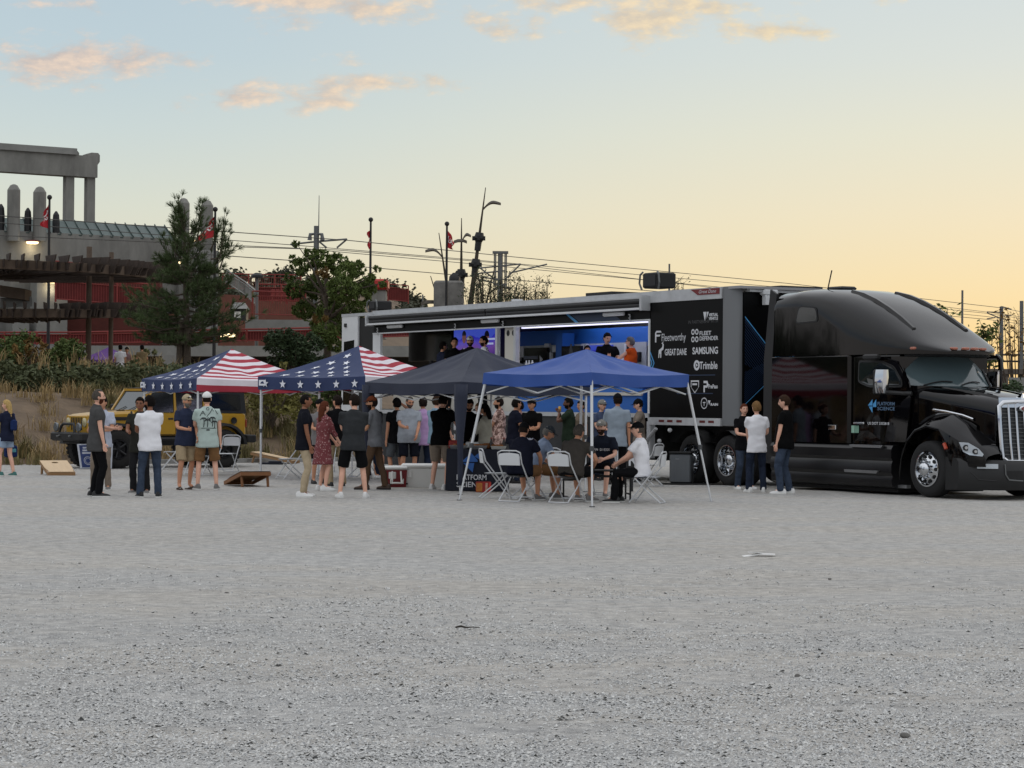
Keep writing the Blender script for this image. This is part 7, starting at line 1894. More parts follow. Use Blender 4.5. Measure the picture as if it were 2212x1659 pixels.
    if beard:
        res = head_part(lambda c: (c.z < -.040 and c.y > .005 and not (abs(c.x) < .02 and -.068 < c.z < -.052)) or (-.05 < c.z < -.038 and c.y > .07 and abs(c.x) < .03), .007 if beard != 'full' else .016, sd, .003)
        hpart('beard', res, HAIR[hair if beard is True or beard == 'full' else beard])
    if cap:
        res = head_part(lambda c: c.z > .040 - .10 * max(0, -c.y) * 0 or (c.y < 0 and c.z > .028), .021, sd)
        co = hpart('cap', res, cap)
        q = MB(); P = []
        for i in range(9):
            a = math.radians(-58 + 116 * i / 8); row = []
            for j in range(4):
                t = j / 3; r0 = Vector((.082 * math.sin(a), .104 * math.cos(a), .044)); ext = .075 * t * max(.0, math.cos(a * .9)) ** .6
                row.append((r0.x * (1 + .1 * t), brim * (r0.y + ext), r0.z - .006 * t - .30 * r0.x ** 2 * t * 10 * .3))
            P.append(row)
        q.grid(P); st0 = len(q.v); q.v += [(a[0], a[1], a[2] - .006) for a in list(q.v)]; q.f += [tuple(reversed([k + st0 for k in f])) for f in list(q.f)]; q.mi += [0] * (len(q.f) - len(q.mi))
        q.xform(HM); q.build('cap_brim', capback or cap, co, True, None)
        q = MB().sphere((0, -.005, .142), (.01, .01, .006), 6, 4); q.xform(HM); q.build('cap_button', cap, co)
        if cap.name in ('cap_white', 'cap_grey2', 'cap_tan', 'cap_navy2'):
            q = MB().sphere((0, .088 * brim, .085), (.022, .016, .02), 8, 6); q.xform(HM); q.build('cap_emblem', mat('cap_emblem_' + ('d' if cap.name == 'cap_white' else 'w'), (50, 50, 90) if cap.name == 'cap_white' else (210, 210, 210), .7), co)
    if glasses:
        q = MB()
        zz = .012 if glasses != 'up' else .072; yy = .098 if glasses != 'up' else .100
        for sg in (-1, 1):
            if glasses == 'clear': q.tube([(sg * .031 + .022 * math.cos(t * .785), yy, zz + .015 * math.sin(t * .785)) for t in range(9)], .0022, 4)
            else: q.rbox((sg * .031 - .023, yy - .006, zz - .016), (sg * .031 + .023, yy, zz + .014), .004)
            q.tube([(sg * .054, yy - .004, zz + .006), (sg * .082, .0, zz + .008)], .0022, 4)
        q.tube([(-.009, yy, zz + .004), (.009, yy, zz + .004)], .0025, 4); q.xform(HM); q.build('glasses', M_LENSD, body)
    # ---- shirt
    sc = sc or cloth('white', (225, 225, 226)); pc = pc or cloth('navy', (30, 34, 48))
    q = MB(); rings = []
    for i, (t, w, d) in enumerate(TOR):
        if i == 0: t = -.15 - hem
        g = .012 if i < 8 else .004
        bel = fat * max(0, 1 - abs(t - .08) / .28)
        if tuck and i == 0: t = -.05
        w2 = w * fw * (.96 if female and .05 < t < .2 else 1) + g + bel * .5; d2 = d + g + bel * .45
        c = sp(t) if not (sit is not None and t < 0) else hip + Vector((0, .0 - t * .1, max(t, -.10)))
        Rr = Rc if t > .2 else Rm
        fo = bel * .5 + (.012 if .3 < t < .45 else 0) * (1.6 if female else 1)
        rings.append([c * s + Rr @ Vector((w2 * s * abs(math.cos(a)) ** .8 * (1 if math.cos(a) > 0 else -1), (d2 * math.sin(a) + fo) * s, 0)) for a in [6.283 * m / 20 for m in range(20)]])
    if dress:
        low = []
        for (t, w, d) in dress: low.append([(hip + Vector((0, 0, t))) * s + Vector((w * s * math.cos(a) * (1 + .05 * math.sin(a * 5)), d * s * math.sin(a) * (1 + .05 * math.cos(a * 4)), 0)) for a in [6.283 * m / 20 for m in range(20)]])
        rings = low + rings[1:]
    q.loft(rings)
    sl = {'tee': .62, 'polo': .60, 'long': 2.0, 'button': .70, 'tank': 0, 'jersey': .72, 'elbow': 1.3}[shirt] if sleeve is None else sleeve
    for (sj, el, wr, spec) in arms:
        if sl <= 0: continue
        a0 = sp(.45) + Rc @ Vector(((.09 if sj.x > hip.x else -.09) * 1.0, 0, .01))
        P = [a0, sj + Vector((0, 0, -.012)), sj.lerp(el, min(sl, 1) * .5), sj.lerp(el, min(sl, 1))]; r = [.058, .066, .066, .069 if sl < 1 else .056]
        if sl > 1: P += [el.lerp(wr, .5), el.lerp(wr, min(1, sl - 1) * .97)]; r += [.052, .044]
        q.tube([p * s for p in P], [k * s * (1.12 if shirt == 'jersey' else 1) * (.9 if female else 1) for k in r], 12)
    so = q.build('dress' if dress else 'shirt', sc, root)
    PEND.append(('cloth', so, voxel * s, .012 if shirt != 'tank' else .008))
    if shirt in ('polo', 'button') or collar:
        q = MB(); cpos = sp(.54) * s
        rings = []
        for (dz, rr, tilt) in ((-.03, .080, .0), (.012, .070, .0), (.018, .064, 0), (-.02, .068, 0)):
            rings.append([cpos + Rm @ Vector((rr * s * math.cos(a), rr * s * .95 * math.sin(a) + .008 * s, (dz - .02 * math.sin(a)) * s)) for a in [6.283 * m / 16 for m in range(16)]])
        q.loft(rings, 0, False); q.build('collar', collar or sc, so, True, None)
    # ---- trousers, shorts
    if pants and not dress:
        q = MB(); rings = []
        for t, w, d in ((.05, .152, .104), (-.02, .163, .114), (-.10, .168, .120), (-.155, .12, .10)):
            bel = fat * .35
            c = hip + up * t if t > 0 else hip + Vector((0, 0, t if sit is None else max(t, -.07)))
            rings.append([c * s + Vector(((w * fw + bel * .4) * s * math.cos(a), ((d + bel * .3) * math.sin(a)) * s, 0)) for a in [6.283 * m / 18 for m in range(18)]])
        q.loft(rings)
        for (hj, kn, an) in legs:
            if pants == 'long':
                P = [hj + Vector((0, 0, .03)), hj.lerp(kn, .35), kn, kn.lerp(an, .45) + Vector((0, -.012, 0)), an - Vector((0, 0, .03))]; r = [.086, .090, .072, .069, .066]
            elif pants == 'slim':
                P = [hj + Vector((0, 0, .03)), hj.lerp(kn, .35), kn, kn.lerp(an, .4) + Vector((0, -.014, 0)), an - Vector((0, 0, .01))]; r = [.084, .086, .062, .058, .046]
            else:
                f = .93 if pants == 'shorts' else .60
                P = [hj + Vector((0, 0, .03)), hj.lerp(kn, .4), hj.lerp(kn, f)]; r = [.088, .100, .102 if pants == 'shorts' else .112]
            q.tube([p * s for p in P], [k * s * (1 + .0 * fat) for k in r], 12)
        po_ = q.build('trousers' if pants in ('long', 'slim') else 'shorts', pc, root)
        PEND.append(('cloth', po_, voxel * s, .009))
    # ---- shoes
    if shoe:
        for (hj, kn, an), dd in zip(legs, fd):
            sd_ = dd.cross(Vector((0, 0, 1))); q = MB(); rings = []; srings = []
            base = an - Vector((0, 0, .085))
            if shoe == 'flip':
                q.loft([[base + dd * y_ + sd_ * w * sx + Vector((0, 0, z_)) for sx, z_ in ((-1, 0), (1, 0), (1, .02), (-1, .02))] for y_, w in ((-.09, .035), (-.03, .042), (.08, .052), (.16, .04), (.185, .02))], 1)
                q.tube([base + dd * .02 + sd_ * .05 + Vector((0, 0, .02)), base + dd * .12 + Vector((0, 0, .05)), base + dd * .02 - sd_ * .05 + Vector((0, 0, .02))], .012, 5, 0)
                mm = [SHOE['brown'], SHOE['brown']]
            else:
                for y_, w, top in ((-.10, .030, .075), (-.075, .040, .105), (-.03, .041, .112), (.03, .043, .095), (.09, .050, .068), (.15, .046, .058), (.185, .030, .045), (.20, .012, .03)):
                    c = base + dd * y_
                    rings.append([c + sd_ * (w * a) + Vector((0, 0, z_)) for a, z_ in ((-1, .024), (-.92, top * .6), (-.55, top), (.55, top), (.92, top * .6), (1, .024))])
                    srings.append([c + sd_ * (w * a * 1.07) + Vector((0, 0, z_)) for a, z_ in ((-1, 0), (-1, .027), (1, .027), (1, 0))])
                q.loft(rings, 0); q.loft(srings, 1)
                mm = [SHOE[shoe], sole or (M_SOLE if shoe in ('white', 'teal', 'grey') else M_SOLED)]
            q.v = [tuple(Vector(v) * s) for v in q.v]
            q.build('shoe', mm, root, True, 50)
    root['_wr'] = 0; del root['_wr']
    ROT = Matrix.Translation((x, y, z0)) @ Matrix.Rotation(math.radians(face), 4, 'Z')
    info = {'root': root, 'wristL': ROT @ (arms[0][2] * s), 'wristR': ROT @ (arms[1][2] * s), 'shirt': so, 'hc': ROT @ (hc * s), 's': s, 'M': ROT, 'HM': HM}
    for kk, (sj, el, wr, spec) in zip(('handL', 'handR'), arms):
        hd = (wr - el).normalized(); info[kk] = ROT @ ((wr + hd * .09) * s)
    return info

def finish_people():
    """evaluate all bodies and clothes in one go"""
    for it in PEND:
        if it[0] == 'cloth':
            o = it[1]; md = o.modifiers.new('remesh', 'REMESH'); md.mode = 'VOXEL'; md.voxel_size = it[2]; md.use_smooth_shade = True
            sm = o.modifiers.new('smooth', 'SMOOTH'); sm.factor = .5; sm.iterations = 4
    bpy.context.view_layer.update()
    dg = bpy.context.evaluated_depsgraph_get()
    for it in PEND:
        o = it[1]; old = o.data
        me = bpy.data.meshes.new_from_object(o.evaluated_get(dg))
        if it[0] == 'body':
            hb, mats_ = it[2], it[3]
            n0 = len(me.vertices); V0 = np.empty(n0 * 3, dtype=np.float32); me.vertices.foreach_get('co', V0)
            f0 = [tuple(p.vertices) for p in me.polygons]
            nm = bpy.data.meshes.new('body'); nm.from_pydata([tuple(v) for v in V0.reshape(-1, 3)] + hb.v, [], f0 + [tuple(i + n0 for i in f) for f in hb.f])
            for m in mats_: nm.materials.append(m)
            nm.polygons.foreach_set('material_index', [0] * len(f0) + hb.mi)
            bpy.data.meshes.remove(me); me = nm
        else:
            n = len(me.vertices); co = np.empty(n * 3, dtype=np.float32); me.vertices.foreach_get('co', co); co = co.reshape(-1, 3)
            no = np.empty(n * 3, dtype=np.float32); me.vertices.foreach_get('normal', no); no = no.reshape(-1, 3)
            sd = (sum(map(ord, o.name)) % 97) * .37; amp = it[3] * 1.05
            d = np.array([mnoise.noise((c[0] * 6 + sd, c[1] * 6, c[2] * 11 + sd)) + .22 * mnoise.noise((c[0] * 14 + c[2] * 6 + sd, c[1] * 14, c[2] * 20)) for c in co], dtype=np.float32)
            me.vertices.foreach_set('co', (co + no * (d * amp)[:, None]).reshape(-1)); me.update()
            me.materials.clear()
            for m in old.materials: me.materials.append(m)
        me.polygons.foreach_set('use_smooth', [True] * len(me.polygons))
        o.modifiers.clear(); o.data = me; me.name = o.name.split('.')[0]
        bpy.data.meshes.remove(old)
# ================================================================== everybody at the event
CAPB = mat('cap_black', (20, 20, 22), .95, spec=.1); CAPW = mat('cap_white', (224, 224, 222), .95, spec=.1); CAPG = mat('cap_grey', (60, 66, 70), .95, spec=.1); CAPT = mat('cap_tan', (170, 156, 128), .95, spec=.1); CAPR = mat('cap_brown', (96, 50, 30), .95, spec=.1); CAPN = mat('cap_navy2', (40, 48, 62), .95, spec=.1); CAPG2 = mat('cap_grey2', (130, 128, 122), .95, spec=.1)
DENIM = cloth('denim', (58, 68, 84), .3, 9); DENIMD = cloth('dark_denim', (38, 45, 60), .3, 9); BLACKC = cloth('black', (20, 20, 22)); DGREY = cloth('dark_grey', (62, 62, 62)); NAVYC = cloth('navy', (34, 38, 56)); WHITEC = cloth('white', (228, 228, 232), .04); KHAKI = cloth('khaki', (164, 146, 118)); KHAKID = cloth('brown_khaki', (124, 92, 62)); KGREY = cloth('stone_grey', (128, 116, 104))
def P_(px, py): p = G(px, py); return p.x, p.y
# --- left group
x, y = P_(14, 1029)
w1 = person('blonde woman in dark T-shirt and denim shorts walking at the left edge', x, y, 60, 1.66, 'fair', 'blonde', 'long', shirt='tee', sc=NAVYC, pants='shortshorts', pc=cloth('light_denim', (140, 156, 176), .15), shoe='teal', female=True, L='phone', R='hang', walk=.12, tail=.34, hy=20, rhand=(.27, .12, .80))
x, y = P_(200, 1063)
person('man in pale shirt mostly hidden behind the bearded man', x, y + .9, 172, 1.74, 'tan', 'dark', 'short', sc=cloth('pale_blue', (176, 182, 196)), pants='long', pc=KGREY, shoe='grey', shirt='button', R='hold', L='hold')
x, y = P_(207, 1074)
person('bearded man in dark grey shirt and black trousers, seen from the side', x, y, -62, 1.85, 'fair', 'salt', 'receding', beard='auburn', shirt='polo', sc=cloth('charcoal_tee', (74, 74, 74)), pants='long', pc=BLACKC, shoe='black', sole=M_SOLE, L='hold', R='hang', rhand=(.235, .06, .84), hem=.06)
x, y = P_(297, 1068)
person('smiling man in dark polo facing us between two others', x, y + .25, 178, 1.72, 'brown', 'black', 'short', shirt='polo', sc=cloth('dark_olive', (46, 46, 42)), pants='long', pc=cloth('charcoal', (36, 36, 38)), shoe='grey', glasses='clear', L='hold', R='hold', hem=.05, fat=.03)
x, y = P_(323, 1075)
person('man in white T-shirt and jeans with his back to us, in the left group', x, y, 14, 1.75, 'brown', 'black', 'short', beard='full', sc=WHITEC, pants='long', pc=DENIM, shoe='black', sole=M_SOLE, L='hold', R='low', hy=48, fat=.04, feet=((-.16, .02), (.15, .0)))
x, y = P_(399, 1057)
person('man in navy polo, khaki shorts and tan cap with sunglasses on it', x, y, 216, 1.78, 'tan', 'grey', 'buzz', beard=True, cap=CAPT, glasses='up', shirt='polo', sc=cloth('navy_polo', (46, 52, 72)), pants='shorts', pc=KHAKI, shoe='flip', L='low', R='hold', fat=.06)
x, y = P_(447, 1058)
palm = person('man in pale green palm print T-shirt, tan shorts and white cap', x, y, 12, 1.83, 'fair', 'dark', 'buzz', cap=CAPW, brim=1, sc=cloth('mint', (176, 192, 186), .05), pants='shorts', pc=KHAKID, shoe='grey', L='hold', R='hang', feet=((-.17, 0), (.17, -.02)), hem=.04, wide=1.05, hp=-4)
# --- middle standing group
x, y = P_(655, 1074)
person('man in dark T-shirt and khaki trousers with hands in pockets', x, y, -82, 1.80, 'brown', 'black', 'buzz', cap=None, glasses='up', sc=cloth('black_navy', (26, 27, 34)), pants='slim', pc=cloth('light_khaki', (176, 160, 134)), shoe='white', L='pocket', R='pocket', hy=4)
x, y = P_(676, 1050)
person('man in black cap and grey T-shirt behind the woman in red', x, y + 1.4, -150, 1.72, 'tan', 'dark', 'buzz', cap=CAPB, sc=cloth('mid_grey', (120, 118, 118)), pants='shorts', pc=BLACKC, shoe='black', L='hang', R='hold')
x, y = P_(697, 1060)
person('woman in red floral dress with long brown hair', x, y, -58, 1.68, 'fair', 'auburn', 'long', sc=camo_mat('red_floral', [(0, (110, 50, 54)), (.60, (110, 50, 54)), (.62, (190, 160, 156)), (.68, (122, 56, 60))], 34, 3), dress=[(-.44, .25, .21), (-.22, .205, .165)], shoe='white', female=True, L='low', R='low', sleeve=1.25, tail=.32, hy=10)
x, y = P_(723, 1055)
person('man in black shirt and khaki trousers hidden behind the dark T-shirt man', x, y + .5, 20, 1.80, 'tan', 'dark', 'short', cap=None, sc=BLACKC, pants='long', pc=KHAKI, shoe='black', sole=M_SOLE, L='hold', R='hold', hy=30)
x, y = P_(762, 1076)
person('muscular man in charcoal T-shirt and black shorts with his back to us', x, y, 8, 1.80, 'fair', 'dark', 'short', sc=cloth('charcoal2', (52, 54, 56)), pants='shorts', pc=BLACKC, shoe='white', L='cross', R='cross', feet=((-.22, .0), (.22, .03)), wide=1.12, hy=38)
x, y = P_(792, 1040)
person('person in black jacket and cap behind the dark T-shirt man', x, y + 2.2, 150, 1.78, 'tan', 'black', 'short', cap=CAPB, sc=BLACKC, shirt='long', pants='long', pc=DENIMD, shoe='white', L='hold', R='hold')
x, y = P_(778, 1035)
person('seated person in pink floral shorts behind the crowd', x, y + 1.0, -120, 1.70, 'tan', 'brown', 'short', sit=.45, sc=cloth('pink_shirt', (140, 80, 84)), pants='shorts', pc=camo_mat('pink_floral', [(0, (150, 60, 74)), (.55, (200, 170, 170))], 20), shoe='white', L='lap', R='lap')
chair(x, y + 1.0, -120, 'white folding chair under the seated person behind the crowd')
x, y = P_(810, 1058)
person('man in brown cap, grey shirt and brown trousers mid step', x, y, 76, 1.78, 'olive', 'dark', 'short', cap=CAPR, beard='dark', shirt='button', sc=cloth('grey_shirt', (104, 106, 110)), pants='long', pc=cloth('brown', (84, 66, 52)), shoe='brown', L='hold', R='hang', walk=.18, lean=4)
x, y = P_(848, 1046)
person('person in dark shirt raising one arm behind the brown cap man', x, y + 1.6, 30, 1.76, 'tan', 'black', 'short', cap=CAPB, sc=BLACKC, pants='shorts', pc=cloth('slate', (84, 88, 92)), shoe='white', R='raise', L='hang')
x, y = P_(876, 1046)
person('heavy man with glasses in grey button shirt and dark shorts by the cooler', x, y + 1.2, 196, 1.80, 'tan', 'salt', 'buzz', beard='salt', glasses='clear', shirt='button', sc=cloth('light_grey', (152, 158, 166)), pants='shorts', pc=cloth('dark_navy', (24, 26, 34)), shoe='white', L='low', R='hold', fat=.13, wide=1.08, hp=14)
x, y = P_(908, 1044)
person('man in lavender shirt and jeans with his back to us behind the cooler', x, y + .9, 12, 1.78, 'tan', 'dark', 'short', shirt='button', sc=cloth('lavender', (186, 154, 198), .05), pants='long', pc=cloth('blue_black', (36, 44, 62)), shoe='black', L='hold', R='hold', hem=.04)
x, y = P_(938, 1050)
person('man in light blue T-shirt partly hidden behind the black T-shirt man', x, y + 1.0, -48, 1.82, 'fair', 'brown', 'short', sc=cloth('light_blue', (128, 154, 172)), pants='shorts', pc=KGREY, shoe='white', L='low', R='low', hy=-10)
x, y = P_(951, 1058)
person('man in black T-shirt and stone shorts leaning over the serving table', x, y, -26, 1.84, 'fair', 'black', 'short', sc=cloth('pure_black', (14, 14, 15)), pants='shorts', pc=KGREY, shoe='white', L='reach', R='reach', lean=10, hp=14, feet=((-.17, 0), (.15, -.05)))
# --- behind and around the serving table
bx, by = TBX, TBY
person('bearded man in black shirt behind the serving table looking down', bx - .18, by + .95, 176, 1.76, 'tan', 'black', 'short', beard='full', sc=BLACKC, shirt='long', pants='long', pc=BLACKC, shoe='black', L='low', R='low', hp=28)
person('blonde woman in black behind the serving table', bx + .0, by + 1.9, 160, 1.68, 'fair', 'sandy', 'bun', sc=BLACKC, shirt='long', pants='long', pc=BLACKC, shoe='black', female=True, L='low', R='low', hp=10)
person('woman in cream top with black hair behind the serving table', bx + .14, by + .74, 60, 1.66, 'olive', 'black', 'long', sc=cloth('cream', (192, 188, 172)), shirt='long', pants='long', pc=BLACKC, shoe='black', female=True, L='low', R='low', hp=10, tail=.26)
x, y = P_(1078, 1040)
cam_sh = camo_mat('camo_pink', [(0, (104, 80, 72)), (.42, (142, 110, 100)), (.5, (214, 184, 172)), (.6, (166, 134, 124))], 11, 3)
person('bearded man in pale camouflage shirt and shorts, side view', x, y + 1.4, 84, 1.80, 'tan', 'dark', 'short', beard='full', sc=cam_sh, shirt='button', pants='shorts', pc=cam_sh, shoe='white', L='low', R='low', fat=.06, hem=.03)
person('person in dusky pink T-shirt just behind the camouflage shirt', x + .45, y + 2.4, 100, 1.72, 'tan', 'dark', 'short', cap=CAPB, sc=cloth('dusky_pink', (140, 112, 112)), pants='long', pc=DENIMD, shoe='white')
x, y = P_(1108, 1046)
person('dark haired man in navy T-shirt holding food, side view', x, y + .6, -72, 1.78, 'tan', 'black', 'short', sc=cloth('ink', (26, 28, 40)), pants='long', pc=DENIMD, shoe='black', L='hold', R='hold', lean=4)
x, y = P_(1148, 1044)
person('man in black cap and black printed T-shirt in front of the trailer skirt', x, y + 1.0, 150, 1.77, 'tan', 'black', 'short', cap=CAPB, sc=cloth('pure_black', (14, 14, 15)), pants='long', pc=BLACKC, shoe='black', L='hold', R='hold', fat=.07, wide=1.06)
x, y = P_(1232, 1042)
green = person('man in dark green polo lifting a snack to his mouth', x, y + 1.0, 82, 1.80, 'dark', 'black', 'short', beard=True, sc=cloth('forest', (42, 54, 42)), shirt='polo', pants='long', pc=BLACKC, shoe='black', L='drink', R='drink', fat=.05)
x, y = P_(1262, 1040)
person('person in tan shirt half hidden behind the green polo man', x, y + 2.2, 120, 1.74, 'tan', 'dark', 'short', sc=cloth('tan_shirt', (116, 104, 90)), pants='long', pc=DENIMD, shoe='black')
x, y = P_(1304, 1044)
person('man in slate blue T-shirt and grey cap facing the tall man', x, y + 1.6, -140, 1.76, 'fair', 'grey', 'short', cap=CAPG2, glasses='clear', sc=cloth('slate_blue', (70, 80, 104)), pants='long', pc=DENIMD, shoe='black', L='hold', R='hold')
x, y = P_(1334, 1052)
person('tall man in blue grey shirt and black trousers with his back to us', x, y + .6, -8, 1.88, 'tan', 'dark', 'short', cap=CAPB, shirt='button', sc=cloth('chambray', (144, 156, 168), .06), pants='long', pc=BLACKC, shoe='black', sole=M_SOLE, L='hold', R='hang', hem=.05, wide=1.06, hy=16)
x, y = P_(1388, 1046)
person('man in black cap and taupe T-shirt by the trailer edge, side view', x, y + 1.2, 84, 1.78, 'fair', 'dark', 'buzz', cap=CAPB, sc=cloth('taupe', (124, 114, 104)), pants='long', pc=DENIMD, shoe='black', L='phone', R='hang', hp=12)
# --- seated ring under the blue canopy
def seat(px, py, face, label, clabel, dy=0, dx=0, **kw):
    p = G(px, py); x, y = p.x + dx, p.y + dy
    a = math.radians(face); chair(x + math.sin(a) * .06, y - math.cos(a) * .06, face, clabel)
    return person(label, x, y, face, sit=.45, **kw)
tow = seat(1120, 1083, -28, 'seated man in navy T-shirt and black cap with his back to us', 'white folding chair of the navy T-shirt man, front left', h=1.8, skin='tan', hair='dark', style='buzz', cap=CAPB, sc=cloth('ink', (26, 28, 40)), pants='shorts', pc=KHAKID, shoe='grey', L='knee', R='knee', lean=16, fat=.10, wide=1.08, hp=10)
seat(1150, 1078, -70, 'seated man in light blue shirt and grey cap bending forward', 'white folding chair half hidden left of the seated men', h=1.76, skin='tan', hair='grey', style='short', cap=CAPG, sc=cloth('sky_blue', (132, 146, 168)), shirt='button', pants='shorts', pc=KHAKID, shoe='grey', L='knee', R='knee', lean=26, hp=26)
seat(1230, 1086, -34, 'seated grey haired man in dark grey T-shirt beside the canopy pole', 'white folding chair of the dark grey T-shirt man, front centre', h=1.82, skin='tan', hair='salt', style='short', sc=cloth('warm_charcoal', (66, 62, 58)), pants='shorts', pc=cloth('black', (20, 20, 22)), shoe='grey', L='knee', R='knee', lean=24, fat=.09, wide=1.08, hp=14)
jer = seat(1301, 1072, 168, 'seated bearded man in navy baseball jersey facing us', 'white folding chair under the baseball jersey man', h=1.84, skin='fair', hair='brown', style='buzz', beard='full', cap=CAPG2, sc=cloth('jersey_navy', (30, 34, 44)), shirt='jersey', pants='shorts', pc=cloth('black', (20, 20, 22)), shoe='grey', L='lap', R='lap', lean=10, fat=.10, wide=1.12)
seat(1388, 1087, 74, 'seated man in white T-shirt and black cap in profile', 'white folding chair under the white T-shirt man, rightmost', h=1.80, skin='fair', hair='salt', style='buzz', cap=CAPB, sc=WHITEC, pants='long', pc=BLACKC, shoe='black', sole=M_SOLE, L='lap', R='lap', lean=6)
# --- three people by the truck
x, y = P_(1612, 1060)
person('smiling woman in black top behind the white T-shirt man at the truck', x, y + .55, 206, 1.70, 'fair', 'auburn', 'bun', sc=BLACKC, pants='long', pc=DENIM, shoe='white', female=True, L='hang', R='hold', wide=1.08)
x, y = P_(1634, 1064)
person('man in white T-shirt and jeans with sandy hair, back to us at the truck', x, y, 6, 1.74, 'fair', 'sandy', 'short', sc=WHITEC, pants='long', pc=DENIMD, shoe='white', L='low', R='hold', feet=((-.15, 0), (.14, 0)), hem=.03)
x, y = P_(1696, 1068)
person('man in black T-shirt and jeans with thumb in pocket at the truck', x, y, 66, 1.86, 'fair', 'brown', 'short', sc=cloth('pure_black', (14, 14, 15)), pants='long', pc=DENIM, shoe='white', L='pocket', R='pocket', fat=.08, wide=1.05, hp=8, glasses='up')
# --- up in the trailer (floor at 1.47 m)
def intrailer(px, v, face, **kw):
    q = TLp(px, 740, v); w = TB + TD * q.x + TN * v
    return person(kw.pop('label'), w.x, w.y, face, z0=1.475, **kw)
intrailer(955, .35, -60, label='dark haired man in navy in the trailer, leftmost of four', h=1.76, skin='tan', hair='black', style='short', sc=NAVYC, pants='long', pc=BLACKC, shoe='black')
intrailer(982, .5, -160, label='dark haired man in black polo in the trailer facing right', h=1.86, skin='tan', hair='black', style='short', shirt='polo', sc=BLACKC, pants='long', pc=BLACKC, shoe='black', hy=-10)
intrailer(1017, .4, 175, label='man in white cap in the trailer behind the dark canopy peak', h=1.87, skin='tan', hair='dark', style='short', cap=CAPW, beard='dark', sc=BLACKC, pants='long', pc=BLACKC, shoe='black')
intrailer(1047, .42, 100, label='black haired man in white T-shirt in the trailer before the video screen', h=1.86, skin='tan', hair='black', style='short', beard='dark', sc=WHITEC, pants='long', pc=BLACKC, shoe='black')
intrailer(1075, 1.1, 100, label='grey haired head behind the trailer centre panel', h=1.45, skin='fair', hair='grey', style='short', sc=DGREY, pants='long', pc=BLACKC, shoe='black')
intrailer(1268, .9, 190, label='dark haired person low behind the blue canopy peak in the trailer', h=1.56, skin='tan', hair='black', style='short', sc=BLACKC, pants='long', pc=BLACKC, shoe='black')
intrailer(1312, .9, 196, label='man in black polo with lanyard in the blue lit trailer bay', h=1.84, skin='fair', hair='dark', style='short', shirt='polo', sc=BLACKC, pants='long', pc=BLACKC, shoe='black', L='hold', R='phone', hp=14)
orng = intrailer(1364, .85, 66, label='grey haired man in orange and blue jersey in the trailer', h=1.72, skin='fair', hair='grey', style='short', glasses='clear', sc=cloth('orange', (206, 84, 30)), shirt='tee', pants='long', pc=BLACKC, shoe='black', L='reach', R='hold', fat=.08, sleeve=.05)
# --- beyond the hedge
for px, lab, sc_, cp in ((259, 'man in white shirt with dark sling strap beyond the hedge', WHITEC, CAPB), (273, 'person in dusky shirt and cap beyond the hedge, middle of three', cloth('dusky_pink', (140, 112, 112)), CAPB), (306, 'man in khaki shirt and cap beyond the hedge, rightmost of three', cloth('khaki_shirt', (128, 112, 84)), CAPB)):
    g = on_bank(px, 96 if px != 273 else 97.5); person(lab, g.x, g.y, 170 if px == 273 else 10, 1.78 if px != 273 else 1.72, 'tan', 'dark', 'short', cap=cp, sc=sc_, pants='long', pc=DENIMD, shoe='black', voxel=.03, z0=g.z + (W(px, 745, 96).z - g.z - 1.78))
finish_people()

# ------------------------------------------------------------------ prints on shirts, bags, drinks in hands
def on_shirt(info, strokes, m, name, back=True, up=1.2, size=.3, off=.006):
    """thin print strokes laid on the shirt; strokes = polylines in print units (x right, y up), width"""
    o = info['shirt']; me = o.data
    from mathutils.bvhtree import BVHTree
    bm = bmesh.new(); bm.from_mesh(me); bv = BVHTree.FromBMesh(bm); bm.free()
    q = MB(); sg = -1 if back else 1; s = info['s']
    def proj(x, y):
        o0 = Vector((x * size * (1 if back else -1), sg * 1.0, (up + y * size) * s)); h = bv.ray_cast(o0, Vector((0, -sg, 0)))
        return (h[0] + h[1] * off) if h[0] is not None else None
    for pts, w in strokes:
        for a, b in zip(pts[:-1], pts[1:]):
            d = Vector((b[0] - a[0], b[1] - a[1])); L = d.length
            if L < 1e-6: continue
            n = Vector((-d.y, d.x)) / L * w; k = max(1, int(L / .12))
            for i in range(k):
                p0 = Vector(a) + d * (i / k); p1 = Vector(a) + d * ((i + 1) / k)
                c = [proj(*(p0 - n)), proj(*(p1 - n)), proj(*(p1 + n)), proj(*(p0 + n))]
                if all(c): q.add(c, [(0, 1, 2, 3)])
    if q.v: q.build(name, m, o, fixn=False)
M_INK = mat('print_ink', (40, 44, 46), .8)
st = []
for cx, cy, h in ((-.32, -.55, .62), (.32, -.5, .62), (-.05, -.55, .5), (.48, -.6, .45)):
    st.append(([(cx, cy), (cx + .03, cy + h * .5), (cx, cy + h)], .028))
    for k in range(7):
        a = math.pi * (k / 6) ; st.append(([(cx, cy + h), (cx + .17 * math.cos(a), cy + h + .10 * math.sin(a)), (cx + .26 * math.cos(a), cy + h + .02 * math.sin(a) - .10)], .02))
st += [([(-.6, .25), (-.38, .62), (-.2, .3)], .022), ([(-.1, .2), (.18, .55), (.4, .95), (.62, .55), (.75, .4)], .022), ([(.3, .75), (.4, .6), (.5, .78)], .015), ([(-.45, .5), (-.38, .42), (-.3, .5)], .015), ([(-.5, -.62), (.6, -.62)], .02), ([(-.2, -.1), (0, .15), (.2, -.05)], .02)]
st.append(([(-.02 + .10 * math.cos(t * .524), .78 + .10 * math.sin(t * .524)) for t in range(13)], .02))
st.append(([(-.12, -.75), (.12, -.75)], .05))
on_shirt(palm, st, M_INK, 'palm_print', True, 1.28, .25)
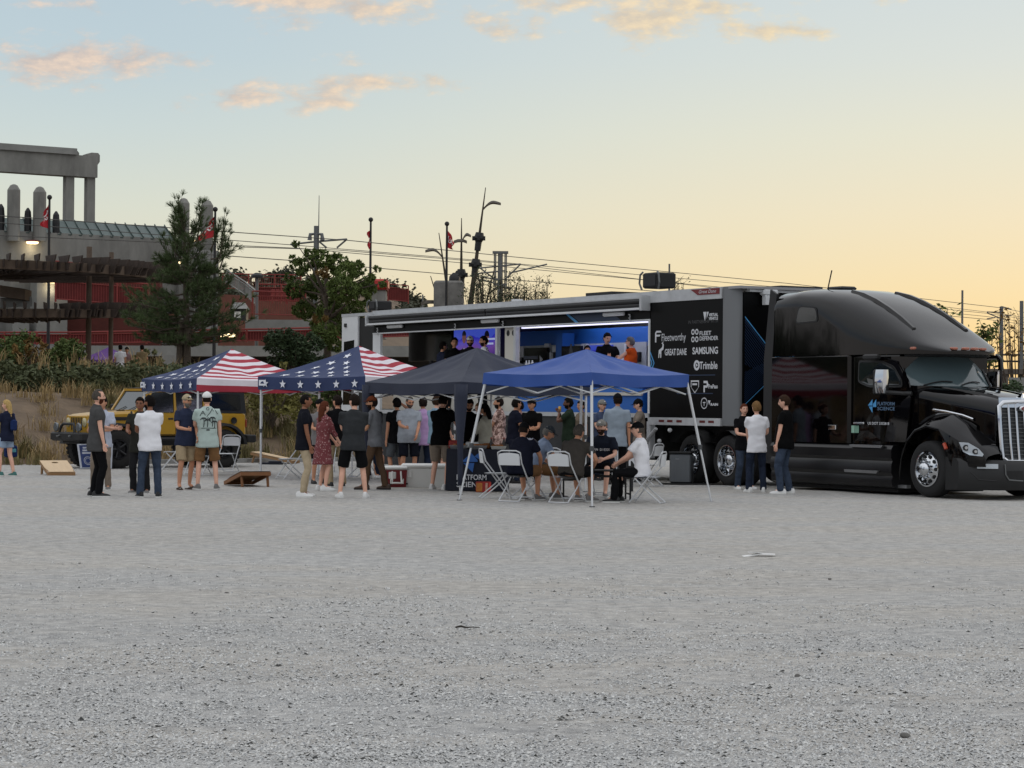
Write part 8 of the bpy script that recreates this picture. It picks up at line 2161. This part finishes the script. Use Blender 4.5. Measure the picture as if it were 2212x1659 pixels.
LET = {'S': [(.4, .9), (0, .9), (0, .5), (.4, .5), (.4, .1), (0, .1)], 'A': [(0, 0), (.2, 1), (.4, 0)], 'N': [(0, 0), (0, 1), (.4, 0), (.4, 1)], 'D': [(0, 0), (0, 1), (.3, .9), (.4, .5), (.3, .1), (0, 0)], 'I': [(.2, 0), (.2, 1)], 'E': [(.4, .95), (0, .95), (0, .5), (.3, .5), (0, .5), (0, .05), (.4, .05)], 'G': [(.4, .85), (.2, 1), (0, .8), (0, .2), (.2, 0), (.4, .2), (.4, .45), (.22, .45)], 'O': [(.2, 0), (0, .25), (0, .75), (.2, 1), (.4, .75), (.4, .25), (.2, 0)], '1': [(.2, 0), (.2, 1)], '3': [(0, .9), (.4, .9), (.4, .5), (.1, .5), (.4, .5), (.4, .1), (0, .1)]}
st = []; x = -1.35
for ch in 'SAN DIEGO':
    if ch != ' ': st.append(([(x + a * .62, b * .34) for a, b in LET[ch]], .035))
    x += .32
on_shirt(jer, st, mat('print_white', (210, 210, 210), .8), 'jersey_lettering', False, .80, .115)
on_shirt(jer, [([(-1.0, -.9), (-.6, -1.1), (0, -1.15), (.6, -1.1), (1.0, -.9)], .06)], mat('print_white', (210, 210, 210), .8), 'jersey_trim', False, .80, .115)
on_shirt(orng, [([(-1, 1.4), (-.9, .2)], .5), ([(1, 1.4), (.9, .2)], .5)], cloth('jersey_blue', (40, 64, 130)), 'jersey_sleeve', True, 1.2, .2)
M_CAN = [mat('can_a', (170, 172, 176), .3, .6), mat('can_b', (60, 90, 150), .3, .4), mat('can_c', (196, 150, 60), .35, .3), mat('cup_white', (220, 220, 220), .5)]
def drink(p, label, k=0, cup=False):
    r = empty('drink_can' if not cup else 'paper_cup', p, 0, label, 'drink')
    if cup: MB().lathe([(0, -.05), (.03, -.05), (.042, .06), (.038, .06), (.028, -.04), (0, -.04)], 14).build('cup', M_CAN[3], r, True)
    else:
        MB().lathe([(.0, -.06), (.024, -.06), (.033, -.05), (.033, .05), (.025, .06), (0, .058)], 16).build('can', M_CAN[k], r, True); MB().lathe([(.026, .0585), (.026, .063), (.023, .063), (.023, .059)], 14).build('rim', M_CAN[0], r)
def hold(info, which, label, k=0, cup=False, d=(0, 0, .03)):
    drink(info[which] + Vector(d), label, k, cup)
people = {o['label']: o for o in bpy.data.objects if o.get('category') == 'person'}
hold(palm, 'handL', 'drink can held by the man in the palm print T-shirt', 0)
hold(green, 'handL', 'yellow snack pack held by the man in the green polo', 2)
# lunch bag and sling bag of the walking woman
h = w1['handR']; r = empty('lunch_bag', h + Vector((0, 0, -.36)), .6, 'navy insulated bag with teal pocket in the walking woman’s hand', 'bag')
MB().rbox((-.13, -.09, 0), (.13, .09, .26), .03).build('body', cloth('bag_navy', (34, 48, 88)), r, True); MB().rbox((-.10, -.10, .1), (.10, .10, .2), .02).build('pocket', cloth('bag_teal', (90, 150, 160)), r); MB().tube([(-.08, 0, .25), (-.05, 0, .36), (.05, 0, .36), (.08, 0, .25)], .008, 6).build('handle', cloth('bag_navy', (34, 48, 88)), r)
M_ = w1['M']; bp_ = M_ @ Vector((.02, -.17, 1.12)); r = empty('shoulder_bag', bp_, math.radians(60), 'small navy bag on the back of the walking woman', 'bag')
MB().rbox((-.09, -.05, -.13), (.09, .04, .11), .03).build('body', cloth('bag_navy', (34, 48, 88)), r, True); MB().tube([(.06, .0, .1), (.10, .08, .24), (.06, .2, .26)], .008, 6).build('strap', cloth('bag_navy', (34, 48, 88)), r)
# towel over the shoulder of the seated navy man
M_ = tow['M']; tp_ = tow['hc'] + Vector((.12, .05, -.17)); o = MB().grid([[(x, y, .03 * math.cos(x * 14) - abs(x) * .5 + .012 * math.sin(y * 60)) for x in np.linspace(-.12, .12, 9)] for y in np.linspace(-.10, .12, 7)]).build('towel', camo_mat('towel_print', [(0, (200, 204, 216)), (.55, (60, 70, 110)), (.62, (206, 208, 220))], 22), None, True, None); o.location = tp_; o.rotation_euler = (0, 0, .5); tag(o, 'white and blue towel over the shoulder of the seated navy man', 'towel')
# small things standing on the trailer counter
for k, px in enumerate((1137, 1143, 1150, 1221)):
    q = TLp(px, 790, .3); w = TB + TD * q.x + TN * .3; r = empty('water_bottle', (w.x, w.y, 2.462), 0, ['white bottle on the trailer counter, leftmost of three', 'white bottle on the trailer counter, middle of three', 'white bottle on the trailer counter, rightmost of three', 'single white bottle on the blue trailer counter'][k], 'bottle')
    MB().lathe([(0, 0), (.035, 0), (.036, .15), (.02, .19), (.015, .22), (0, .22)], 12).build('bottle_body', mat('bottle_white', (206, 208, 210), .3), r, True); MB().lathe([(.017, .215), (.017, .24), (0, .24)], 10).build('cap', mat('bottle_white', (206, 208, 210), .3), r)
